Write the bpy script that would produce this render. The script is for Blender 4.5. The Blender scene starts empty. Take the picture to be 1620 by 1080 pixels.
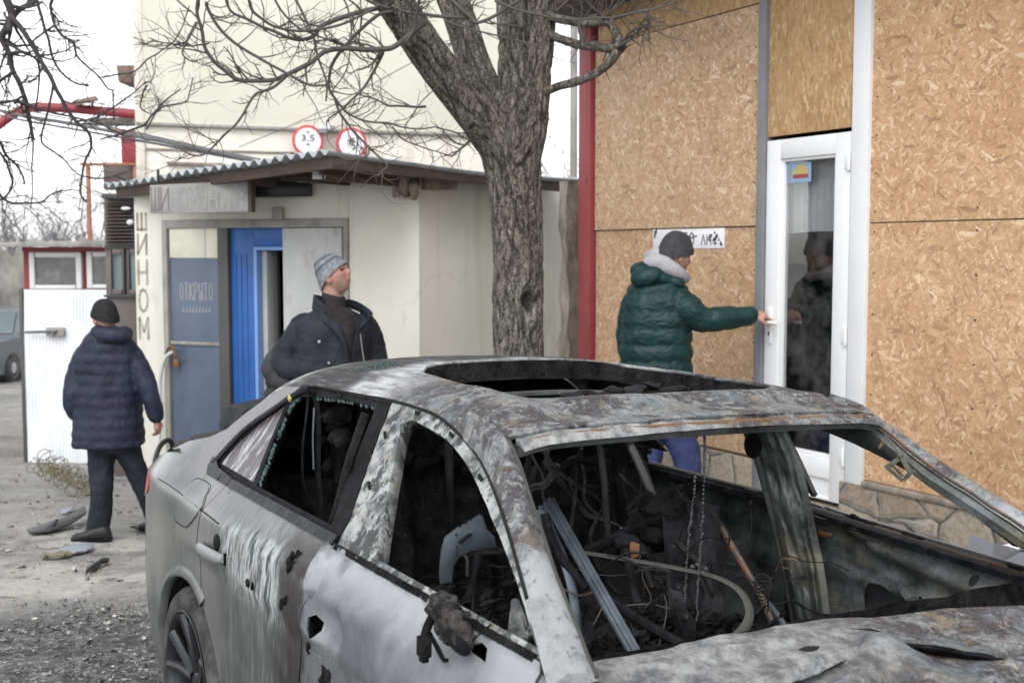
import bpy, bmesh, math, random
import numpy as np
from mathutils import Vector, Matrix, noise
from mathutils.geometry import delaunay_2d_cdt
random.seed(7)
scn = bpy.context.scene
COL = scn.collection
# ---------------------------------------------------------------- camera, sky, sun, exposure
F, HY, CAMH = 1900.0, 397.5, 1.756
PIT = math.atan((540 - HY) / F)
cp, sp = math.cos(PIT), math.sin(PIT)
cam = bpy.data.cameras.new('camera')
cam.sensor_width = 36.0
cam.lens = 36.0 * F / 1620
cam.clip_start = 0.05
cam.clip_end = 2000
cam.dof.use_dof = True
cam.dof.focus_distance = 3.5
cam.dof.aperture_fstop = 5.6
camo = bpy.data.objects.new('camera', cam)
COL.objects.link(camo)
camo.location = (0, 0, CAMH)
camo.rotation_euler = (math.pi / 2 - PIT, 0, 0)
scn.camera = camo
SUN_EL, SUN_AZ = math.radians(50), math.radians(-168)     # azimuth from +Y towards +X
w = bpy.data.worlds.new('World')
scn.world = w
w.use_nodes = True
wn = w.node_tree
bg = wn.nodes['Background']
sky = wn.nodes.new('ShaderNodeTexSky')
sky.sky_type = 'NISHITA'
sky.sun_disc = False
sky.sun_elevation = SUN_EL
sky.sun_rotation = SUN_AZ
sky.dust_density = 1.0
sky.air_density = 1.0
hs = wn.nodes.new('ShaderNodeHueSaturation')
hs.inputs['Saturation'].default_value = 0.12             # overcast: grey-white sky
wn.links.new(sky.outputs[0], hs.inputs['Color'])
wn.links.new(hs.outputs[0], bg.inputs['Color'])
bg.inputs['Strength'].default_value = 0.15
sl = bpy.data.lights.new('sun', 'SUN')
sl.energy = 0.75
sl.angle = math.radians(35)
sl.color = (1.0, 0.97, 0.93)
so = bpy.data.objects.new('sun', sl)
COL.objects.link(so)
sd = Vector((math.sin(SUN_AZ) * math.cos(SUN_EL), math.cos(SUN_AZ) * math.cos(SUN_EL), math.sin(SUN_EL)))
so.rotation_euler = sd.to_track_quat('Z', 'Y').to_euler()
scn.view_settings.view_transform = 'Standard'
scn.view_settings.look = 'None'
scn.view_settings.gamma = 1
scn.view_settings.exposure = 1.1
# ---------------------------------------------------------------- geometry helpers
ORG = Vector((0, 0, CAMH))
def ray(px, py):
    u = (px - 810) / F
    v = (540 - py) / F
    return Vector((u, cp + v * sp, -sp + v * cp))
def PD(px, py, d):
    r = ray(px, py)
    return ORG + r * (d / r.y)
def PPL(px, py, p0, n):
    r = ray(px, py)
    return ORG + r * ((p0 - ORG).dot(n) / r.dot(n))
def sm(a, b, x):
    t = min(1, max(0, (x - a) / (b - a)))
    return t * t * (3 - 2 * t)
def lerp(a, b, t): return a + (b - a) * t
def interp(x, xs, ys): return float(np.interp(x, xs, ys))
def fbm(p, o=3):
    return noise.fractal(p, 1.0, 2.0, o)
class MB:
    def __init__(s): s.v = []; s.f = []
    def add(s, vs, fs):
        k = len(s.v)
        s.v += [tuple(v) for v in vs]
        s.f += [tuple(i + k for i in f) for f in fs]
        return s
    def box(s, c, size, R=None):
        c = Vector(c); h = Vector(size) / 2
        vs = []
        for z in (-1, 1):
            for y in (-1, 1):
                for x in (-1, 1):
                    q = Vector((x * h.x, y * h.y, z * h.z))
                    vs.append(c + (R @ q if R else q))
        return s.add(vs, [(0, 2, 3, 1), (4, 5, 7, 6), (0, 1, 5, 4), (2, 6, 7, 3), (0, 4, 6, 2), (1, 3, 7, 5)])
    def prism(s, poly, ext):
        poly = [Vector(p) for p in poly]; ext = Vector(ext); n = len(poly)
        nn = Vector((0, 0, 0))
        for i in range(n): nn += (poly[i] - poly[0]).cross(poly[(i + 1) % n] - poly[0])
        if nn.dot(ext) > 0: poly = poly[::-1]
        vs = poly + [p + ext for p in poly]
        fs = [tuple(range(n)), tuple(range(2 * n - 1, n - 1, -1))]
        fs += [((i + 1) % n, i, i + n, (i + 1) % n + n) for i in range(n)]
        return s.add(vs, fs)
    def tube(s, path, rad, n=8, caps=True, flat=None):
        path = [Vector(p) for p in path]; m = len(path)
        if not hasattr(rad, '__len__'): rad = [rad] * m
        t0 = (path[1] - path[0]).normalized()
        ref = Vector((0, 0, 1)) if abs(t0.z) < .9 else Vector((1, 0, 0))
        if flat is not None: ref = Vector(flat[0])
        u = (ref - t0 * ref.dot(t0)).normalized()
        vs = []
        for i in range(m):
            t = (path[min(i + 1, m - 1)] - path[max(i - 1, 0)])
            t = t.normalized() if t.length > 1e-9 else t0
            u = u - t * u.dot(t)
            u = u.normalized() if u.length > 1e-6 else t.orthogonal().normalized()
            w_ = t.cross(u)
            k = flat[1] if flat is not None else 1
            for j in range(n):
                a = 2 * math.pi * j / n
                vs.append(path[i] + u * (math.cos(a) * rad[i] * k) + w_ * (math.sin(a) * rad[i]))
        fs = [(i * n + j, i * n + (j + 1) % n, (i + 1) * n + (j + 1) % n, (i + 1) * n + j) for i in range(m - 1) for j in range(n)]
        if caps: fs += [tuple(range(n))[::-1], tuple(range((m - 1) * n, m * n))]
        return s.add(vs, fs)
    def loft(s, rings, caps=True, closed=True):
        n = len(rings[0]); m = len(rings)
        vs = [p for r in rings for p in r]
        fs = [(i * n + j, i * n + (j + 1) % n, (i + 1) * n + (j + 1) % n, (i + 1) * n + j) for i in range(m - 1) for j in range(n if closed else n - 1)]
        if caps: fs += [tuple(range(n))[::-1], tuple(range((m - 1) * n, m * n))]
        return s.add(vs, fs)
    def grid(s, fn, nu, nv):
        vs = [fn(i / nu, j / nv) for j in range(nv + 1) for i in range(nu + 1)]
        fs = [(j * (nu + 1) + i, j * (nu + 1) + i + 1, (j + 1) * (nu + 1) + i + 1, (j + 1) * (nu + 1) + i) for j in range(nv) for i in range(nu)]
        return s.add(vs, fs)
    def ell(s, c, r, R=None, nu=20, nv=14):
        c = Vector(c)
        def p(a, b):
            q = Vector((r[0] * math.sin(b) * math.cos(a), r[1] * math.sin(b) * math.sin(a), r[2] * math.cos(b)))
            return c + (R @ q if R else q)
        vs = [p(0, 0)] + [p(2 * math.pi * i / nu, math.pi * j / nv) for j in range(1, nv) for i in range(nu)] + [p(0, math.pi)]
        fs = [(0, 1 + i, 1 + (i + 1) % nu) for i in range(nu)]
        for j in range(nv - 2):
            fs += [(1 + j * nu + i, 1 + (j + 1) * nu + i, 1 + (j + 1) * nu + (i + 1) % nu, 1 + j * nu + (i + 1) % nu) for i in range(nu)]
        L = len(vs) - 1
        fs += [(L, 1 + (nv - 2) * nu + (i + 1) % nu, 1 + (nv - 2) * nu + i) for i in range(nu)]
        return s.add(vs, fs)
    def build(s, name, mt, parent=None, bevel=0, ang=40, loc=None, fix=False):
        me = bpy.data.meshes.new(name)
        vs = s.v
        if loc is not None: vs = [(v[0] - loc[0], v[1] - loc[1], v[2] - loc[2]) for v in vs]
        me.from_pydata([tuple(v) for v in vs], [], s.f)
        bm = bmesh.new(); bm.from_mesh(me)
        if fix: bmesh.ops.recalc_face_normals(bm, faces=bm.faces)
        if bevel:
            es = [e for e in bm.edges if len(e.link_faces) == 2 and e.calc_face_angle(0) > .5]
            bmesh.ops.bevel(bm, geom=es, offset=bevel, segments=2, affect='EDGES', profile=.5, clamp_overlap=True)
        return finish(bm, me, name, mt, parent, ang, loc)
def finish(bm, me, name, mt, parent=None, ang=40, loc=None):
    lim = math.radians(ang)
    for f in bm.faces: f.smooth = True
    for e in bm.edges:
        if len(e.link_faces) == 2: e.smooth = e.calc_face_angle(0) < lim
    bm.to_mesh(me); bm.free()
    me.materials.append(mt)
    o = bpy.data.objects.new(name, me); COL.objects.link(o)
    if parent: o.parent = parent
    if loc is not None: o.location = loc
    return o
def tag(o, label=None, cat=None, group=None, kind=None):
    if label: o['label'] = label
    if cat: o['category'] = cat
    if group: o['group'] = group
    if kind: o['kind'] = kind
    return o
def thing(name, label, cat, loc=(0, 0, 0), group=None):
    o = bpy.data.objects.new(name, None); COL.objects.link(o)
    o.location = loc; o.empty_display_size = .1
    bpy.context.view_layer.update()
    return tag(o, label, cat, group)
def keep(o, root):
    """parent a mesh built in world coordinates to a thing's Empty"""
    o.parent = root
    o.matrix_parent_inverse = Matrix.Translation(root.location).inverted()
    return o
def spline(pts, per=6):
    """Catmull-Rom through points (tuples of any length)"""
    P = [np.array(p, float) for p in pts]
    P = [2 * P[0] - P[1]] + P + [2 * P[-1] - P[-2]]
    out = []
    for i in range(1, len(P) - 2):
        for k in range(per):
            t = k / per
            out.append(.5 * ((2 * P[i]) + (-P[i - 1] + P[i + 1]) * t + (2 * P[i - 1] - 5 * P[i] + 4 * P[i + 1] - P[i + 2]) * t * t + (-P[i - 1] + 3 * P[i] - 3 * P[i + 1] + P[i + 2]) * t ** 3))
    out.append(P[-2])
    return out
def inside(p, poly):
    x, y = p; c = False; n = len(poly)
    for i in range(n):
        x1, y1 = poly[i]; x2, y2 = poly[i - 1]
        if (y1 > y) != (y2 > y) and x < (x2 - x1) * (y - y1) / (y2 - y1) + x1: c = not c
    return c
def dense(poly, step, closed=True):
    out = []
    n = len(poly)
    for i in range(n if closed else n - 1):
        a = poly[i]; b = poly[(i + 1) % n]
        k = max(1, int(math.hypot(b[0] - a[0], b[1] - a[1]) / step))
        for j in range(k): out.append((lerp(a[0], b[0], j / k), lerp(a[1], b[1], j / k)))
    if not closed: out.append(poly[-1])
    return out
def edge_d(p, segs):
    d = np.hypot(*(segs - np.array(p)).T)
    return d.min()
def panel(name, mt, outline, surf, holes=(), step=.025, thick=.006, parent=None, flip=False, ang=35, warp=None):
    """a sheet of bent metal: 2-D outline with holes, mapped on a surface, given thickness"""
    polys = [dense(outline, step)] + [dense(h, step * .7) for h in holes]
    V, E, Fc = [], [], []
    for pl in polys:
        k = len(V); V += pl
        E += [(k + i, k + (i + 1) % len(pl)) for i in range(len(pl))]
    bd = np.array(V)
    xs = [p[0] for p in polys[0]]; ys = [p[1] for p in polys[0]]
    x = min(xs); row = 0
    while x < max(xs):
        y = min(ys) + (step * .5 if row % 2 else 0)
        while y < max(ys):
            if inside((x, y), polys[0]) and not any(inside((x, y), h) for h in polys[1:]) and edge_d((x, y), bd) > step * .55:
                V.append((x, y))
            y += step
        x += step * .866; row += 1
    r = delaunay_2d_cdt([Vector(v) for v in V], E, [], 0, 1e-6)
    vs = [tuple(v) for v in r[0]]
    fs = []
    for f in r[2]:
        c = (sum(vs[i][0] for i in f) / len(f), sum(vs[i][1] for i in f) / len(f))
        if inside(c, polys[0]) and not any(inside(c, h) for h in polys[1:]): fs.append(f[::-1] if flip else tuple(f))
    P3 = [Vector(surf(*v)) for v in vs]
    me = bpy.data.meshes.new(name)
    me.from_pydata([tuple(p) for p in P3], [], fs)
    bm = bmesh.new(); bm.from_mesh(me)
    loose = [v for v in bm.verts if not v.link_faces]
    bmesh.ops.delete(bm, geom=loose, context='VERTS')
    bm.normal_update()
    if warp:
        for v in bm.verts: v.co += v.normal * warp(v.co)
        bm.normal_update()
    if thick:
        vv = list(bm.verts); top = list(bm.faces)
        nv = {v: bm.verts.new(v.co - v.normal * thick) for v in vv}
        bnd = [e for e in bm.edges if len(e.link_faces) == 1]
        for f in top: bm.faces.new([nv[v] for v in reversed(f.verts)])
        for e in bnd:
            l = e.link_loops[0]
            a, b = l.vert, l.link_loop_next.vert
            bm.faces.new([b, a, nv[a], nv[b]])
    return finish(bm, me, name, mt, parent, ang)
def remesh(name, mb, voxel, mt, parent=None, smooth=3, disp=None):
    """fuse overlapping solids into one continuous surface"""
    me = bpy.data.meshes.new(name + '_raw'); me.from_pydata(mb.v, [], mb.f)
    o = bpy.data.objects.new(name + '_raw', me); COL.objects.link(o)
    m = o.modifiers.new('r', 'REMESH'); m.mode = 'VOXEL'; m.voxel_size = voxel; m.use_smooth_shade = True
    if smooth:
        s = o.modifiers.new('s', 'SMOOTH'); s.iterations = smooth; s.factor = .5
    dg = bpy.context.evaluated_depsgraph_get()
    nm = bpy.data.meshes.new_from_object(o.evaluated_get(dg))
    bpy.data.objects.remove(o); bpy.data.meshes.remove(me)
    if disp:
        nrm = [v.normal.copy() for v in nm.vertices]
        for v, n_ in zip(nm.vertices, nrm): v.co += n_ * disp(v.co)
    nm.name = name
    nm.materials.clear(); nm.materials.append(mt)
    for p in nm.polygons: p.use_smooth = True
    r = bpy.data.objects.new(name, nm); COL.objects.link(r)
    if parent: r.parent = parent
    return r
# ---------------------------------------------------------------- material helper
class T:
    def __init__(s, name, rough=.6, metal=0., spec=.4):
        s.m = bpy.data.materials.new(name); s.m.use_nodes = True
        s.nt = s.m.node_tree; s.b = s.nt.nodes['Principled BSDF']
        s.b.inputs['Roughness'].default_value = rough
        s.b.inputs['Metallic'].default_value = metal
        s.b.inputs['Specular IOR Level'].default_value = spec
        s._o = None
    def put(s, sock, v):
        if isinstance(v, bpy.types.NodeSocket): s.nt.links.new(v, sock)
        elif hasattr(v, '__len__') and sock.type == 'RGBA' and len(v) == 3: sock.default_value = (*v, 1)
        else: sock.default_value = v
    def obj(s):
        if not s._o: s._o = s.nt.nodes.new('ShaderNodeTexCoord').outputs['Object']
        return s._o
    def mp(s, sc=(1, 1, 1), loc=(0, 0, 0), rot=(0, 0, 0), v=None):
        n = s.nt.nodes.new('ShaderNodeMapping')
        s.put(n.inputs['Vector'], v or s.obj())
        n.inputs['Scale'].default_value = sc; n.inputs['Location'].default_value = loc; n.inputs['Rotation'].default_value = rot
        return n.outputs[0]
    def xyz(s, v=None):
        n = s.nt.nodes.new('ShaderNodeSeparateXYZ'); s.put(n.inputs[0], v or s.obj())
        return n.outputs
    def noise(s, scale=5, detail=4, rough=.55, dist=0, v=None, col=False):
        n = s.nt.nodes.new('ShaderNodeTexNoise')
        s.put(n.inputs['Vector'], v or s.obj())
        n.inputs['Scale'].default_value = scale; n.inputs['Detail'].default_value = detail
        n.inputs['Roughness'].default_value = rough; n.inputs['Distortion'].default_value = dist
        return n.outputs['Color' if col else 'Fac']
    def vor(s, scale=5, v=None, feat='F1', out='Distance', rand=1):
        n = s.nt.nodes.new('ShaderNodeTexVoronoi'); n.feature = feat
        s.put(n.inputs['Vector'], v or s.obj()); n.inputs['Scale'].default_value = scale
        n.inputs['Randomness'].default_value = rand
        return n.outputs[out]
    def ramp(s, f, *st, const=False):
        n = s.nt.nodes.new('ShaderNodeValToRGB'); s.put(n.inputs[0], f)
        if const: n.color_ramp.interpolation = 'CONSTANT'
        e = n.color_ramp.elements
        while len(e) < len(st): e.new(.5)
        for k, (p, c) in enumerate(st):
            e[k].position = p
            e[k].color = (c, c, c, 1) if not hasattr(c, '__len__') else (*c, 1)
        return n.outputs[0]
    def st(s, f, a, b):
        """smoothstep of a socket"""
        n = s.nt.nodes.new('ShaderNodeMapRange'); n.interpolation_type = 'SMOOTHSTEP'
        s.put(n.inputs['Value'], f)
        if a < b:
            n.inputs['From Min'].default_value = a; n.inputs['From Max'].default_value = b
        else:
            n.inputs['From Min'].default_value = b; n.inputs['From Max'].default_value = a
            n.inputs['To Min'].default_value = 1; n.inputs['To Max'].default_value = 0
        return n.outputs[0]
    def mix(s, f, a, b, mode='MIX'):
        n = s.nt.nodes.new('ShaderNodeMix'); n.data_type = 'RGBA'; n.blend_type = mode
        s.put(n.inputs['Factor'], f)
        s.put(n.inputs[6], a); s.put(n.inputs[7], b)
        return n.outputs[2]
    def ma(s, op, a, b=None, c=None):
        n = s.nt.nodes.new('ShaderNodeMath'); n.operation = op
        s.put(n.inputs[0], a)
        if b is not None: s.put(n.inputs[1], b)
        if c is not None: s.put(n.inputs[2], c)
        return n.outputs[0]
    def mul(s, a, b): return s.ma('MULTIPLY', a, b)
    def addn(s, a, b): return s.ma('ADD', a, b)
    def bump(s, h, strength=.3, dist=.01):
        n = s.nt.nodes.new('ShaderNodeBump'); s.put(n.inputs['Height'], h)
        n.inputs['Strength'].default_value = strength; n.inputs['Distance'].default_value = dist
        s.put(s.b.inputs['Normal'], n.outputs[0]); return s
    def col(s, c): s.put(s.b.inputs['Base Color'], c); return s
    def rgh(s, c): s.put(s.b.inputs['Roughness'], c); return s
    def spots(s, base, c, scale, lo, hi, **k):
        return s.mix(s.ramp(s.noise(scale, **k), (lo, 0), (hi, 1)), base, c)
def plain(name, c, rough=.6, metal=0., var=.25, scale=6, bump=.15, spec=.4, dist=.004, fine=40):
    t = T(name, rough, metal, spec)
    d = tuple(x * (1 - var) for x in c); l = tuple(min(1, x * (1 + var * .6)) for x in c)
    a = t.mix(t.noise(scale, 6, .6), d, l)
    a = t.mix(t.mul(t.noise(fine, 3, .6), .5), a, tuple(x * .75 for x in c))
    t.col(a)
    if bump: t.bump(t.noise(fine, 5, .6), bump, dist)
    return t.m
def emptym(o): return o
# ---------------------------------------------------------------- materials
def m_paint():
    """the car's side: dusty grey-green paint at the tail, heat streaks, scorched band, bare ash-white metal forward"""
    t = T('scorched_car_side', .5, 0, .5)
    X, Y, Z = t.xyz()
    wob = t.mul(t.addn(t.noise(7, 5, .65), -.5), .34)
    xd = t.addn(X, wob)
    big = t.noise(3.2, 4, .6)
    base = t.mix(t.ramp(big, (.35, 0), (.65, 1)), (.050, .062, .057), (.185, .197, .192))
    base = t.mix(t.ramp(t.noise(2.1, 3, .5, v=t.mp(loc=(3, 1, 7))), (.5, 0), (.6, .75)), base, (.155, .14, .145))
    # water runs in the dust
    run = t.noise(1, 5, .6, v=t.mp((70, 20, 3.0), rot=(0, .0, 0)))
    base = t.mix(t.mul(t.ramp(run, (.55, 0), (.72, 1)), .35), base, (.38, .40, .40))
    # zone 1 : pale streaks on the rear door
    sv = t.noise(1, 5, .7, .5, v=t.mp((52, 20, 11), rot=(0, .22, 0)))
    up = t.st(Z, .72, .80)
    streak = t.mix(t.ramp(sv, (.40, 0), (.56, 1)), (.060, .072, .072), (.50, .53, .53))
    sv2 = t.noise(1, 6, .75, .35, v=t.mp((70, 20, 7), rot=(0, .06, 0)))
    low = t.mix(t.ramp(sv2, (.50, 0), (.74, 1)), (.070, .082, .078), (.23, .25, .245))
    zone = t.mix(up, low, streak)
    top = t.st(t.addn(Z, t.mul(wob, .3)), .955, .925)
    m1 = t.mul(t.mul(t.st(xd, .33, .52), t.addn(t.mul(top, .75), .25)), t.ramp(t.noise(6, 5, .7, v=t.mp((1, 1, .5), loc=(2, 2, 2))), (.34, .25), (.56, 1)))
    c = t.mix(m1, base, zone)
    # zone 2 : scorched band beside the pillar
    band = t.mix(t.ramp(t.noise(9, 6, .7), (.35, 0), (.7, 1)), (.008, .0065, .007), (.060, .050, .050))
    band = t.mix(t.ramp(sv2, (.58, 0), (.7, .6)), band, (.15, .135, .12))
    m2 = t.mul(t.st(xd, .78, .95), t.st(Z, 1.03, .97))
    c = t.mix(m2, c, band)
    # zone 3 : ash-white metal
    fine = t.noise(160, 2, .6)
    ash = t.mix(t.ramp(t.noise(6, 8, .65), (.3, 0), (.7, 1)), (.155, .165, .178), (.35, .368, .388))
    ash = t.mix(t.ramp(t.noise(2.6, 5, .6, v=t.mp(loc=(5, 2, 1))), (.47, 0), (.63, .85)), ash, (.10, .108, .122))
    ash = t.mix(t.ramp(t.noise(1, 6, .75, .3, v=t.mp((60, 60, 26), rot=(0, .5, 0))), (.48, 0), (.68, .55)), ash, (.20, .215, .235))
    ash = t.mix(t.ramp(t.noise(150, 3, .7), (.60, 0), (.68, .7)), ash, (.10, .105, .11))
    ash = t.mix(t.mul(t.st(Z, .90, .99), .5), ash, (.50, .52, .54))
    spk = t.ramp(t.vor(210), (.18, 1), (.30, 0))
    lowg = t.mix(t.mul(spk, t.ramp(t.noise(14, 4), (.42, 0), (.6, 1))), t.mix(t.noise(24, 5, .7), (.075, .08, .085), (.17, .175, .185)), (.45, .47, .49))
    zl = t.addn(Z, t.mul(t.addn(t.noise(20, 3), -.5), .012))
    ash = t.mix(t.st(zl, .800, .785), ash, lowg)
    m3 = t.st(t.addn(t.addn(xd, t.mul(wob, -.62)), t.mul(t.addn(t.noise(24, 6, .75), -.5), .16)), 1.03, 1.11)
    st_ = t.ramp(t.noise(1, 6, .7, .4, v=t.mp((9, 9, 4), loc=(1, 2, 3))), (.50, 0), (.62, .75))
    ash = t.mix(t.mul(st_, t.st(X, 1.9, 1.15)), ash, t.mix(t.noise(30, 5, .7), (.06, .062, .068), (.20, .21, .225)))
    c = t.mix(m3, c, ash)
    # charcoal creep under the window line
    c = t.mix(t.mul(t.st(Z, .985, 1.01), t.mul(t.st(X, .7, .9), t.ramp(t.noise(18, 5, .7), (.4, 0), (.6, .9)))), c, (.035, .033, .035))
    c = t.mix(t.ramp(t.noise(34, 6, .75), (.64, 0), (.72, .8)), c, t.mix(m2, (.12, .12, .12), (.02, .018, .018)))
    c = t.mix(1.0, c, (.80, .80, .80), 'MULTIPLY')
    t.col(c)
    t.rgh(t.mix(m1, (.30,) * 3, (.72,) * 3))
    t.put(t.b.inputs['Coat Weight'], t.mul(t.ma('SUBTRACT', 1.0, t.st(xd, .3, .6)), .55)); t.b.inputs['Coat Roughness'].default_value = .14
    t.bump(t.addn(t.mul(t.noise(60, 5, .6), .5), t.mul(sv, t.mul(m1, .5))), .22, .004)
    return t.m
def m_roof(name='burnt_roof', white=.0, dark=.0, rust=.5):
    t = T(name, .62, 0, .4)
    X, Y, Z = t.xyz()
    n1 = t.addn(t.mul(t.noise(5, 6, .68, .4), .55), t.mul(t.noise(23, 6, .7, .5), .45))
    pale = t.mix(t.noise(12, 6, .75), (.135, .148, .155), (.37, .385, .385))
    plum = t.mix(t.noise(22, 5, .7), (.030, .026, .030), (.125, .115, .125))
    blue = (.17, .215, .235)
    c = t.mix(t.ramp(n1, (.475 - white * .2 + dark * .2, 1), (.535 - white * .2 + dark * .2, 0)), pale, plum)
    # crackled flakes with dark rims
    fl = t.noise(46, 6, .7, .6)
    rim = t.ramp(fl, (.46, 0), (.49, 1), (.52, 0))
    c = t.mix(t.mul(rim, .9), c, (.032, .027, .029))
    c = t.mix(t.ramp(fl, (.57, 0), (.64, .7)), c, (.40, .395, .365))
    c = t.mix(t.ramp(t.noise(7, 5, .6, v=t.mp(loc=(4, 4, 4))), (.55, 0), (.66, .7)), c, blue)
    c = t.mix(t.mul(t.ramp(t.noise(11, 6, .7, v=t.mp(loc=(8, 1, 2))), (.56, 0), (.64, 1)), rust), c, (.25, .195, .115))
    c = t.mix(t.mul(t.ramp(t.noise(40, 4, .7, v=t.mp(loc=(1, 9, 2))), (.62, 0), (.68, 1)), rust), c, (.24, .12, .045))
    c = t.mix(t.ramp(t.vor(120), (.10, .6), (.17, 0)), c, (.55, .55, .53))
    if name == 'burnt_bonnet':
        pl_ = t.mix(t.ramp(t.noise(17, 6, .75), (.42, 0), (.6, 1)), (.13, .135, .14), (.44, .445, .44))
        c = t.mix(t.mul(t.st(t.addn(Y, t.mul(t.addn(t.noise(7, 5, .7), -.5), .3)), .02, -.12), t.mul(t.st(X, 2.32, 2.18), .8)), c, pl_)
    if name == 'burnt_roof':
        # towards the tail: paint with smoky smear, then pale swept ash along the sides
        xx = t.addn(X, t.mul(t.addn(t.noise(6, 5), -.5), .35))
        sw = t.noise(1, 5, .6, .3, v=t.mp((9, 45, 9), rot=(0, 0, .5)))
        ash = t.mix(t.ramp(sw, (.35, 0), (.6, 1)), (.20, .21, .22), (.60, .615, .625))
        c = t.mix(t.mul(t.st(xx, .98, .70), .93), c, ash)
        smear = t.mix(t.ramp(sw, (.5, 0), (.75, 1)), (.026, .024, .027), (.17, .168, .175))
        c = t.mix(t.mul(t.st(xx, .62, .48), .95), c, smear)
        c = t.mix(t.st(xx, .20, .02), c, t.mix(t.ramp(sw, (.5, 0), (.62, 1)), (.19, .21, .20), (.46, .48, .47)))
    if name == 'burnt_pillar_skin':
        xx = t.addn(X, t.mul(t.addn(t.noise(9, 6, .7), -.5), .22))
        wh = t.mix(t.noise(8, 6, .6), (.30, .31, .32), (.45, .46, .47))
        wh = t.mix(t.ramp(t.noise(38, 5, .75), (.56, 0), (.63, .85)), wh, (.09, .09, .092))
        wh = t.mix(t.ramp(t.noise(15, 6, .7), (.5, 0), (.66, .6)), wh, (.20, .21, .215))
        c = t.mix(t.st(xx, 1.82, 1.90), c, wh)
    c = t.mix(1.0, c, (.80, .80, .80), 'MULTIPLY')
    t.col(c)
    t.bump(t.addn(t.addn(fl, t.mul(n1, .8)), t.mul(t.noise(110, 4), .6)), .6, .005)
    return t.m
def m_ash(name='ash_pillar'):
    t = T(name, .7)
    X, Y, Z = t.xyz()
    n = t.noise(12, 7, .7)
    c = t.mix(t.ramp(n, (.42, 0), (.56, 1)), (.15, .16, .165), (.45, .465, .46))
    c = t.mix(t.ramp(t.noise(16, 6, .75, v=t.mp((1, 1, .4), loc=(3, 3, 3))), (.51, 0), (.56, .95)), c, (.05, .054, .055))
    c = t.mix(t.ramp(t.noise(30, 5, .7, v=t.mp(loc=(2, 1, 5))), (.60, 0), (.66, .6)), c, (.36, .30, .15))
    c = t.mix(t.ramp(t.vor(150), (.12, .9), (.2, 0)), c, (.05, .05, .05))
    c = t.mix(1.0, c, (.80, .80, .80), 'MULTIPLY')
    t.col(c); t.bump(t.noise(70, 5, .7), .3, .003)
    return t.m
def m_char(name, a=(.0025, .0025, .003), b=(.026, .025, .0265), sc=14, rough=.75, fleck=.5, bump=.8):
    t = T(name, rough, 0, .10)
    c = t.mix(t.ramp(t.noise(sc, 8, .7), (.38, 0), (.72, 1)), a, b)
    c = t.mix(t.mul(t.ramp(t.noise(sc * 7, 4, .75), (.63, 0), (.72, 1)), fleck), c, (.16, .16, .165))
    t.col(c); t.bump(t.addn(t.noise(sc * 2, 7, .7), t.mul(t.vor(sc * 5), .3)), bump, .012)
    return t.m
def m_inner(name='sooty_inner_panel', k=1.0):
    """soot-dark inner sheet metal with rubbed grey and khaki patches"""
    t = T(name, .46, .1, .35)
    X, Y, Z = t.xyz()
    c = t.mix(t.ramp(t.noise(5, 7, .65), (.38, 0), (.68, 1)), (.010 * k, .011 * k, .0115 * k), (.125 * k, .138 * k, .138 * k))
    c = t.mix(t.mul(t.ramp(t.noise(4, 6, .7, v=t.mp((.6, 1, 2), loc=(2, 2, 9))), (.50, 0), (.64, .75)), t.st(X, .9, 1.3)), c, (.15 * k, .142 * k, .10 * k))
    c = t.mix(t.ramp(t.noise(60, 4, .7), (.55, 0), (.68, .7)), c, (.03, .03, .03))
    c = t.mix(t.ramp(t.vor(170), (.08, .6), (.14, 0)), c, (.30, .30, .28))
    t.col(c); t.bump(t.noise(50, 6, .65), .35, .004)
    return t.m
def m_steel():
    t = T('heat_blued_steel', .42, .55, .5)
    c = t.mix(t.ramp(t.noise(9, 6, .6), (.35, 0), (.7, 1)), (.065, .082, .102), (.15, .182, .212))
    c = t.mix(t.ramp(t.noise(60, 4, .7), (.6, 0), (.7, .6)), c, (.05, .05, .055))
    t.col(c); t.bump(t.noise(80, 4), .15, .002)
    return t.m
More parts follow.
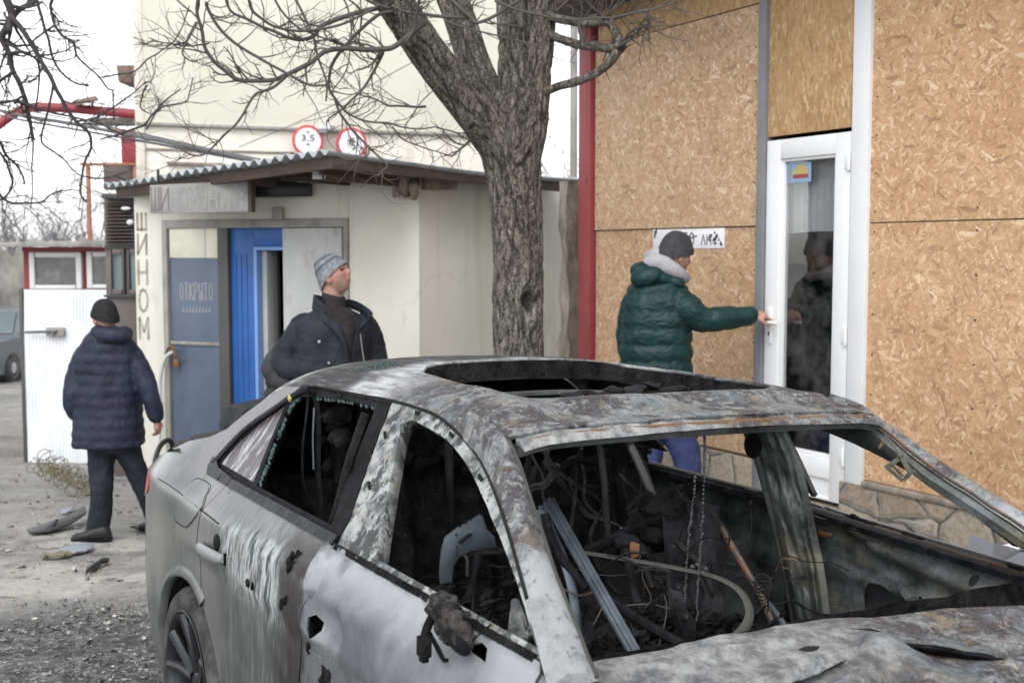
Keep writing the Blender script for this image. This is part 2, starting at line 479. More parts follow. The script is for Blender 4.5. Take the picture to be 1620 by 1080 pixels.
def m_osb(name, vertical=False, tint=(1, 1, 1), shift=0):
    t = T(name, .72, 0, .3)
    # board plane axes: u along the wall, z up
    th = math.atan2(WDIR.y, WDIR.x)
    v0 = t.mp((1, 1, 1), (shift, 0, shift * .7), (0, 0, -th))
    dis = t.mix(.014, v0, t.noise(5, 2, .5, v=v0, col=True), 'LINEAR_LIGHT')
    best = pr = None
    cols = [(.0, (.27, .16, .085)), (.12, (.40, .252, .142)), (.45, (.50, .325, .19)), (.78, (.565, .385, .238)), (.91, (.665, .50, .34)), (1.0, (.77, .63, .47))]
    angs = (.1, .6, 1.15, 1.75, 2.3, 2.8) if not vertical else (1.35, 1.5, 1.62, 1.8, 1.2, 1.95)
    for k, a in enumerate(angs):
        n = t.nt.nodes.new('ShaderNodeMapping'); n.vector_type = 'POINT'
        # rotate about the board normal (y), then squeeze to flakes
        t.put(n.inputs[0], dis); n.inputs['Rotation'].default_value = (0, a, 0); n.inputs['Location'].default_value = (k * 3.7, 0, k * 1.9)
        m2 = t.mp((12.5 + 4 * k, .01, 55 + 28 * (k % 3)), v=n.outputs[0])
        vn = t.nt.nodes.new('ShaderNodeTexVoronoi'); t.put(vn.inputs[0], m2); vn.inputs['Scale'].default_value = 1
        sep = t.nt.nodes.new('ShaderNodeSeparateColor'); t.put(sep.inputs[0], vn.outputs['Color'])
        if best is None: best, pr = sep.outputs[0], sep.outputs[1]
        else:
            g = t.ma('GREATER_THAN', sep.outputs[1], pr)
            nb = t.nt.nodes.new('ShaderNodeMix'); nb.data_type = 'FLOAT'
            t.put(nb.inputs[0], g); t.put(nb.inputs[2], best); t.put(nb.inputs[3], sep.outputs[0])
            best = nb.outputs[0]; pr = t.ma('MAXIMUM', pr, sep.outputs[1])
    c = t.ramp(best, *cols)
    c = t.mix(.22, c, t.ramp(t.noise(13, 5, .7, 1.2, v=v0), (.3, (.36, .22, .13)), (.7, (.66, .48, .33))))
    big = t.noise(1.3, 4, .6, v=v0)
    c = t.mix(t.ramp(big, (.42, 0), (.7, .35)), c, t.mix(.5, c, (.72, .60, .44)))
    c = t.mix(t.ramp(t.noise(2.2, 3, .6, v=t.mp(loc=(4, 9, 2))), (.5, 0), (.75, .3)), c, (.30, .17, .085))
    c = t.mix(t.ramp(t.noise(90, 5, .75, v=v0), (.55, 0), (.68, .6)), c, (.20, .115, .06))
    c = t.mix(t.ramp(t.noise(40, 6, .75, v=v0), (.60, 0), (.72, .5)), c, (.66, .54, .42))
    c = t.mix(t.ramp(t.noise(26, 4, .7, v=v0), (.70, 0), (.74, .8)), c, (.10, .05, .022))
    c = t.mix(1.0, c, tint, 'MULTIPLY')
    t.col(c); t.bump(t.addn(best, t.mul(t.noise(120, 3, v=v0), .4)), .25, .004)
    return t.m
def m_plaster(name, a, b, dirt=(.2, .19, .17), sc=1.6, dlo=.58, streak=True):
    t = T(name, .85, 0, .25)
    c = t.mix(t.ramp(t.noise(sc, 6, .6), (.3, 0), (.7, 1)), a, b)
    c = t.mix(t.ramp(t.noise(sc * 2.3, 8, .72, v=t.mp((1, 1, .45), loc=(3, 2, 1))), (dlo - .04, 0), (dlo + .12, .6)), c, dirt)
    ck = t.vor(.55, t.mix(.25, t.obj(), t.noise(2.2, 6, .7, col=True), 'LINEAR_LIGHT'), 'DISTANCE_TO_EDGE')
    c = t.mix(t.mul(t.ramp(ck, (.0, 1), (.006, 0)), t.ramp(t.noise(1.1, 3), (.55, 0), (.7, .35))), c, tuple(x * .8 for x in dirt))
    c = t.mix(t.ramp(t.noise(45, 5, .7), (.60, 0), (.72, .35)), c, dirt)
    if streak:
        c = t.mix(t.ramp(t.noise(1, 4, .6, v=t.mp((6, 6, .35))), (.55, 0), (.75, .3)), c, dirt)
    t.col(c); t.bump(t.noise(30, 7, .65), .35, .01)
    return t.m
def m_stone():
    t = T('flagstone_cladding', .8, 0, .3)
    th = math.atan2(WDIR.y, WDIR.x)
    v = t.mp((1, 1, 1), rot=(0, 0, -th))
    v = t.mp((3.6, .02, 4.6), v=v)
    v = t.mix(.10, v, t.noise(1.5, 3, v=v, col=True), 'LINEAR_LIGHT')
    e = t.vor(1, v, 'DISTANCE_TO_EDGE'); cc = t.vor(1, v, 'F1', 'Color')
    h = t.nt.nodes.new('ShaderNodeSeparateColor'); t.put(h.inputs[0], cc)
    c = t.ramp(h.outputs[0], (0, (.19, .125, .085)), (.35, (.28, .23, .175)), (.6, (.34, .30, .24)), (.85, (.29, .20, .135)), (1, (.38, .34, .28)))
    c = t.mix(t.ramp(t.noise(9, 7, .7), (.35, .0), (.75, .65)), c, (.40, .35, .28))
    c = t.mix(t.ramp(t.noise(34, 7, .75), (.48, 0), (.66, .75)), c, (.13, .105, .08))
    c = t.mix(t.ramp(t.noise(12, 6, .7, v=t.mp(loc=(3, 5, 1))), (.56, 0), (.7, .6)), c, (.46, .43, .37))
    mort = t.mix(t.noise(14, 5), (.16, .15, .13), (.36, .335, .29))
    c = t.mix(t.ramp(t.addn(e, t.mul(t.addn(t.noise(7, 5, .7), -.5), .10)), (.03, 1), (.075, 0)), c, mort)
    c = t.mix(t.ramp(t.addn(e, t.mul(t.addn(t.noise(11, 5, .7, v=t.mp(loc=(6, 6, 6))), -.5), .09)), (.0, .9), (.03, 0)), c, (.06, .055, .048))
    t.col(c); t.bump(t.addn(t.ramp(e, (.0, 0), (.1, 1)), t.mul(t.noise(40, 5), .4)), .6, .015)
    return t.m
def m_bark(name='tree_bark', k=1.0):
    t = T(name, .92, 0, .15)
    v = t.mp((1, 1, .3))
    r = t.noise(16, 7, .7, .6, v=v)
    vd = t.mix(.10, t.mp((1, 1, .13)), t.noise(9, 5, .65, v=t.mp((1, 1, .35)), col=True), 'LINEAR_LIGHT')
    e = t.vor(26, vd, 'DISTANCE_TO_EDGE'); e2 = t.vor(58, vd, 'DISTANCE_TO_EDGE')
    fis = t.ramp(e, (.012, 1), (.07, 0)); fis2 = t.mul(t.ramp(e2, (.02, .8), (.09, 0)), t.ramp(t.noise(6, 3), (.45, 0), (.6, 1)))
    c = t.mix(t.ramp(r, (.34, 0), (.66, 1)), (.19 * k, .168 * k, .142 * k), (.40 * k, .365 * k, .315 * k))
    c = t.mix(t.ramp(t.noise(3.5, 5, .6), (.50, 0), (.64, .7)), c, (.36 * k, .345 * k, .31 * k))
    c = t.mix(t.ramp(t.noise(5, 5, .6, v=t.mp(loc=(7, 7, 2))), (.56, 0), (.68, .5)), c, (.19 * k, .185 * k, .13 * k))
    c = t.mix(t.mul(fis2, .7), c, (.085, .072, .060)); c = t.mix(t.mul(fis, .9), c, (.035, .029, .024))
    at = t.nt.nodes.new('ShaderNodeAttribute'); at.attribute_name = 'crack'
    c = t.mix(t.mul(at.outputs['Fac'], .8), c, (.030, .025, .021))
    t.col(c); t.bump(t.addn(t.addn(t.ramp(e, (0, 0), (.25, 1)), t.mul(t.ramp(e2, (0, 0), (.2, 1)), .4)), t.mul(t.noise(70, 5, v=v), .5)), 1.0, .02)
    return t.m
def m_ground():
    t = T('muddy_ground', .8, 0, .35)
    X, Y, Z = t.xyz()
    n1 = t.noise(.55, 6, .6, v=t.mp((.7, 1.6, 1)))
    c = t.mix(t.ramp(n1, (.35, 0), (.62, 1)), (.20, .195, .188), (.37, .36, .34))
    pale = t.mix(t.noise(6, 7, .7), (.36, .345, .31), (.66, .64, .585))
    yd = t.addn(Y, t.mul(t.addn(t.noise(.9, 5), -.5), 2.0))
    mp_ = t.mul(t.st(yd, 5.9, 6.6), t.st(yd, 9.3, 8.3))
    c = t.mix(t.mul(mp_, t.ramp(t.noise(2.2, 6, .65), (.36, 0), (.56, .95))), c, pale)
    # soot-soaked slush close to the wreck
    soot = t.mix(t.ramp(t.noise(9, 8, .75), (.42, 0), (.66, 1)), (.030, .030, .031), (.235, .235, .23))
    c = t.mix(t.mul(t.st(yd, 6.3, 5.5), .93), c, soot)
    c = t.mix(t.mul(t.st(yd, 6.6, 5.6), t.ramp(t.noise(30, 5, .75), (.57, 0), (.66, .9))), c, (.60, .60, .58))
    c = t.mix(t.ramp(t.noise(11, 7, .75, .5), (.56, 0), (.64, .8)), c, (.07, .064, .06))
    c = t.mix(t.ramp(t.noise(4.5, 7, .7, .3, v=t.mp(loc=(9, 3, 0))), (.58, 0), (.66, .75)), c, (.085, .078, .072))
    c = t.mix(t.ramp(t.vor(26), (.10, .9), (.16, 0)), c, t.mix(t.noise(9), (.03, .03, .03), (.62, .6, .57)))
    c = t.mix(t.ramp(t.vor(70, t.mp(loc=(2, 2, 0))), (.14, .8), (.22, 0)), c, t.mix(t.ramp(t.noise(16), (.45, 0), (.55, 1)), (.02, .02, .02), (.66, .65, .62)))
    wet = t.ramp(t.noise(1.3, 5, .6, v=t.mp((.5, 1.6, 1), loc=(1, 2, 0))), (.50, 0), (.60, 1))
    t.col(t.mix(t.mul(wet, .35), c, (.05, .048, .046)))
    t.rgh(t.mix(wet, (.85,) * 3, (.32,) * 3))
    t.bump(t.addn(t.noise(7, 8, .7), t.mul(t.noise(40, 6, .7), .5)), .9, .04)
    return t.m
def m_cloth(name, c, c2=None, sc=9, fine=220, rough=.75, sheen=.15):
    t = T(name, rough, 0, .3)
    c2 = c2 or tuple(x * 1.7 + .004 for x in c)
    a = t.mix(t.ramp(t.noise(sc, 6, .6, .4), (.35, 0), (.7, 1)), c, c2)
    t.col(t.mix(t.mul(t.noise(fine, 2), .35), a, tuple(x * .6 for x in c)))
    t.bump(t.addn(t.noise(sc * 2.2, 5, .55, .6), t.mul(t.noise(fine, 2), .12)), .45, .012)
    return t.m
def m_skin():
    t = T('weathered_skin', .5, 0, .4)
    c = t.mix(t.ramp(t.noise(14, 5, .6), (.35, 0), (.65, 1)), (.36, .205, .155), (.45, .275, .215))
    c = t.mix(t.mul(t.ramp(t.noise(9, 4, .6, v=t.mp(loc=(2, 5, 1))), (.5, 0), (.65, 1)), .5), c, (.44, .19, .155))
    at = t.nt.nodes.new('ShaderNodeAttribute'); at.attribute_name = 'face'
    sp_ = t.nt.nodes.new('ShaderNodeSeparateColor'); t.put(sp_.inputs[0], at.outputs['Color'])
    c = t.mix(t.mul(sp_.outputs[0], t.addn(t.mul(t.noise(190, 2), .5), .35)), c, (.16, .125, .11))
    c = t.mix(t.mul(sp_.outputs[1], .42), c, (.40, .14, .115))
    c = t.mix(sp_.outputs[2], c, (.05, .028, .024))
    t.col(c); t.bump(t.addn(t.noise(120, 4), t.noise(40, 5, .6)), .35, .003)
    t.b.inputs['Subsurface Weight'].default_value = .08
    t.b.inputs['Subsurface Radius'].default_value = (.01, .004, .002)
    return t.m
def m_rusty(name, c, rust=(.28, .10, .03), lo=.60, rough=.5, var=.3, sc=5):
    t = T(name, rough, 0, .45)
    a = t.mix(t.noise(sc, 6, .6), tuple(x * (1 - var) for x in c), tuple(min(1, x * (1 + var)) for x in c))
    a = t.mix(t.ramp(t.noise(3.2, 5, .6, v=t.mp((1, 1, .5), loc=(1, 6, 3))), (.52, 0), (.7, .45)), a, tuple(x * .55 for x in c))
    a = t.mix(t.ramp(t.noise(13, 7, .75, v=t.mp(loc=(4, 1, 2))), (lo, 0), (lo + .06, .9)), a, rust)
    t.col(a); t.bump(t.noise(28, 6, .65), .25, .006)
    return t.m
def m_glass(name, tint=(.55, .6, .62), rough=.03, solid=.0, dirt=.12, dcol=(.35, .34, .33), refl=(.8, .04)):
    """thin pane: see-through, with a real reflection and a film of dirt"""
    t = T(name, rough, 0, .5)
    tr = t.nt.nodes.new('ShaderNodeBsdfTransparent'); tr.inputs[0].default_value = (*tint, 1)
    gl = t.nt.nodes.new('ShaderNodeBsdfGlossy'); gl.inputs['Roughness'].default_value = rough
    lw = t.nt.nodes.new('ShaderNodeLayerWeight'); lw.inputs[0].default_value = .5; fr = t.ma('POWER', lw.outputs['Facing'], 4.0)
    m1 = t.nt.nodes.new('ShaderNodeMixShader'); t.put(m1.inputs[0], t.addn(t.mul(fr, refl[0]), refl[1]))
    t.nt.links.new(tr.outputs[0], m1.inputs[1]); t.nt.links.new(gl.outputs[0], m1.inputs[2])
    t.col(dcol)
    m2 = t.nt.nodes.new('ShaderNodeMixShader')
    t.put(m2.inputs[0], t.addn(t.mul(t.ramp(t.noise(5, 6, .7), (.4, 0), (.75, 1)), dirt), solid))
    t.nt.links.new(m1.outputs[0], m2.inputs[1]); t.nt.links.new(t.b.outputs[0], m2.inputs[2])
    t.nt.links.new(m2.outputs[0], t.nt.nodes['Material Output'].inputs[0])
    return t.m
def m_planks(name, a, b, ax=0, w_=.12):
    t = T(name, .8, 0, .3)
    v = t.mp((3, 3, 30) if ax == 0 else (30, 30, 3))
    c = t.mix(t.noise(1, 6, .65, .3, v=v), a, b)
    c = t.mix(t.ramp(t.noise(3, 5), (.5, 0), (.7, .5)), c, tuple(x * .5 for x in a))
    t.col(c); t.bump(t.noise(1.4, 6, .65, v=v), .4, .006)
    return t.m
# wall of the boarded building: a vertical plane through the frame's right half
WDIR = Vector((-.487, .873, 0)).normalized()
WN = Vector((-.873, -.487, 0)).normalized()          # faces the street
WP0 = PD(1340, 800, 6.7)
def WL(px, py, out=0.0):
    return PPL(px, py, WP0 + WN * out, WN)
M = {}
M['side'] = m_paint()
M['roof'] = m_roof()
M['hood'] = m_roof('burnt_bonnet', white=-.06, rust=.7)
M['apil'] = m_roof('burnt_pillar_skin', white=.12, rust=.35)
M['ash'] = m_ash()
M['char'] = m_char('charred_interior')
M['ash_debris'] = m_char('ash_heap', (.006, .006, .006), (.05, .048, .047), 18, .85, .7)
M['ash_clump'] = m_char('ash_clump', (.012, .011, .011), (.11, .105, .10), 30, .85, .8)
M['sheet'] = m_char('charred_sheet', (.006, .006, .007), (.032, .032, .036), 7, .6, .5, .5)
M['inner'] = m_inner()
M['inner_pale'] = m_inner('brightened_inner_panel', 1.9)  # same sooty metal, albedo raised to offset the cabin's shade
M['steel'] = m_steel()
M['rod'] = m_rusty('rust_bronze_rod', (.07, .055, .044), (.16, .07, .03), .5)
M['rust'] = m_rusty('orange_rust', (.16, .085, .035), (.20, .085, .025), .45)
M['grey_strip'] = plain('bleached_trim_strip', (.06, .061, .053), .6, 0, .35, 20)
M['rubber'] = m_char('black_rubber', (.004, .004, .0045), (.018, .018, .020), 25, .6, .35, .6)
M['trim'] = m_char('window_moulding', (.008, .0085, .010), (.040, .043, .049), 22, .32, .3, .2)
M['gap'] = plain('panel_gap', (.008, .008, .008), .9, bump=0)
def m_tyre():
    t = T('dusty_tyre', .7, 0, .35)
    t.col(t.mix(t.ramp(t.noise(9, 6, .7), (.4, 0), (.7, 1)), (.022, .022, .024), (.105, .10, .098)))
    t.bump(t.noise(60, 4), .2, .003); return t.m
M['tyre'] = m_tyre()
M['rim'] = plain('dark_alloy', (.05, .052, .056), .35, .6, .4, 12)
M['brake_black'] = plain('brake_dark', (.012, .012, .012), .8)  # near-black for the brake disc and the plate behind it
M['tail'] = plain('tail_lamp_red', (.42, .02, .045), .2, 0, .2, spec=.6, bump=0)
M['handle'] = plain('dusty_handle', (.24, .25, .25), .35, 0, .2, 14, spec=.5)
M['qglass'] = m_paint.__call__ if False else None
def m_qglass():
    t = T('smoked_quarter_glass', .25, 0, .5)
    s = t.noise(1, 5, .65, .2, v=t.mp((26, 10, 5), rot=(0, .35, 0)))
    t.col(t.mix(t.ramp(s, (.48, 0), (.62, 1)), (.07, .06, .065), (.40, .40, .41)))
    return t.m
M['qglass'] = m_qglass()
M['soot_glass'] = m_char('sooty_glass', (.01, .01, .012), (.05, .05, .055), 8, .3, .2, .2)
M['shard'] = plain('green_glass_crumbs', (.055, .105, .098), .15, 0, .4, 60, spec=.7)
M['chain'] = plain('ash_grey_chain', (.075, .075, .08), .6, .2, .3, 60)
M['osb'] = m_osb('strand_board')
M['osb2'] = m_osb('strand_board_lower', shift=3.3, tint=(.98, .95, .92))
M['osb3'] = m_osb('strand_board_upright_grain', True, (.88, .83, .66), 6.1)
M['osb4'] = m_osb('strand_board_right', shift=9.4, tint=(1.05, .98, .90))
M['pvc'] = plain('white_pvc', (.80, .81, .82), .35, 0, .06, 3, .05, fine=25)
M['pvc_post'] = plain('white_painted_post', (.76, .78, .79), .5, 0, .10, 2.5, .1)
M['grey_post'] = m_rusty('grey_steel_post', (.20, .205, .22), (.10, .08, .06), .66)
M['red_post'] = m_rusty('red_painted_post', (.27, .045, .05), (.12, .03, .025), .60)
M['stone'] = m_stone()
M['glass'] = m_glass('door_glass', (.86, .88, .90), .015, dirt=.24, refl=(.9, .20))  # dirt film thickened to imitate the pane's grey reflected haze
M['win_glass'] = m_glass('window_glass', (.5, .55, .56), .05, .12, .3, (.45, .47, .46))
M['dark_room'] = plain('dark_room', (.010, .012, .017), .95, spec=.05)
M['reflection_panel'] = m_cloth('pale_reflection', (.44, .445, .445), (.54, .545, .54), 3)  # pale grey standing in for surroundings reflected high in the door glass
M['yellow'] = m_plaster('cream_yellow_wall', (.66, .65, .55), (.735, .72, .615), (.45, .43, .36), .5, .66, False)
M['white_plaster'] = m_plaster('whitewashed_plaster', (.62, .59, .52), (.74, .71, .64), (.42, .37, .30), .9, .56)
M['shed_wall'] = m_plaster('cream_shed_plaster', (.60, .59, .525), (.70, .685, .61), (.36, .33, .27), .9, .64)
M['shed_wall2'] = m_plaster('side_shed_plaster', (.54, .525, .46), (.64, .62, .55), (.34, .30, .24), 1.0, .62)  # base tone slightly darker and greyer than the front wall's
M['rubble'] = m_plaster('rubble_masonry', (.22, .19, .155), (.36, .32, .27), (.10, .085, .07), 5, .5)
M['concrete'] = m_plaster('grey_concrete', (.27, .265, .25), (.37, .36, .34), (.15, .14, .125), 2, .52)
M['zinc'] = m_rusty('corrugated_roofing', (.42, .45, .48), (.17, .16, .15), .60, .4)
M['old_wood'] = m_planks('weathered_wood', (.045, .034, .028), (.13, .10, .085))
M['grey_wood'] = m_planks('grey_signboard', (.24, .235, .225), (.42, .41, .40), 1)
M['letter'] = m_plaster('faded_brown_letters', (.19, .16, .15), (.30, .26, .245), (.54, .53, .47), 4, .44)
M['letter_pale'] = plain('faded_grey_letters', (.36, .36, .365), .8, 0, .2)
M['ghost'] = plain('ghosted_letters', (.215, .21, .203), .8, 0, .4)
M['blue_metal'] = m_rusty('grey_blue_door_metal', (.10, .128, .185), (.34, .12, .04), .70, .28, .35, 2.5)
M['cream_metal'] = m_rusty('cream_painted_metal', (.72, .70, .58), (.40, .24, .10), .66)
M['blue'] = m_rusty('bright_blue_paint', (.02, .105, .36), (.03, .06, .14), .64, .4)
M['light_blue'] = plain('pale_blue_frame', (.20, .36, .70), .45, 0, .15)
M['dark_frame'] = m_rusty('dark_door_frame', (.075, .072, .07), (.15, .08, .04), .62)
M['grey_panel'] = m_plaster('grey_white_door_panel', (.42, .43, .43), (.54, .545, .54), (.25, .235, .2), 2.5, .55)
M['bark'] = m_bark()
M['twig'] = plain('twig_bark', (.10, .088, .08), .85, 0, .5, 6, .3)
M['twig_dark'] = plain('dark_twig_bark', (.060, .055, .053), .85, 0, .4, 6, .3)
M['far_bark'] = plain('hazed_far_bark', (.22, .21, .225), .9, 0, .3, 2, 0)  # paler than the near twigs: distance haze painted into the bark
M['red_twig'] = plain('reddish_shoots', (.24, .15, .155), .8, 0, .4, 3, 0)
M['red_metal'] = m_rusty('dark_red_metal', (.26, .035, .045), (.12, .03, .03), .62)
M['orange_metal'] = m_rusty('orange_metal', (.30, .125, .075), (.2, .07, .03), .64)
M['brown_metal'] = m_rusty('brown_kiosk_metal', (.125, .105, .10), (.07, .05, .045), .6)
M['white_sheet'] = m_rusty('white_profiled_sheet', (.76, .80, .83), (.55, .55, .54), .72, .45, .06)
M['black_metal'] = plain('blackened_sheet', (.02, .021, .023), .4, .2, .4, 10)
M['sign_white'] = plain('white_sign_face', (.82, .83, .85), .4, 0, .05, bump=0)
M['sign_red'] = plain('red_sign_ring', (.62, .07, .075), .4, 0, .1, bump=0)
M['sign_black'] = plain('black_sign_mark', (.03, .03, .03), .6, bump=0)
M['skin'] = m_skin()
M['beard'] = plain('stubble_grey', (.28, .2, .17), .8)
M['green_puffer'] = m_cloth('green_puffer_nylon', (.003, .023, .023), (.007, .044, .042), 7, rough=.5)
M['navy_puffer'] = m_cloth('navy_padded_nylon', (.011, .013, .028), (.030, .036, .068), 7, rough=.6)
M['black_parka'] = m_cloth('black_parka_cotton', (.009, .011, .017), (.026, .031, .042), 8)
M['charcoal_puffer'] = m_cloth('charcoal_padded_nylon', (.03, .031, .034), (.065, .066, .07), 8)
M['trouser'] = m_cloth('dark_navy_trousers', (.010, .012, .018), (.022, .026, .038), 9)
M['jeans'] = m_cloth('blue_jeans', (.026, .036, .105), (.045, .062, .17), 10)
M['hood_grey'] = m_cloth('light_grey_jersey', (.30, .30, .32), (.43, .43, .45), 11)
M['knit_black'] = m_cloth('black_knit', (.008, .008, .009), (.022, .022, .024), 30)
M['knit_dark'] = m_cloth('dark_grey_knit', (.030, .031, .036), (.058, .06, .068), 30)
def m_striped():
    t = T('striped_grey_knit', .85, 0, .2)
    c = t.mix(t.ramp(t.noise(30, 3), (.4, 0), (.6, 1)), (.16, .175, .195), (.24, .26, .285))
    t.col(c); t.bump(t.noise(260, 2), .4, .004); return t.m
M['knit_grey'] = m_striped()
M['knit_stripe'] = m_cloth('dark_knit_stripe', (.085, .095, .11), (.12, .13, .15), 30)
M['sweater'] = m_cloth('brown_grey_rollneck', (.020, .017, .018), (.036, .031, .033), 20)
M['shoe'] = plain('black_shoe_leather', (.018, .018, .02), .5)
M['zip'] = plain('silver_zip', (.45, .45, .47), .3, .6, bump=0)
M['silver_car'] = plain('silver_car_paint', (.52, .54, .58), .25, .2, .1, 3, .02, spec=.6)
M['suv_paint'] = plain('grey_car_paint', (.16, .18, .20), .3, .2, .2, 3, .02, spec=.6)
M['car_glass'] = plain('car_glass', (.12, .16, .18), .08, 0, .2, 3, 0, spec=.8)
M['car_dark'] = plain('car_dark_trim', (.015, .015, .016), .5)
M['grey_plastic'] = plain('grey_plastic_scrap', (.28, .31, .35), .5, 0, .3, 14)
M['wire'] = plain('rusty_khaki_wire', (.22, .20, .13), .7, .2, .3, 20)
M['cable'] = plain('grey_cable', (.13, .13, .14), .6, 0, .3)
M['hose_black'] = plain('black_hose', (.03, .03, .032), .5)
M['pale_hose'] = plain('pale_hose', (.55, .58, .56), .5, 0, .2)
M['bucket'] = plain('white_bucket', (.62, .65, .68), .4, 0, .12)
M['tub'] = m_char('dark_grey_plastic', (.03, .032, .035), (.075, .078, .082), 6, .5, .2, .2)
M['debris'] = None
def m_debris():
    t = T('burnt_crumbs', .7, 0, .4)
    t.col(t.ramp(t.noise(3.1, 3, .8, v=t.mp((7, 7, 7))), (.40, (.015, .015, .016)), (.5, (.10, .095, .09)), (.58, (.38, .37, .35)), (.66, (.62, .61, .59))))
    return t.m
M['debris'] = m_debris()
M['tile'] = plain('brown_roof_tile', (.20, .145, .12), .8, 0, .3, 5)
M['far_wall'] = m_plaster('far_grey_masonry', (.17, .165, .155), (.29, .275, .26), (.08, .075, .07), 1.2, .5)
M['sticker_b'] = plain('sticker_blue', (.25, .4, .58), .5, bump=0)
M['sticker_y'] = plain('sticker_yellow', (.50, .42, .14), .5, bump=0)
M['sticker_r'] = plain('sticker_red', (.36, .06, .07), .5, bump=0)
# ---------------------------------------------------------------- ground
def G(x, y):
    drop = interp(y, [0, 5, 8.3, 14.5, 35, 80, 400], [0, -.02, -.26, -.76, -1.35, -1.6, -2])
    L = max(1 - sm(-2.6, -1.0, x), sm(12, 16, y))
    return drop * L + .14 * sm(0, 1, x) * sm(5.3, 6.6, y) * (1 - sm(9, 14, y))
def ground_pt(u, v):
    y = -6 + 14 * v + 386 * max(0, v - .55) ** 3 / .0911 if v > .55 else -6 + 14 * v / .55 * .78
    return y
gy = list(np.arange(-8, 3, 1.)) + list(np.arange(3, 10, .07)) + list(np.arange(10, 20, .25)) + list(np.arange(20, 60, 2.)) + [70, 90, 130, 200, 300, 450]
gx = [-300, -200, -120, -80, -50, -35, -25, -18, -13, -10, -8, -6.5] + list(np.arange(-5.5, -.8, .07)) + list(np.arange(-.8, 6, .3)) + [7, 9, 12, 18, 30, 60, 120, 200, 300]
vs = []; fs = []
for j, y in enumerate(gy):
    for i, x in enumerate(gx):
        z = G(x, y)
        if 3 < y < 18 and -6 < x < 0:
            a = fbm(Vector((x * 1.3, y * 1.3, 0)), 4) * .022 + fbm(Vector((x * 7, y * 7, 3)), 3) * .010
            z += a * (1 if y < 10 else .6)
            # joints between the cast slabs
            for (p, q, k) in ((6.02, .05, .02), (5.20, -.06, .02), (8.9, .02, .015), (11.2, -.03, .02)):
                dd = abs(y - (p + q * x + .03 * noise.noise(Vector((x * 3, 0, p)))))
                if dd < .05: z -= k * (1 - dd / .05)
        vs.append((x, y, z))
nx = len(gx)
fs = [(j * nx + i, j * nx + i + 1, (j + 1) * nx + i + 1, (j + 1) * nx + i) for j in range(len(gy) - 1) for i in range(nx - 1)]
tag(MB().add(vs, fs).build('ground', m_ground(), ang=180), kind='structure')
# crumbs and shards nobody could count
mb = MB()
rr = random.Random(3)
for k in range(5200):
    if rr.random() < .75: y = 4.3 + 2.0 * rr.random() ** 1.3
    else: y = 4.5 + 8 * rr.random()
    x = -y * (.24 + .26 * rr.random()) * 1.0
    if noise.noise(Vector((x * 2.2, y * 2.2, 5))) < rr.uniform(-.5, .45): continue
    s = rr.choice((.003, .003, .004, .005, .006, .008, .014)) * (1.0 if y < 7 else 1.4)
    c = Vector((x, y, G(x, y) + s * .4 + .004))
    R = Matrix.Rotation(rr.random() * 6.3, 3, 'Z') @ Matrix.Rotation(rr.gauss(0, .4), 3, 'X')
    a, b = s * (.6 + 1.6 * rr.random()), s * (.5 + .8 * rr.random())
    h = s * (.2 + .5 * rr.random())
    q = [Vector((a * math.cos(t) * (.6 + .5 * rr.random()), b * math.sin(t) * (.6 + .5 * rr.random()), 0)) for t in (0, 1.1, 2.3, 3.3, 4.4, 5.4)]
    mb.prism([c + R @ p for p in q], R @ Vector((0, 0, h)))
tag(mb.build('burnt_debris', M['debris']), 'burnt crumbs and shards strewn over the muddy ground', 'debris', kind='stuff')
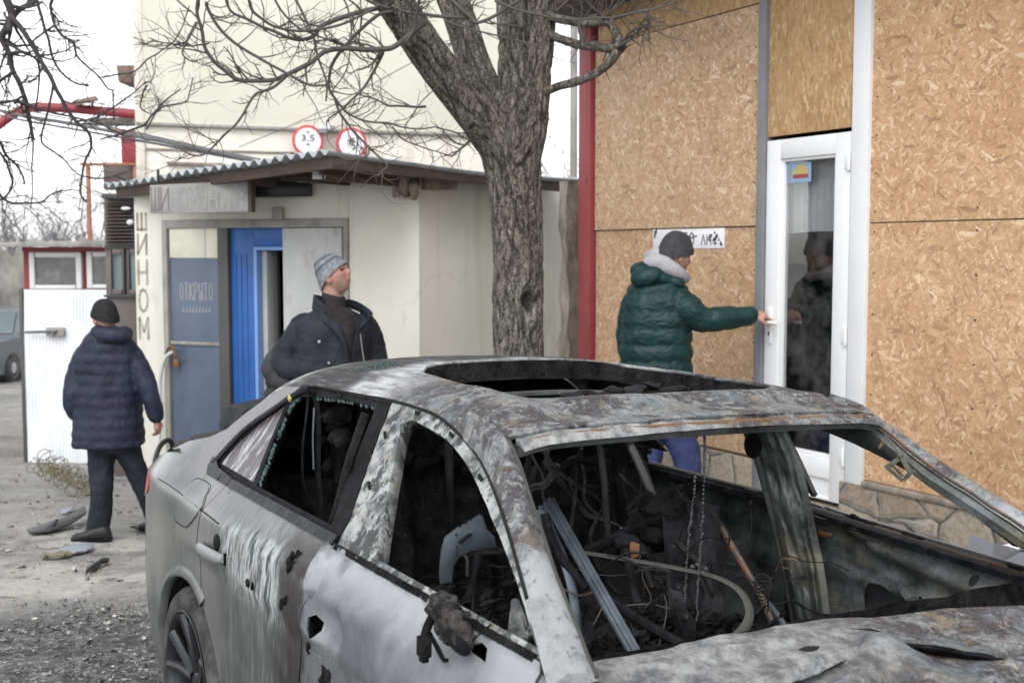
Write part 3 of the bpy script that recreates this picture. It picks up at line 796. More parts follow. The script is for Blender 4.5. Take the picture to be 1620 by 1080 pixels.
# ---------------------------------------------------------------- stroke lettering
GL = {'Ш': [((0, 0), (0, 1)), ((.5, 0), (.5, 1)), ((1, 0), (1, 1)), ((0, 0), (1, 0))],
      'И': [((0, 0), (0, 1)), ((1, 0), (1, 1)), ((0, .05), (1, .95))],
      'Н': [((0, 0), (0, 1)), ((1, 0), (1, 1)), ((0, .5), (1, .5))],
      'О': [((.5 + .5 * math.cos(a), .5 + .5 * math.sin(a)), (.5 + .5 * math.cos(a + .53), .5 + .5 * math.sin(a + .53))) for a in np.arange(0, 6.2, .5236)],
      'М': [((0, 0), (0, 1)), ((1, 0), (1, 1)), ((0, 1), (.5, .35)), ((.5, .35), (1, 1))],
      'Т': [((.5, 0), (.5, 1)), ((0, 1), (1, 1))],
      'А': [((0, 0), (.5, 1)), ((.5, 1), (1, 0)), ((.2, .35), (.8, .35))],
      'Ж': [((.5, 0), (.5, 1)), ((0, 0), (.5, .5)), ((.5, .5), (1, 1)), ((0, 1), (.5, .5)), ((.5, .5), (1, 0))],
      'К': [((0, 0), (0, 1)), ((0, .5), (1, 1)), ((.25, .62), (1, 0))],
      'Р': [((0, 0), (0, 1)), ((0, 1), (.8, 1)), ((.8, 1), (1, .78)), ((1, .78), (.8, .5)), ((.8, .5), (0, .5))],
      'Ы': [((0, 0), (0, 1)), ((0, .5), (.5, .5)), ((.5, .5), (.6, .25)), ((.6, .25), (.5, 0)), ((.5, 0), (0, 0)), ((1, 0), (1, 1))],
      'Е': [((0, 0), (0, 1)), ((0, 0), (1, 0)), ((0, .5), (.8, .5)), ((0, 1), (1, 1))],
      '0': None, '2': [((0, .8), (.3, 1)), ((.3, 1), (.8, .95)), ((.8, .95), (.9, .65)), ((.9, .65), (0, 0)), ((0, 0), (1, 0))],
      '3': [((0, .9), (.5, 1)), ((.5, 1), (.9, .75)), ((.9, .75), (.4, .52)), ((.4, .52), (1, .3)), ((1, .3), (.5, 0)), ((.5, 0), (0, .1))],
      '5': [((1, 1), (.1, 1)), ((.1, 1), (.05, .55)), ((.05, .55), (.6, .6)), ((.6, .6), (1, .35)), ((1, .35), (.6, 0)), ((.6, 0), (0, .08))],
      '9': [((1, .7), (.5, 1)), ((.5, 1), (0, .75)), ((0, .75), (.4, .5)), ((.4, .5), (1, .7)), ((1, .7), (.85, 0))],
      'Л': [((0, 0), (.45, 1)), ((.45, 1), (1, 0))], '-': [((.2, .5), (.8, .5))], '.': [((.4, 0), (.6, 0))], '*': [((.4, .7), (.6, .7))]}
GL['0'] = GL['О']
def letters(mb, text, o, ux, uz, wl, h, gap, th, out, depth=.004):
    """bars laid on a plane: o origin, ux/uz unit axes, out = outward unit vector"""
    x = 0
    for ch in text:
        if ch in GL:
            for a, b in GL[ch]:
                A = o + ux * (x + a[0] * wl) + uz * (a[1] * h); B = o + ux * (x + b[0] * wl) + uz * (b[1] * h)
                d = B - A
                if d.length < 1e-6: continue
                d = d.normalized(); s = d.cross(out).normalized() * th / 2
                A = A - d * th * .4; B = B + d * th * .4
                mb.prism([A - s, B - s, B + s, A + s], out * depth)
        x += wl + gap
    return mb
# ---------------------------------------------------------------- boarded building on the right
def s_of(px): return (WL(px, 397.5) - WP0).dot(WDIR)
def WQ(s, z, out=0.): return Vector((WP0.x, WP0.y, 0)) + WDIR * s + Vector((0, 0, z)) + WN * out
def wbox(mb, s0, s1, z0, z1, o0, o1):
    return mb.prism([WQ(s0, z0, o0), WQ(s1, z0, o0), WQ(s1, z1, o0), WQ(s0, z1, o0)], WN * (o1 - o0))
def zW(px, py): return WL(px, py).z
osb = thing('boarded_building', 'building front boarded with strand board, flagstone base and a white glazed door', 'building', WQ(s_of(1380), 0))
SL_, SG0, SG1, SD1, SP1, SR = s_of(945), s_of(1203.5), s_of(1215.5), s_of(1349), s_of(1378), s_of(2350)
ZS = 1.91; ZB = .47; ZT = 3.245; ZTOP = 3.60
def board(mt, s0, s1, z0, z1, out=0, bow=0):
    mb = MB()
    n = 12
    def f(side):
        def g(u, v):
            s = lerp(s0, s1, u); z = lerp(z0, z1, v)
            b = bow * (fbm(Vector((s * .9, z * .9, s0 * 5)), 2)) * (math.sin(math.pi * u) ** .5)
            return WQ(s, z, out + side + b)
        return g
    mb.grid(f(.012), n, n)
    k = len(mb.v)
    mb.grid(f(0), n, n)
    mb.f[n * n:] = [t[::-1] for t in mb.f[n * n:]]
    m = n + 1
    rim = [i for i in range(m)] + [j * m + n for j in range(1, m)] + [n * m + i for i in range(n - 1, -1, -1)] + [j * m for j in range(n - 1, 0, -1)]
    for a, b in zip(rim, rim[1:] + rim[:1]): mb.f.append((b, a, a + k, b + k))
    o = mb.build('strand_board', mt, bevel=0, fix=True)
    return keep(o, osb)
board(M['osb2'], SL_, SG0 + .004, ZB + .02, ZS - .006, .0, .01)
board(M['osb'], SL_, SG0 + .004, ZS + .003, ZT - .004, .012, .012)
board(M['osb3'], SL_ - .05, SG0, ZT + .002, ZTOP, .020)
board(M['osb3'], SG1 + .002, SD1 + .012, 2.44, ZTOP, .004, .004)
board(M['osb4'], SP1 + .003, s_of(1760), ZS + .003, ZT, .004, .012)
board(M['osb4'], SP1 + .003, s_of(1760), ZB + .03, ZS - .004, .004, .010)
board(M['osb'], s_of(1760) - .004, SR, ZB + .03, ZS - .004, .002, .006)
board(M['osb'], s_of(1760) - .004, SR, ZS + .003, ZT, .002, .006)
board(M['osb3'], SP1 + .003, SR, ZT + .003, ZTOP, .006)
# screws on the boards
mb = MB()
for s0, s1, z0, z1, o_ in ((SL_, SG0, ZB, ZS, .012), (SL_, SG0, ZS, ZT, .024), (SP1, s_of(1760), ZB, ZS, .016), (SP1, s_of(1760), ZS, ZT, .016)):
    for k in range(7):
        for ss in (s0 - .04, (s0 + s1) / 2, s1 + .04):
            zz = lerp(z0 + .06, z1 - .05, k / 6)
            keep(MB().tube([WQ(ss, zz, o_ - .01), WQ(ss, zz, o_ + .005)], .0042, 8).build('screw', M['black_metal']), osb)
mb = MB()   # battens behind the seams and the lining wall behind the boards
wbox(mb, SL_ - .04, SG0, .1, ZTOP - .02, -.20, -.014); wbox(mb, SP1, SR, .1, ZTOP - .02, -.20, -.014); wbox(mb, SG0 - .01, SP1, 2.46, ZTOP - .02, -.20, -.014)
mb.prism([WQ(SL_ + .05, 0, -.201), WQ(SL_ + .05, 0, -3.5), WQ(SL_ + .05, ZTOP - .02, -3.5), WQ(SL_ + .05, ZTOP - .02, -.201)], WDIR * -.15)
keep(mb.build('wall', M['rubble'], fix=True), osb)
mb = MB(); wbox(mb, SL_ + .04, SG0, -.1, ZB, -.22, .035); wbox(mb, SG0 - .003, SD1, -.1, .30, -.22, .02)
keep(mb.build('stone_base', M['stone'], bevel=.008), osb)
mb = MB(); wbox(mb, s_of(1344), SR, -.3, ZB, -.22, .05)
def jag(v): return v
keep(mb.build('stone_base', M['stone'], bevel=.012), osb)
mb = MB(); wbox(mb, SP1 - .02, SR, ZB - .004, ZB + .026, -.10, .062)
keep(mb.build('mortar_ledge', M['rubble'], bevel=.008), osb)
mb = MB(); wbox(mb, SG0, SG1, .12, ZTOP, -.02, .045)
keep(mb.build('grey_post', M['grey_post'], bevel=.004), osb)
mb = MB(); wbox(mb, SD1 - .012, SP1, .32, ZTOP, -.03, .040)
keep(mb.build('white_post', M['pvc_post'], bevel=.005), osb)
sr0, sr1 = s_of(925), s_of(943.5)
mb = MB(); wbox(mb, sr0, sr1, -.1, 3.42, -.06, .06)
mb2 = MB(); wbox(mb2, sr1 + .0, SL_ + .004, -.1, 3.42, -.01, .05)
rp = keep(mb.build('red_post', M['red_post'], bevel=.005), osb)
# stone pier at the left corner
def pier(u, v): return None
rings = []
for k in range(22):
    z = -.2 + 2.52 * k / 21
    r = []
    for j in range(16):
        a = 2 * math.pi * j / 16
        q = Vector((math.cos(a), math.sin(a)))
        m_ = max(abs(q.x), abs(q.y)); q = q / m_ * .9
        s = (WL(915, 397.5, -.34) - WP0).dot(WDIR) + q.x * .065; o_ = -.34 + q.y * .16
        n_ = fbm(Vector((s * 9, o_ * 9, z * 4)), 3) * .035
        r.append(WQ(s + n_, z, o_ + n_))
    rings.append(r)
keep(MB().loft(rings).build('stone_pier', M['rubble'], fix=True, ang=25), osb)
mb = MB(); wbox(mb, s_of(893), SR, ZTOP - .10, ZTOP + .07, -.3, .42)
keep(mb.build('eave', M['old_wood'], bevel=.006), osb)
mb = MB(); wbox(mb, s_of(889), SR, ZTOP + .072, ZTOP + .11, -3.0, .50)
keep(mb.build('roof_sheet', M['zinc'], bevel=.006), osb)
# the white door
door = MB()
dz0, dz1, st = .33, 2.415, .118
dl, dr = SG1 - .008, SD1 - .0
wbox(door, dl, dl - st, dz0, dz1, -.045, .030); wbox(door, dr + st, dr, dz0, dz1, -.045, .030)
wbox(door, dl - st, dr + st, dz1 - .115, dz1, -.044, .029); wbox(door, dl - st, dr + st, .455, .575, -.044, .029)
wbox(door, dl - st, dr + st, dz0, dz0 + .02, -.044, .029); wbox(door, dl - st, dr + st, dz0 + .02, .455, -.03, .010)
for (a, b, c, d) in ((dl - st, dl - st - .018, .575, dz1 - .115), (dr + st + .018, dr + st, .575, dz1 - .115)):
    wbox(door, a, b, c, d, -.03, .016)
wbox(door, dl - st - .018, dr + st + .018, .575, .593, -.03, .016); wbox(door, dl - st - .018, dr + st + .018, dz1 - .133, dz1 - .115, -.03, .016)
door = keep(door.build('door', M['pvc'], bevel=.005), osb)
gl = MB(); gl.add([WQ(dl - st + .006, .57, -.008), WQ(dr + st - .006, .57, -.008), WQ(dr + st - .006, dz1 - .11, -.008), WQ(dl - st + .006, dz1 - .11, -.008)], [(0, 1, 2, 3)])
keep(gl.build('glass_pane', M['glass']), door)
mb = MB()
hs_, hz = dl - .055, zW(1221, 508)
hp = lambda a, z, o_: WQ(hs_ + a, hz + z, o_)
mb.prism([hp(.016, -.13, .030), hp(-.016, -.13, .030), hp(-.016, .085, .030), hp(.016, .085, .030)], WN * .012)
mb.tube([hp(0, 0, .04), hp(0, 0, .085)], .011, 10)
mb.tube(spline([hp(.005, 0, .085), hp(-.03, 0, .088), hp(-.12, -.004, .085)], 5), .011, 10)
keep(mb.build('door_handle', M['pvc'], bevel=.002), door)
mb = MB(); wbox(mb, hs_ + .006, hs_ - .006, hz - .085, hz - .06, .0425, .0445)
keep(mb.build('keyhole', M['black_metal']), door)
for zc in (2.25, 1.28, .6):
    mb = MB(); mb.tube([WQ(SD1 + .006, zc - .05, .036), WQ(SD1 + .006, zc + .05, .036)], .012, 10)
    wbox(mb, SD1 + .04, SD1 + .012, zc - .04, zc + .04, .030, .036)
    keep(mb.build('hinge', M['pvc'], bevel=.001), door)
st_ = MB(); s0, s1 = s_of(1239), s_of(1280); z0, z1 = zW(1255, 289), zW(1255, 258)
wbox(st_, s0, s1, z0, z1, -.0055, -.004)
stk = keep(st_.build('sticker', M['sticker_b']), door)
mb = MB(); wbox(mb, lerp(s0, s1, .32), lerp(s0, s1, .9), lerp(z0, z1, .42), lerp(z0, z1, .68), -.0039, -.0030)
wbox(mb, lerp(s0, s1, .45), lerp(s0, s1, .8), lerp(z0, z1, .685), lerp(z0, z1, .9), -.0039, -.0030)
keep(mb.build('sticker_print', M['sticker_y']), stk)
mb = MB(); wbox(mb, lerp(s0, s1, .32), lerp(s0, s1, .9), lerp(z0, z1, .2), lerp(z0, z1, .40), -.0039, -.0030)
keep(mb.build('sticker_print', M['sticker_r']), stk)
mb = MB()
for q in [(.06, .1, .2, .9)]:
    cc = WQ(lerp(s0, s1, .18), lerp(z0, z1, .5), -.0038)
    mb.prism([cc + WDIR * (.02 * math.cos(t)) + Vector((0, 0, .05 * math.sin(t))) for t in np.arange(0, 6.28, .4)], WN * .001)
keep(mb.build('sticker_print', M['sticker_black'] if 'sticker_black' in M else M['grey_plastic']), stk)
# room behind the pane, with an added grey panel imitating a reflection
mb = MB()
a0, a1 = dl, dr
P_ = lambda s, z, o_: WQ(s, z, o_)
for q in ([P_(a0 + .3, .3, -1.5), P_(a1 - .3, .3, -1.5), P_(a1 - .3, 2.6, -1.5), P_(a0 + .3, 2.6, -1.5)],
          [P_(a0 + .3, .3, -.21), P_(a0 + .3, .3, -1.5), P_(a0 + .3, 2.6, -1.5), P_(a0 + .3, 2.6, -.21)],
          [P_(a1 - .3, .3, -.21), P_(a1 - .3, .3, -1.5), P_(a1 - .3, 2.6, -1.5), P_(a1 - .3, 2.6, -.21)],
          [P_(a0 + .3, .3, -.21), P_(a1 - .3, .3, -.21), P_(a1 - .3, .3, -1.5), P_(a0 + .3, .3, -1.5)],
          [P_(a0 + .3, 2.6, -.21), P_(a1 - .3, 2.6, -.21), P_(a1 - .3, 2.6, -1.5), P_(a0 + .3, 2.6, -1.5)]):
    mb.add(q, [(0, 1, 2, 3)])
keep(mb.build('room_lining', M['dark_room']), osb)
zc0 = 1.86
def cur(u, v):
    s = lerp(dl - .06, dr + .06, u); top = 2.38
    z = lerp(zc0 + .012 * math.sin(u * 3), top, v)
    return WQ(s, z, -.075 + .002 * math.sin(u * 19 + .8 * v) + .25 *   .008 * math.sin(u * 67))
keep(MB().grid(cur, 90, 10).build('reflection_panel', M['reflection_panel'], ang=180), osb)
# house-number plate with burn holes, hung on the boards (a thing of its own)
plate = MB(); p0, p1 = s_of(1037), s_of(1150); q0, q1 = 1.775, 1.905
wbox(plate, p0, p1, q0, q1, .018, .022)
pl = plate.build('address_plate', M['sign_white'], bevel=.001)
tag(pl, 'white plate with hand-written digits and scorched corner nailed on the strand board', 'plate')
mb = MB(); up = Vector((0, 0, 1)); ux = WDIR * -1
letters(mb, '0259', WQ(s_of(1062), 1.805, .0225), ux, up, .050, .072, .026, .009, WN, .002)
letters(mb, '*', WQ(s_of(1103), 1.82, .0225), ux, up, .03, .05, .02, .012, WN, .002)
letters(mb, 'ЛН', WQ(s_of(1114), 1.80, .0225), ux, up, .040, .062, .016, .007, WN, .002)
ch = mb.build('digits', M['cable']); ch.parent = pl
mb = MB()
for k in range(26):
    s = s_of(1135) + random.gauss(0, .03); z = 1.83 + random.gauss(0, .035)
    if not (q0 + .01 < z < q1 - .01): continue
    r = random.uniform(.004, .013)
    mb.prism([WQ(s, z, .0226) + ux * (r * random.uniform(.5, 1.2) * math.cos(t)) + up * (r * random.uniform(.5, 1.2) * math.sin(t)) for t in np.arange(0, 6.2, .7)], WN * (.001 + .0006 * random.random()))
for k in range(6):
    s = s_of(1041) + random.gauss(0, .006); z = 1.87 + random.gauss(0, .016)
    r = random.uniform(.004, .01)
    mb.prism([WQ(s, z, .0226) + ux * (r * math.cos(t)) + up * (r * 1.6 * math.sin(t)) for t in np.arange(0, 6.2, .7)], WN * (.001 + .0006 * random.random()))
ch = tag(mb.build('scorch_mark', M['sign_black']), kind='stuff'); ch.parent = pl
# ---------------------------------------------------------------- tyre-fitting shed
A1 = PD(663, 397.5, 9.95); A2 = PD(255, 397.5, 11.0); A3 = PD(915, 397.5, 11.9)
SDr = (A2 - A1).normalized(); SN = Vector((SDr.y, -SDr.x, 0)); SN = SN if SN.y < 0 else -SN
A1g = Vector((A1.x, A1.y, 0))
def SQ(px, py, out=0.): return PPL(px, py, A1 + SN * out, SN)
def SS(px): return (SQ(px, 397.5) - A1).dot(SDr)
def SP(s, z, out=0.): return A1g + SDr * s + Vector((0, 0, z)) + SN * out
def sbox(mb, s0, s1, z0, z1, o0, o1): return mb.prism([SP(s0, z0, o0), SP(s1, z0, o0), SP(s1, z1, o0), SP(s0, z1, o0)], SN * (o1 - o0))
shed = thing('workshop_shed', 'low cream plastered workshop shed with corrugated roof and blue door', 'shed', SP(SS(450), -.1))
sA, sB = SS(258), SS(552)
ZL = 2.035
mb = MB(); sbox(mb, SS(213), sA, -.9, 2.42, -.3, 0); sbox(mb, sB, 0, -.9, 2.42, -.3, 0); sbox(mb, sA, sB, ZL, 2.42, -.3, 0)
sbox(mb, SS(213), 0, -.9, -.10, -3.0, -.31)
keep(mb.build('wall', M['shed_wall'], bevel=.01), shed)
R2 = (Vector((A3.x, A3.y, 0)) - A1g); R2n = R2.normalized(); RN = Vector((R2n.y, -R2n.x, 0)); RN = RN if RN.y < 0 else -RN
mb = MB(); mb.prism([A1g + Vector((0, 0, -.9)) - RN * .003, A1g + R2 * 1.2 + Vector((0, 0, -.9)), A1g + R2 * 1.2 + Vector((0, 0, 2.42)), A1g + Vector((0, 0, 2.42)) - RN * .003], RN * -.28)
keep(mb.build('side_wall', M['shed_wall2'], bevel=.004), shed)
mb = MB(); sbox(mb, sA, sB + .05, -.4, -.10, -.5, .22)
keep(mb.build('step', M['concrete'], bevel=.015), shed)
# roof
RA, RB, RC = PD(163, 292, 11.2), PD(519, 238, 8.9), PD(926, 284, 11.2)
RD = RA + (RC - RB)
nA = 24
def rf(off):
    def f(u, v):
        p = RA.lerp(RB, u).lerp(RD.lerp(RC, u), v)
        ph = u * nA * 2 * math.pi
        sag = -.03 * math.sin(math.pi * v) + .012 * fbm(Vector((u * 5, v * 5, 1)), 2)
        return p + Vector((0, 0, .022 * math.sin(ph) + sag + off - .03 * (1 - u) * math.sin(u * 9) * .4))
    return f
mb = MB().grid(rf(0), nA * 10, 24); k = len(mb.v)
mb.grid(rf(-.009), nA * 10, 24)
n_ = nA * 10
half = len(mb.f) // 2
mb.f[half:] = [t[::-1] for t in mb.f[half:]]
m = n_ + 1
rim = list(range(m)) + [j * m + n_ for j in range(1, 25)] + [24 * m + i for i in range(n_ - 1, -1, -1)] + [j * m for j in range(23, 0, -1)]
for a, b in zip(rim, rim[1:] + rim[:1]): mb.f.append((b, a, a + k, b + k))
keep(mb.build('corrugated_roof', M['zinc'], fix=True, ang=60), shed)
def beam(a, b, w_, h, mt, name='beam', bevel=.004):
    d = (b - a).normalized(); s = d.cross(Vector((0, 0, 1))).normalized() * w_ / 2; u = Vector((0, 0, h))
    return keep(MB().prism([a - s, a + s, a + s - u, a - s - u], b - a).build(name, mt, bevel=bevel, fix=True), shed)
e1 = (RC - RB).normalized(); e0 = (RA - RB).normalized()
dn = lambda p, z: p - Vector((0, 0, z))
beam(dn(RB + e0 * .05 + e1 * .10, .035), dn(RA - e0 * .10 + e1 * .10, .035), .05, .085, M['old_wood'], 'fascia')
beam(dn(RB + e1 * .06 + e0 * .06, .035), dn(RC - e1 * .1 + e0 * .06, .035), .06, .09, M['old_wood'], 'rafter')
p = PD(506, 262, 9.5); q = PD(660, 276, 9.95)
beam(p, q, .10, .11, M['old_wood'], 'rafter')
mb = MB(); sbx = PD(505, 272, 9.49)
keep(MB().box(sbx + Vector((-.0, -.015, 0)), (.10, .02, .115)).build('rafter_end', M['pvc_post']), shed)
beam(PD(398, 292, 10.3), PD(492, 290, 10.3), .12, .11, M['black_metal'], 'rafter')
for k in range(6):
    a = RB.lerp(RA, .12 + .15 * k)
    beam(dn(a + e1 * .25, .05), dn(a + e1 * 2.2, .05), .06, .08, M['old_wood'], 'rafter')
# broken masonry under the eave at the corner
mb = MB()
for (x, y, w_, h, d) in ((640, 292, 26, 40, 9.88), (655, 300, 18, 30, 9.85), (628, 302, 16, 16, 9.86), (632, 285, 40, 14, 9.9)):
    mb.ell(PD(x, y, d), (w_ / 2 * d / F, .10, h / 2 * d / F), nu=9, nv=6)
for i, v in enumerate(mb.v): mb.v[i] = tuple(Vector(v) + Vector((fbm(Vector(v) * 14, 2), 0, fbm(Vector(v) * 14 + Vector((5, 5, 5)), 2))) * .03)
keep(mb.build('broken_masonry', M['rubble'], ang=20), shed)
mb = MB(); a = A1g + R2n * .03; mb.prism([a + Vector((0, 0, 2.26)) + RN * .001, a + R2n * .42 + Vector((0, 0, 2.28)) + RN * .001, a + R2n * .42 + Vector((0, 0, 2.40)) + RN * .001, a + Vector((0, 0, 2.40)) + RN * .001], RN * .05)
keep(mb.build('brick_ledge', M['rubble'], bevel=.01), shed)
# door frame and leaves
mb = MB(); sbox(mb, sA, sA - .055, -.1, ZL, -.25, .02); sbox(mb, SS(545), sB, -.1, ZL - .001, -.25, .02); sbox(mb, sA - .055, SS(545), ZL - .075, ZL, -.25, .018)
keep(mb.build('door_frame', M['concrete'], bevel=.006), shed)
d0, d1 = SS(268), SS(346)
md = MB(); sbox(md, d0, d1, -.08, ZL - .09, -.04, -.005)
md = keep(md.build('metal_door', M['blue_metal'], bevel=.003), shed)
zp1, zp0 = SQ(300, 361).z, SQ(300, 408).z
mb = MB(); sbox(mb, d0 - .005, SS(325), zp0, zp1, -.005, .003); sbox(mb, SS(325) - .006, d1 + .01, zp0, zp1, -.005, .003)
keep(mb.build('cream_panel', M['cream_metal'], bevel=.001), md)
mb = MB(); zr = SQ(310, 543).z; sbox(mb, d0, d1 + .0, zr - .014, zr + .014, -.005, .014)
keep(mb.build('door_rail', M['concrete'], bevel=.003), md)
mb = MB(); sbox(mb, SS(345.5), SS(362), -.09, ZL - .076, -.10, .02)
keep(mb.build('door_post', M['dark_frame'], bevel=.006), shed)
mb = MB(); letters(mb, 'ОТКРЫТО', SP(SS(283), SQ(300, 474).z, -.0045), -SDr, Vector((0, 0, 1)), .034, .15, .020, .012, SN, .001)
keep(mb.build('faded_writing', M['letter_pale']), md)
mb = MB()
for k in range(9):
    s = SS(286) - k * .036; z = SQ(300, 494).z
    mb.prism([SP(s, z, -.0045), SP(s - .022, z + .006, -.0045), SP(s - .020, z + .05, -.0045), SP(s - .014, z + .05, -.0045), SP(s - .012, z + .018, -.0045), SP(s, z + .012, -.0045)], SN * .001)
keep(mb.build('faded_writing', M['letter_pale']), md)
mb = MB()
mb.tube(spline([SQ(262, 560, .05), SQ(268, 548, .07), SQ(276, 552, .06), SQ(279, 566, .05)], 5), .012, 8)
mb.box(SQ(279, 574, .05), (.05, .03, .07))
keep(mb.build('padlock', M['rust'], bevel=.006), md)
tag(MB().tube(spline([SQ(274, 556, .05), SQ(262, 565, .08), SQ(255, 590, .08), SQ(253, 620, .07), SQ(252, 700, .09)], 6), .016, 8).build('hanging_hose', M['pale_hose']), 'pale hose hanging from the bolt of the grey-blue door', 'hose')
# blue door leaf, open doorway
mb = MB(); b0, b1 = SS(363), SS(400)
sbox(mb, b0, b1, -.09, ZL - .076, -.14, -.02)
bd = keep(mb.build('blue_door', M['blue'], bevel=.004), shed)
mb = MB()
for x in (371, 379, 388): sbox(mb, SS(x) + .004, SS(x) - .004, -.05, ZL - .30, -.02, -.014)
keep(mb.build('door_boards', M['blue']), bd)
mb = MB(); sbox(mb, b1 - .001, SS(448), ZL - .24, ZL - .077, -.14, -.02)
keep(mb.build('blue_lintel', M['blue'], bevel=.004), shed)
mb = MB(); sbox(mb, b1 - .002, SS(405), -.09, ZL - .27, -.13, -.005); sbox(mb, b1 - .002, SS(448), ZL - .27, ZL - .241, -.13, -.005)
keep(mb.build('pale_blue_frame', M['light_blue'], bevel=.003), shed)
mb = MB(); sbox(mb, SS(405.5), SS(413), -.09, ZL - .272, -.22, -.08)
keep(mb.build('inner_jamb', M['grey_panel'], bevel=.004), shed)
mb = MB(); sbox(mb, SS(414), SS(416), -.09, ZL - .272, -.26, -.2)
keep(mb.build('inner_door', M['cable'], bevel=.004), shed)
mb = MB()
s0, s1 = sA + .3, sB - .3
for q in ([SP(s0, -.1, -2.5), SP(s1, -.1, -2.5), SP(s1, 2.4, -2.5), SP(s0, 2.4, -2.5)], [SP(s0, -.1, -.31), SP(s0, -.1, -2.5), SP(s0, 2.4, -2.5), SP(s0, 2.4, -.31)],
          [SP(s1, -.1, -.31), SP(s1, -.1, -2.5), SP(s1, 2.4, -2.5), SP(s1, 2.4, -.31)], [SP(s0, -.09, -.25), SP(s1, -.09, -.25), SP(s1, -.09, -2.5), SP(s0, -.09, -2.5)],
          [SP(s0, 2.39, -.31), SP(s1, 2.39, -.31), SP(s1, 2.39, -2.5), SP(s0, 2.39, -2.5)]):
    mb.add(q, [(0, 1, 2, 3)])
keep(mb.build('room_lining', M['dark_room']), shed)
mb = MB(); sbox(mb, SS(447), SS(541), -.09, ZL - .08, -.08, .0)
gp = keep(mb.build('grey_door_panel', M['grey_panel'], bevel=.006), shed)
mb = MB(); sbox(mb, SS(541.5), SS(544.8), -.09, ZL - .08, -.08, .012)
keep(mb.build('panel_edge', M['cable'], bevel=.002), shed)
mb = MB(); mb.box(SQ(440, 338, .05), (.09, .09, .11))
keep(mb.build('lamp_box', M['concrete'], bevel=.01), shed)
# lettered upright strip: Ш И Н О М
mb = MB()
for chx, (yt, yb) in zip('ШИНОМ', ((338, 363), (371, 402), (412, 449), (458, 492), (503, 535))):
    zt, zb = SQ(225, yt).z, SQ(225, yb).z
    letters(mb, chx, SP(SS(218.5), zb, .001), -SDr, Vector((0, 0, 1)), SS(218.5) - SS(232), zt - zb, 0, .024, SN, .003)
keep(mb.build('painted_letters', M['letter']), shed)
# signboard under the eave
so_ = .55
def SB(px, py, out=so_): return SQ(px, py, out)
mb = MB(); mb.prism([SB(237, 338), SB(392, 335), SB(392, 286), SB(237, 293)], SN * -.04)
sg = mb.build('shop_sign', M['grey_wood'], bevel=.003)
tag(sg, 'grey weathered signboard with ghosted letters under the corrugated eave', 'sign')
mb = MB(); mb.prism([SB(392.3, 335.4), SB(397.5, 335), SB(397.5, 285.5), SB(392.3, 285.7)], SN * -.06)
ch = mb.build('board_end', M['old_wood']); ch.parent = sg
mb = MB(); mg = MB(); px = 240; k_ = 0
for chx in 'ШИНОМОНТАЖ':
    bl, tl = SB(px, 332, so_ + .0015), SB(px, 297, so_ + .0015)
    br = SB(px + 11.5, 332, so_ + .0015)
    letters(mb if k_ < 2 else (mg if k_ < 8 or k_ == 8 else mg), chx, bl, (br - bl).normalized(), Vector((0, 0, 1)), (br - bl).length, tl.z - bl.z, 0, .012, SN, .001)
    px += 15.2; k_ += 1
ch = mb.build('letters', M['ghost']); ch.parent = sg
ch = mg.build('letters', M['letter_pale']); ch.parent = sg
# hangers that carry the signboard from the eave
mb = MB()
for px in (250, 380): mb.tube([SB(px, 290, so_ - .02), SB(px, 268, so_ - .02)], .012, 6)
ch = mb.build('hanger', M['black_metal']); ch.parent = sg
# ---------------------------------------------------------------- tall cream building behind
Y1, Y2 = PD(222, 397.5, 16.0), PD(660, 397.5, 17.3)
YD = (Y2 - Y1).normalized(); YN = Vector((YD.y, -YD.x, 0)); YN = YN if YN.y < 0 else -YN
Y1g = Vector((Y1.x, Y1.y, 0))
def YQ(px, py, out=0.): return PPL(px, py, Y1 + YN * out, YN)
def YS(px): return (YQ(px, 397.5) - Y1).dot(YD)
def YP(s, z, o): return Y1g + YD * s + Vector((0, 0, z)) + YN * o
def ybox(mb, s0, s1, z0, z1, o0, o1): return mb.prism([YP(s0, z0, o0), YP(s1, z0, o0), YP(s1, z1, o0), YP(s0, z1, o0)], YN * (o1 - o0))
yb = thing('cream_building', 'tall cream yellow rendered building with pale lower band behind the shed', 'building', YP(3, -1, 0))
ye = YS(838); zl1, zl2 = YQ(240, 195).z, YQ(240, 234).z
BK = Vector((0, 6, 0))
mb = MB(); mb.prism([YP(0, zl1, 0), YP(ye, zl1, 0), YP(ye, 9, 0), YP(0, 9, 0)], BK)
keep(mb.build('upper_wall', M['yellow'], bevel=.01), yb)
mb = MB(); mb.prism([YP(.002, -1.2, -.03), YP(ye - .02, -1.2, -.03), YP(ye - .02, zl1 - .03, -.03), YP(.002, zl1 - .03, -.03)], BK)
keep(mb.build('lower_wall', M['white_plaster'], bevel=.01), yb)
mb = MB(); ybox(mb, -.02, ye + .02, zl1 - .032, zl1 + .008, -.20, .03)
keep(mb.build('ledge', M['concrete'], bevel=.006), yb)
mb = MB(); ybox(mb, .02, YS(468), zl2 - .03, zl2, -.03, -.012)
keep(mb.build('ledge', M['rubble'], bevel=.004), yb)
mb = MB(); ybox(mb, YS(268), YS(360), YQ(300, 262).z, YQ(300, 257).z, -.03, .02); ybox(mb, YS(303), YS(360), YQ(300, 265).z - .25, YQ(300, 266).z, -.03, -.02)
keep(mb.build('lintel', M['rubble'], bevel=.003), yb)
mb = MB(); mb.prism([YP(-.03, -1.2, .012), YP(.085, -1.2, .012), YP(.085, 9.1, .012), YP(-.03, 9.1, .012)], Vector((0, .25, 0)))
keep(mb.build('corner_trim', M['white_plaster'], bevel=.008), yb)
mb = MB()
mb.prism([YQ(183, 103, -.1), YQ(221, 103, -.1), YQ(221, 130, -.1), YQ(188, 131, -.1)], Vector((0, .5, 0)))
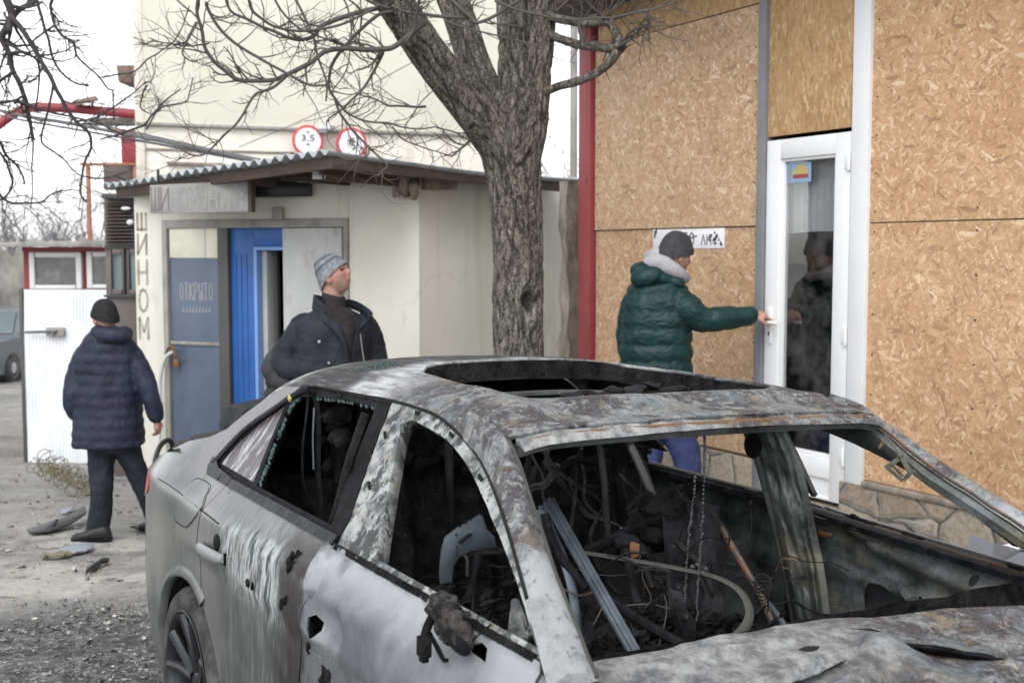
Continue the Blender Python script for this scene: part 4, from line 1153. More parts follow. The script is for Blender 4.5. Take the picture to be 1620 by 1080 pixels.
keep(mb.build('wall_box', M['tile'], bevel=.01), yb)
# floodlamp between the signs
lm = MB(); c = YQ(513, 203, .16)
lm.box(c, (.19, .16, .055)); lm.box(c + Vector((-.01, .0, -.04)), (.12, .08, .04)); lm.box(c + Vector((.09, .02, .03)), (.10, .10, .05), Matrix.Rotation(.5, 3, 'Y'))
lm.tube([c + Vector((0, .0, .03)), c + Vector((0, .14, .05))], .015)
keep(lm.build('wall_lamp', M['silver_car'], bevel=.008), yb)
def round_sign(px, py, lab):
    c = YQ(px, py, .10); r = 24.5 * (c.y) / F
    up = Vector((0, 0, 1))
    def disc(rad, o0, o1, n=48): return [c + YN * o0 + YD * (rad * math.cos(a)) + up * (rad * math.sin(a)) for a in np.arange(n) * 2 * math.pi / n], YN * (o1 - o0)
    root = thing('round_sign', lab, 'sign', c, 'round red-ringed signs on the cream wall')
    keep(MB().prism(*disc(r, 0, .012)).build('ring', M['sign_red'], bevel=.003), root)
    keep(MB().prism(*disc(r * .83, .013, .016)).build('face', M['sign_white']), root)
    b = MB(); b.tube([c - YN * .10, c], .02, 8); keep(b.build('bracket', M['cable']), root)
    return root, c + YN * .017, r
sgn, c, r = round_sign(487, 223, 'round white sign with red ring reading 3.5, left of the wall lamp')
mb = MB(); up = Vector((0, 0, 1))
letters(mb, '3.5', c - YD * .082 + up * .0, YD, up, .05, .075, .008, .013, YN, .002)
mb.prism([c + YD * -.03 + up * .125, c + YD * .03 + up * .125, c + up * .10], YN * .002)
mb.prism([c + YD * -.03 + up * -.06, c + YD * .03 + up * -.06, c + up * -.03], YN * .002)
keep(mb.build('sign_mark', M['sign_black']), sgn)
sgn, c, r = round_sign(556, 227, 'round white sign with red ring and black scrawl, right of the wall lamp')
mb = MB()
for pl in ([(-.03, .08), (.0, .05), (.03, .07)], [(-.05, .03), (.0, .04), (.05, .02)], [(-.03, .0), (.02, .01), (.0, -.04)], [(.03, -.01), (.045, -.05), (.01, -.09)], [(-.02, .06), (-.03, -.03)]):
    mb.tube([c + YD * a + up * b for a, b in pl], .010, 6)
keep(mb.build('sign_mark', M['sign_black']), sgn)
# cables slung from the yard to the shed roof
def cable(pts, r, lab):
    tag(MB().tube([Vector(p) for p in spline(pts, 8)], r, 6).build('cable', M['cable']), lab, 'cable', 'cables slung to the shed roof')
def C3(px, py, d): return tuple(PD(px, py, d))
cable([C3(-120, 120, 14), C3(-10, 172, 13.4), C3(120, 197, 12.8), C3(250, 222, 12), C3(410, 254, 10.6)], .020, 'thick upper grey cable running from the yard down to the shed roof')
cable([C3(-120, 140, 14.2), C3(-10, 180, 13.6), C3(120, 205, 12.9), C3(250, 228, 12.1), C3(400, 256, 10.7)], .012, 'thinner grey cable slung just below the thick one to the shed roof')
cable([C3(-120, 132, 14.4), C3(20, 170, 13.7), C3(150, 196, 13), C3(280, 224, 12), C3(395, 250, 10.7)], .008, 'thinnest grey cable of the bundle slung to the shed roof')
cable([C3(378, 233, 15.8), C3(500, 180, 15.5), C3(660, 95, 15), C3(730, 60, 14.6)], .006, 'thin wire rising across the cream wall behind the tree')
# ---------------------------------------------------------------- left yard
# brown kiosk against the shed
def fq(px0, py0, px1, py1, d): return PD(px0, py0, d), PD(px1, py0, d), PD(px1, py1, d), PD(px0, py1, d)
def fbox(mb, px0, py0, px1, py1, d, th):
    """upright block facing the street between picture-plane bounds at depth d, th metres deep"""
    a = PD(px0, py0, d); b = PD(px1, py1, d)
    return mb.prism([Vector((a.x, d, b.z)), Vector((b.x, d, b.z)), Vector((b.x, d, a.z)), Vector((a.x, d, a.z))], Vector((0, th, 0)))
kk = thing('brown_kiosk', 'brown metal booth with louvred top and small framed windows beside the shed', 'kiosk', (PD(190, 700, 12.3)[0], 12.3, G(-4, 12.3)))
mb = MB(); fbox(mb, 164, 314, 226, 800, 12.5, 1.2)
keep(mb.build('wall', M['brown_metal'], bevel=.006), kk)
mb = MB()
for k in range(12):
    y = 322 + k * 5.6
    mb.prism([PD(166, y, 12.47), PD(211, y, 12.47), PD(211, y + 3.4, 12.42), PD(166, y + 3.4, 12.42)], Vector((0, .03, .006)))
keep(mb.build('louvre', M['brown_metal']), kk)
for x0, x1 in ((173, 197), (201, 225)):
    mb = MB()
    for a in ((x0, 394, x0 + 4, 466), (x1 - 4, 394, x1, 466), (x0 + 4, 394, x1 - 4, 402), (x0 + 4, 458, x1 - 4, 466)): fbox(mb, *a, 12.44, .06)
    fr = keep(mb.build('window_frame', M['brown_metal'], bevel=.004), kk)
    mb = MB(); fbox(mb, x0 + 3, 400, x1 - 3, 460, 12.48, .01)
    keep(mb.build('pane', M['car_glass']), fr)
mb = MB(); fbox(mb, 164, 388, 226, 393, 12.45, .05); fbox(mb, 164, 466, 226, 470, 12.45, .05); fbox(mb, 160, 306, 230, 314, 12.35, 1.4)
keep(mb.build('trim', M['dark_frame'], bevel=.004), kk)
mb = MB(); mb.ell(PD(206, 352, 12.4), (.035, .035, .03)); mb.ell(PD(199, 330, 12.4), (.05, .03, .02))
keep(mb.build('lamp', M['pvc']), kk)
# hut with white windows in dark red framing
hut = thing('guard_hut', 'low hut with white windows in dark red framing behind the white gate', 'hut', (PD(100, 600, 15.6)[0], 15.6, G(-5, 15.6)))
mb = MB(); fbox(mb, 36, 392, 215, 800, 15.75, 2.2)
keep(mb.build('wall', M['red_metal'], bevel=.01), hut)
for x0, x1, y0, y1 in ((45, 129, 399, 457), (136, 200, 398, 456)):
    mb = MB()
    for a in ((x0, y0, x0 + 10, y1), (x1 - 10, y0, x1, y1), (x0 + 10, y0, x1 - 10, y0 + 8), (x0 + 10, y1 - 6, x1 - 10, y1)): fbox(mb, *a, 15.66, .12)
    fr = keep(mb.build('window_frame', M['pvc'], bevel=.008), hut)
    mb = MB(); fbox(mb, x0 + 8, y0 + 6, x1 - 8, y1 - 4, 15.70, .01)
    keep(mb.build('pane', M['win_glass']), fr)
mb = MB(); fbox(mb, 34, 391, 216, 398, 15.60, 2.5)
keep(mb.build('trim', M['red_metal'], bevel=.01), hut)
mb = MB(); mb.prism([PD(-30, 384, 15.3), PD(218, 379, 15.3), PD(218, 389, 15.3), PD(-30, 391, 15.3)], Vector((0, 3.2, .03)))
keep(mb.build('roof', M['concrete'], bevel=.008), hut)
# white gate leaf of profiled sheet
gt = thing('white_gate', 'white gate leaf of ribbed sheet metal with a sliding bolt', 'gate', (PD(104, 733, 14.0)[0], 14.0, G(-5, 14)))
def gsheet(u, v):
    x = lerp(38, 176, u)
    ph = (u * 26) % 1
    o_ = .003 * (sm(.1, .25, ph) - sm(.6, .75, ph))
    return PD(x, lerp(733, 458, v), 14.0 - o_)
mb = MB().grid(gsheet, 260, 6)
mb.prism([PD(38, 733, 14.03), PD(176, 733, 14.03), PD(176, 458, 14.03), PD(38, 458, 14.03)], Vector((0, .03, 0)))
keep(mb.build('sheet', M['white_sheet'], ang=30), gt)
mb = MB(); fbox(mb, 72, 518, 101, 532, 13.93, .05)
keep(mb.build('bolt_plate', M['concrete'], bevel=.006), gt)
mb = MB(); mb.tube([PD(40, 525.5, 13.93), PD(90, 524, 13.92)], .016, 8); mb.tube([PD(84, 524, 13.92), PD(84, 532, 13.88)], .012, 8)
keep(mb.build('bolt', M['cable']), gt)
mb = MB(); fbox(mb, 34.5, 456, 38, 745, 13.98, .06)
keep(mb.build('post', M['dark_frame'], bevel=.004), gt)
# red canopy frame over the yard entrance
rc = thing('red_gantry', 'dark red steel gantry arching over the yard entrance with orange rails', 'gantry', (PD(205, 500, 19)[0], 19, G(-6, 19)))
mb = MB(); mb.tube([Vector(p) for p in spline([C3(-90, 275, 18.6), C3(-30, 222, 18.7), C3(5, 192, 18.8), C3(42, 172, 18.9), C3(100, 171, 19), C3(160, 176, 19), C3(232, 182, 19)], 8)], .075, 12)
keep(mb.build('arch_beam', M['red_metal']), rc)
mb = MB(); fbox(mb, 140, 186, 232, 197, 19.15, .3)
keep(mb.build('lower_beam', M['concrete'], bevel=.01), rc)
mb = MB(); fbox(mb, 191, 205, 219, 258, 19.1, .2)
keep(mb.build('red_panel', M['red_metal'], bevel=.01), rc)
mb = MB(); fbox(mb, 126, 257.5, 232, 262, 19.0, .12); fbox(mb, 178, 204, 196, 211, 19.0, .1)
keep(mb.build('orange_rail', M['orange_metal'], bevel=.008), rc)
for x in (139, 214):
    b = PD(x, 258, 19.05)
    mb = MB().box((b.x, 19.05, (b.z + G(b.x, 19)) / 2 - .1), (.06, .06, b.z - G(b.x, 19) + .2))
    keep(mb.build('orange_post', M['orange_metal'], bevel=.006), rc)
mb = MB(); fbox(mb, -66, 250, -58, 700, 18.65, .08)
keep(mb.build('red_post', M['red_metal'], bevel=.006), rc)
mb = MB(); mb.prism([PD(115, 163, 19), PD(152, 155, 19), PD(156, 160, 18.7), PD(118, 168, 18.7)], Vector((0, 0, .04))); mb.tube([PD(146, 158, 18.9), PD(147, 176, 19)], .02)
keep(mb.build('flood_lamp', M['tile'], bevel=.006), rc)
mb = MB(); fbox(mb, 163, 262, 222, 300, 19.4, .25)
keep(mb.build('signboard_back', M['brown_metal'], bevel=.01), rc)
# masonry and clutter beyond
mb = MB(); n = 26
rings = []
def fw(u, v): return PD(lerp(-220, 60, u), 0, 30) * 1.0
fwall = MB()
x0, x1 = PD(-260, 400, 30).x, PD(62, 400, 30).x
top = [PD(0, 396, 30).z + .35 * fbm(Vector((k * .6, 2, 0)), 3) for k in range(31)]
poly = [Vector((x0, 30, -2))] + [Vector((x1, 30, -2))] + [Vector((lerp(x1, x0, k / 30), 30, top[k])) for k in range(31)]
fwall.prism(poly, Vector((0, .5, 0)))
tag(fwall.build('masonry_wall', M['far_wall'], bevel=.02), 'broken grey masonry wall far off at the left edge', 'wall')
# scattered pieces on the ground
def gp_(px, py):
    """where a picture point meets the ground"""
    r = ray(px, py); t = 1.
    for _ in range(4000):
        p = ORG + r * t
        if p.z <= G(p.x, p.y): return p
        t += .01
    return p
pts = [gp_(x, y) for x, y in ((42, 842), (75, 836), (105, 832), (135, 824), (137, 831), (112, 840), (80, 847), (50, 848))]
mb = MB()
zc = [.0, .015, .05, .10, .07, .03, .01, .0]
mb.prism([p + Vector((0, 0, z + .015)) for p, z in zip(pts, zc)], Vector((0, 0, .012)))
mb.prism([gp_(66, 846) + Vector((0, 0, .012)), gp_(90, 838) + Vector((0, 0, .08)), gp_(94, 838) + Vector((0, 0, .08)), gp_(80, 846) + Vector((0, 0, .012))], Vector((0, -.02, .01)))
tag(mb.build('bumper_scrap', M['black_metal'], bevel=.004), 'bent black sheet of car bodywork lying behind the man in navy', 'scrap')
def scrap(name, pix, mt, lab, h=.012, cat='scrap', wob=.02):
    mb = MB(); rr_ = random.Random(len(lab))
    p = [gp_(x + rr_.gauss(0, 1.6), y + rr_.gauss(0, .7)) for x, y in dense(pix, 6)]
    mb.prism([q + Vector((0, 0, .008 + wob * rr_.random())) for q in p], Vector((0, 0, h)))
    tag(mb.build(name, mt, bevel=.003), lab, cat)
scrap('plastic_scrap', [(88, 878), (98, 868), (118, 866), (150, 868), (146, 874), (120, 879), (100, 881)], M['grey_plastic'], 'crumpled grey plastic scrap just in front of the shoe of the man in navy')
scrap('wood_stick', [(66, 884), (110, 880), (112, 883), (70, 888)], M['wire'], 'thin khaki stick on the mud left of the grey plastic scrap', .02, 'stick')
scrap('plastic_scrap', [(93, 812), (112, 806), (122, 803), (118, 810), (100, 815)], M['grey_plastic'], 'small bluish plastic scrap on the mud near the wire coil')
scrap('metal_scrap', [(134, 910), (152, 897), (173, 888), (170, 893), (150, 905), (138, 913)], M['black_metal'], 'dark twisted strip on the pale mud below the walking man', .02)
scrap('metal_scrap', [(205, 838), (222, 834), (232, 835), (220, 842)], M['black_metal'], 'small dark flake on the pale mud beside the car tail', .015)
# coil of bed-spring wire
mb = MB(); rr = random.Random(5)
a, b = PD(62, 752, 11.3), PD(136, 795, 10.6)
for q in range(5):
    o_ = Vector((rr.uniform(-.04, .04), rr.uniform(-.2, .2), rr.uniform(-.03, .03)))
    pth = []
    for k in range(120):
        t = k / 119; ang_ = k * .62 + q
        c = a.lerp(b, t) + o_ + Vector((.02 * math.sin(k * .9 + q), 0, .05 * math.sin(k * .31 + q * 2)))
        R_ = .045 + .02 * math.sin(k * .17 + q)
        pth.append(c + Vector((R_ * math.cos(ang_), R_ * .8 * math.sin(ang_ + q), R_ * math.sin(ang_))))
    lo = min(p.z - G(p.x, p.y) for p in pth)
    mb.tube([p - Vector((0, 0, lo - .01)) for p in pth], .0045, 5)
tag(mb.build('wire_coil', M['wire']), 'tangled coil of khaki bed-spring wire lying below the white gate', 'wire')
# bucket and black hose by the shed door
bk = thing('bucket', 'white bucket standing by the shed wall behind the walking man', 'bucket', (0, 0, 0))
bc = PD(246, 760, 10.2); bz = G(bc.x, 10.2)
mb = MB(); pr = [(.0, 0), (.105, 0), (.135, .27), (.142, .27), (.142, .285), (.128, .285), (.10, .015), (0, .015)]
mb.loft([[Vector((bc.x + r_ * math.cos(a), bc.y + r_ * math.sin(a), bz + z_)) for a in np.arange(24) * 2 * math.pi / 24] for r_, z_ in [(max(r_, .001), z_) for r_, z_ in pr]], caps=False)
bk.location = (bc.x, bc.y, bz); bpy.context.view_layer.update()
keep(mb.build('pail', M['bucket']), bk)
mb = MB(); mb.tube([Vector((bc.x + .14 * math.cos(a), bc.y - .05 - .04 * math.sin(a), bz + .27 - .12 * math.sin(a))) for a in np.arange(0, 3.15, .2)], .004, 6)
keep(mb.build('handle', M['cable']), bk)
tag(MB().tube([Vector(p) for p in spline([C3(240, 775, 10.0), C3(243, 745, 10.0), C3(250, 712, 10.05), C3(262, 697, 10.2), C3(272, 702, 10.3), C3(276, 740, 10.3)], 6)], .022, 10).build('black_hose', M['hose_black']), 'black hose looped upright beside the white bucket', 'hose')
# dark tub behind the wreck
p0, p1 = PD(366, 642, 8.6), PD(442, 626, 8.9)
mb = MB(); ax = (p1 - p0); ln = ax.length; ax = ax.normalized(); n_ = ax.cross(Vector((0, 0, 1))).normalized()
gz = G(p0.x, 8.7)
rings = []
for t, wd in ((0, .8), (.02, .97), (.06, 1), (.9, 1), (.96, .97), (1, .85)):
    c = p0 + ax * (ln * 1.25 * t)
    h = (c.z - gz) + .0
    r = []
    for j in range(20):
        a = 2 * math.pi * j / 20; cx, cz = math.cos(a), math.sin(a)
        m_ = (abs(cx) ** 5 + abs(cz) ** 5) ** .2
        r.append(Vector((c.x, c.y, gz)) + n_ * (cx / m_ * .19 * wd) + Vector((0, 0, h * .5 + cz / m_ * h * .5 * wd)))
    rings.append(r)
tag(MB().loft(rings).build('plastic_tub', M['tub'], fix=True), 'dark grey rounded container standing between the blue door and the wreck', 'container')
# ---------------------------------------------------------------- other cars
def make_car(name, lab, loc, rz, L, Wd, Ht, body, hood_z, kind):
    root = thing(name, lab, 'car', loc)
    root.rotation_euler = (0, 0, rz)
    prof = [(0, .35), (.02, hood_z * .8), (.06, hood_z * .93), (.25, hood_z), (.28, hood_z + .03), (.40, Ht * .97), (.48, Ht), (.78, Ht * .985), (.92, hood_z + .12), (.985, hood_z + .02), (1, .5), (.995, .3)]
    def wid(z): return Wd / 2 * (1 - .05 * max(0, (.5 - z) / .5) - .24 * max(0, (z - hood_z) / (Ht - hood_z + 1e-6)))
    sec = []
    pts_ = [(L * (.5 - x), z) for x, z in prof]
    xs = np.linspace(L / 2 - .02, -L / 2 + .02, 40)
    rings = []
    px_ = [p[0] for p in pts_][:-1][::-1]; pz_ = [p[1] for p in pts_][:-1][::-1]
    for x in xs:
        zt = float(np.interp(x, px_, pz_)); ring = []
        tp = 1 - .10 * (abs(x) / (L / 2)) ** 4
        zs_ = [.22, .4, .6, hood_z * .9, max(min(zt - .02, hood_z), .3), lerp(min(zt - .02, hood_z), zt, .6), zt - .012, zt]
        half = [(wid(z) * tp * (1 if k < 7 else .8), z) for k, z in enumerate(zs_)]
        ring = [Vector((x, -y, z)) for y, z in half] + [Vector((x, y, z)) for y, z in half[::-1]]
        rings.append(ring)
    body_o = MB().loft(rings).build('body', body, root, fix=True, ang=50)
    # glazing: windscreen, side glass
    xw0, xw1 = L * (.5 - .29), L * (.5 - .395)
    mb = MB()
    mb.prism([Vector((xw0 + .03, -.40 * Wd, hood_z + .05)), Vector((xw0 + .03, .40 * Wd, hood_z + .05)), Vector((xw1 + .03, .33 * Wd, Ht * .95)), Vector((xw1 + .03, -.33 * Wd, Ht * .95))], Vector((.02, 0, .02)))
    mb.build('windscreen', M['car_glass'], root, bevel=.004, fix=True)
    for s in (-1, 1):
        mb = MB(); y0, y1 = wid(hood_z + .05) + .004, wid(Ht * .93) + .006
        mb.prism([Vector((xw0 - .12, s * y0, hood_z + .05)), Vector((-L * .33, s * y0, hood_z + .05)), Vector((-L * .27, s * y1, Ht * .93)), Vector((xw1 - .06, s * y1, Ht * .93))], Vector((0, s * .008, 0)))
        mb.build('side_window', M['car_glass'], root, fix=True)
        mb = MB().box((L / 2 - .10, s * Wd * .34, hood_z * .78), (.16, .30, .13))
        mb.build('headlight', M['pvc'], root, bevel=.03)
        mb = MB().box((xw0 - .08, s * (Wd / 2 + .06), hood_z + .10), (.10, .18, .13))
        mb.build('door_mirror', body, root, bevel=.03)
        for x in (L * .5 - L * .2, -L * .5 + L * .2):
            wh = MB(); prf = [(.001, .10), (.30, .10), (.335, .085), (.335, -.085), (.30, -.10), (.001, -.10)]
            wh.loft([[Vector((x + r_ * math.cos(a), s * (Wd / 2 - .10) + y_, .335 + r_ * math.sin(a))) for a in np.arange(28) * 2 * math.pi / 28] for r_, y_ in prf])
            wo = wh.build('wheel', M['tyre'], root, fix=True)
            rm = MB(); rm.loft([[Vector((x + r_ * math.cos(a), s * (Wd / 2 + .003 + y_), .335 + r_ * math.sin(a))) for a in np.arange(24) * 2 * math.pi / 24] for r_, y_ in ((.001, 0), (.06, .004), (.20, -.012), (.215, .002), (.215, -.02))])
            rm.build('rim', M['silver_car'], wo, fix=True)
    MB().box((L / 2 - .03, 0, hood_z * .52), (.07, Wd * .62, .22)).build('grille', M['car_dark'], root, bevel=.02)
    MB().box((L / 2 + .012, 0, hood_z * .48), (.01, .40, .09)).build('number_plate', M['sign_white'], root, bevel=.002)
    return root
sv = PD(-6, 560, 30)
make_car('parked_car', 'grey parked car with dark grille at the far left edge of the yard', (-11.75, 27.6, G(-12, 27)), math.radians(-93), 4.5, 1.82, 1.58, M['suv_paint'], 1.0, 0)
wc = PD(1640, 900, 5.0)
wc = Vector((2.52, 5.15, 0))
make_car('silver_car', 'silver car parked close behind the burnt car by the flagstone wall', (3.23, 2.41, .02), math.radians(119.2), 4.3, 1.75, 1.45, M['silver_car'], .90, 0)
# ---------------------------------------------------------------- trees
def twig(mb, p, d, ln, r, depth, rnd, plane=None, seg=5, droop=0.):
    pts = [p]; dirs = d.normalized()
    for k in range(seg):
        dirs = (dirs + Vector((rnd.gauss(0, .22), rnd.gauss(0, .16), rnd.gauss(0, .22) + .05 - droop))).normalized()
        pts.append(pts[-1] + dirs * (ln / seg))
    rs = [lerp(r, r * .45, k / seg) for k in range(seg + 1)]
    mb.tube(pts, rs, 4 if r < .006 else 6)
    if depth > 0:
        for k in range(rnd.randint(2, 4)):
            i = rnd.randint(1, seg)
            a = rnd.choice((-1, 1)) * rnd.uniform(.5, 1.1)
            R = Matrix.Rotation(a, 3, 'Y') @ Matrix.Rotation(rnd.gauss(0, .4), 3, 'X')
            twig(mb, pts[i], R @ dirs, ln * rnd.uniform(.35, .7), rs[i] * .62, depth - 1, rnd, plane, 4, droop)
bsmooth = lambda pts: [np.array(q) for q in spline(pts, 5)]
def bark_limb(V, Fc, CR, pts, n=84, step=.016, amp=1., seed=0, wound=None):
    """trunk or limb with ridged bark; pts are (px, py, depth, radius px)"""
    P3 = [tuple(PD(a, b, d)) + (r * d / F,) for a, b, d, r in pts]
    sp_ = spline(P3, 20)
    # resample evenly
    L = [0]
    for a, b in zip(sp_, sp_[1:]): L.append(L[-1] + float(np.linalg.norm(b[:3] - a[:3])))
    m = max(4, int(L[-1] / step)); k0 = len(V)
    u = None
    for i in range(m + 1):
        t = L[-1] * i / m
        q = [float(np.interp(t, L, [s[c] for s in sp_])) for c in range(4)]
        q2 = [float(np.interp(min(t + .03, L[-1]), L, [s[c] for s in sp_])) for c in range(3)]
        q1 = [float(np.interp(max(t - .03, 0), L, [s[c] for s in sp_])) for c in range(3)]
        ax = (Vector(q2) - Vector(q1)).normalized()
        u = (u if u is not None else Vector((1, 0, 0)))
        u = (u - ax * u.dot(ax)).normalized(); w_ = ax.cross(u); c = Vector(q[:3]); R = q[3]
        for j in range(n):
            a = 2 * math.pi * j / n
            dr = u * math.cos(a) + w_ * math.sin(a)
            x, y = math.cos(a) * R * 22, math.sin(a) * R * 22
            wv = noise.noise(Vector((x * .35, y * .35, t * 2.2 + seed))) * 1.3
            v1 = noise.noise(Vector((x + wv, y + wv, t * 4.6 + seed)))
            v2 = noise.noise(Vector((x * 2.1 + 4, y * 2.1 + wv, t * 9 + seed)))
            cr = 1 - sm(.0, .16, abs(v1)); cr2 = 1 - sm(.0, .14, abs(v2))
            lump = fbm(Vector((math.cos(a) * 1.2, math.sin(a) * 1.2, t * 1.7 + seed)), 3)
            h = R * (.06 * lump) * amp + .017 * amp * (- cr * .85 - cr2 * .35)
            wd = 0
            if wound is not None:
                q_ = c + dr * R; dx, dz_ = (q_.x - wound.x) / .045, (q_.z - wound.z) / .085
                if q_.y < wound.y + .12: wd = 1 - sm(.55, 1.0, math.hypot(dx, dz_) + .35 * noise.noise(q_ * 22))
                rim_ = math.exp(-((math.hypot(dx, dz_) - 1.5) / .5) ** 2) if q_.y < wound.y + .12 else 0
                h += .016 * rim_ - .030 * wd
            V.append(c + dr * (R + h)); CR.append(min(1, max(wd, .85 * cr + .35 * cr2 * (1 - cr))))
    Fc += [(k0 + i * n + j, k0 + i * n + (j + 1) % n, k0 + (i + 1) * n + (j + 1) % n, k0 + (i + 1) * n + j) for i in range(m) for j in range(n)]
TD = 7.4
base = PD(822, 620, TD)
tree = thing('bare_tree', 'large bare tree with furrowed grey bark forking in front of the shed', 'tree', (base.x, TD, G(base.x, TD)))
V, Fc, CR = [], [], []
bark_limb(V, Fc, CR, [(823, 860, TD, 60), (823, 760, TD, 45), (822, 640, TD, 41), (821, 560, TD, 40), (820, 480, TD, 40), (820, 400, TD, 40), (817, 330, TD, 41), (813, 280, TD, 43), (808, 240, TD, 47), (806, 205, TD, 49), (808, 172, TD, 44), (812, 150, TD, 36)], n=120, step=.011, seed=0, wound=PD(836, 478, TD - .15))
bark_limb(V, Fc, CR, [(805, 250, TD - .02, 38), (788, 218, TD - .03, 39), (757, 180, TD - .06, 36), (722, 140, TD - .12, 33), (688, 98, TD - .18, 30), (655, 50, TD - .25, 29), (625, 5, TD - .3, 29), (592, -50, TD - .4, 28), (550, -130, TD - .5, 25), (500, -240, TD - .6, 21)], seed=11)
bark_limb(V, Fc, CR, [(806, 232, TD + .0, 36), (790, 190, TD + .05, 33), (769, 145, TD + .06, 27), (750, 100, TD + .1, 25), (737, 60, TD + .15, 25), (722, 15, TD + .2, 25), (700, -40, TD + .3, 23), (672, -130, TD + .4, 20), (650, -230, TD + .5, 16)], seed=23)
bark_limb(V, Fc, CR, [(815, 240, TD + .02, 36), (812, 190, TD + .0, 30), (810, 140, TD - .02, 24), (809, 85, TD - .03, 22), (808, 30, TD - .03, 22), (806, -30, TD - .04, 22), (800, -120, TD - .1, 20), (790, -240, TD - .2, 18)], seed=37)
bark_limb(V, Fc, CR, [(824, 260, TD, 30), (838, 200, TD, 28), (846, 140, TD + .01, 25), (852, 80, TD + .02, 24), (855, 20, TD + .03, 24), (858, -40, TD + .05, 23), (866, -130, TD + .1, 21), (880, -250, TD + .2, 18)], seed=51)
trk = MB(); trk.v = [tuple(v) for v in V]; trk.f = Fc
trunk = keep(trk.build('trunk', M['bark'], ang=180), tree)
at = trunk.data.attributes.new('crack', 'FLOAT', 'POINT'); at.data.foreach_set('value', CR)
rnd = random.Random(21)
tw = MB()
def branch(pts, r0, r1, d0, d1, mt, root, tws=12, tl=.28, mbt=None, nm='branch', dep=1):
    n = len(pts)
    p3 = [tuple(PD(x, y, lerp(d0, d1, k / (n - 1)))) for k, (x, y) in enumerate(pts)]
    s = spline(p3, 6); m = len(s)
    # fine kinks
    s = [Vector(q) + Vector((noise.noise(Vector(q) * 9), noise.noise(Vector(q) * 9 + Vector((3, 3, 3))), noise.noise(Vector(q) * 9 + Vector((7, 1, 3))))) * .008 for q in s]
    rs = [lerp(r0, r1, k / (m - 1)) for k in range(m)]
    o = keep(MB().tube(s, rs, 8).build(nm, mt, ang=180), root)
    for k in range(tws):
        i = rnd.randint(int(m * .15), m - 2)
        d = (s[i + 1] - s[i]).normalized()
        a = rnd.choice((-1, 1)) * rnd.uniform(.4, 1.1)
        d = Matrix.Rotation(a, 3, 'Y') @ Matrix.Rotation(rnd.gauss(0, .5), 3, 'X') @ d
        twig(mbt, s[i], d, tl * rnd.uniform(.4, 1.3), max(.0028, rs[i] * .5), dep, rnd)
    return o
BT = [([(625, 6), (600, 11), (541, 28), (508, 41), (496, 59), (470, 64), (430, 48), (390, 30), (366, 18), (352, -10)], .016, .006, 7.1, 6.7),
      ([(672, 36), (660, 46), (627, 71), (606, 78), (570, 78), (520, 80), (490, 101), (452, 118), (430, 127), (378, 127), (351, 107), (327, 80), (318, 44), (311, 18), (316, -20)], .017, .008, 7.0, 6.5),
      ([(606, 78), (603, 90), (591, 113), (567, 148), (541, 172), (520, 187), (516, 196)], .010, .004, 6.95, 6.8),
      ([(327, 5), (330, 18), (354, 53), (390, 80), (446, 113), (484, 133), (517, 136)], .010, .006, 6.6, 6.7),
      ([(622, 18), (597, 26), (556, 62), (526, 101), (520, 133), (529, 154), (550, 178), (573, 190), (612, 194), (640, 203), (690, 201)], .011, .004, 7.0, 6.8),
      ([(455, 117), (434, 138), (407, 148), (392, 168), (378, 190), (342, 228), (322, 244), (304, 245), (287, 236)], .009, .004, 6.7, 6.5),
      ([(529, 154), (541, 184), (576, 225), (597, 246), (612, 261), (604, 270), (597, 279)], .008, .004, 6.9, 6.75),
      ([(584, 230), (582, 246), (560, 252), (540, 248)], .005, .003, 6.8, 6.75),
      ([(464, -10), (470, 5), (485, 30), (496, 59), (505, 98), (517, 133), (516, 160)], .009, .005, 6.9, 6.8),
      ([(672, 169), (655, 169), (627, 167), (612, 166), (590, 156), (567, 148)], .008, .004, 7.2, 6.9),
      ([(311, 36), (300, 56), (292, 71), (289, 86), (300, 96), (313, 98)], .009, .003, 6.5, 6.4),
      ([(330, 68), (298, 73), (259, 68), (235, 60)], .005, .003, 6.5, 6.4),
      ([(745, 222), (728, 236), (714, 248)], .009, .006, 7.3, 7.2),
      ([(690, 203), (720, 210), (745, 222), (780, 226)], .005, .004, 7.2, 7.3),
      ([(620, 200), (640, 222), (690, 240), (712, 246)], .005, .003, 6.9, 7.0),
      ([(700, -10), (742, 26), (757, 36), (800, 14), (830, -5)], .011, .009, 6.9, 6.8),
      ([(783, 0), (820, 16), (870, 28), (930, 30), (975, 26), (1030, 15), (1080, -2)], .007, .004, 6.8, 6.7),
      ([(705, 34), (750, 48), (800, 60), (850, 72), (870, 66)], .006, .003, 6.9, 6.8),
      ([(640, 70), (655, 46), (660, 22), (664, -8)], .007, .009, 6.9, 6.8),
      ([(620, 10), (640, 20), (680, 24), (742, 30)], .008, .010, 6.95, 6.9),
      ([(728, 30), (729, 80), (732, 110), (741, 134)], .009, .006, 7.0, 7.0),
      ([(560, -10), (590, 6), (618, 14)], .008, .010, 6.9, 7.0),
      ([(430, -10), (455, 30), (490, 52), (540, 72), (580, 96)], .007, .004, 6.7, 6.9),
      ([(390, -10), (402, 20), (440, 44), (500, 48), (560, 30), (600, 8)], .008, .007, 6.6, 6.9),
      ([(540, -8), (552, 20), (556, 62), (548, 110), (520, 150)], .006, .003, 6.9, 6.8),
      ([(640, 202), (668, 160), (700, 130)], .004, .003, 7.0, 7.1)]
for b in BT:
    n_ = len(b[0])
    branch(b[0], b[1], b[2], b[3], b[4], M['twig'], tree, tws=int(1.5 * n_) + 2, tl=.22, mbt=tw, dep=1)
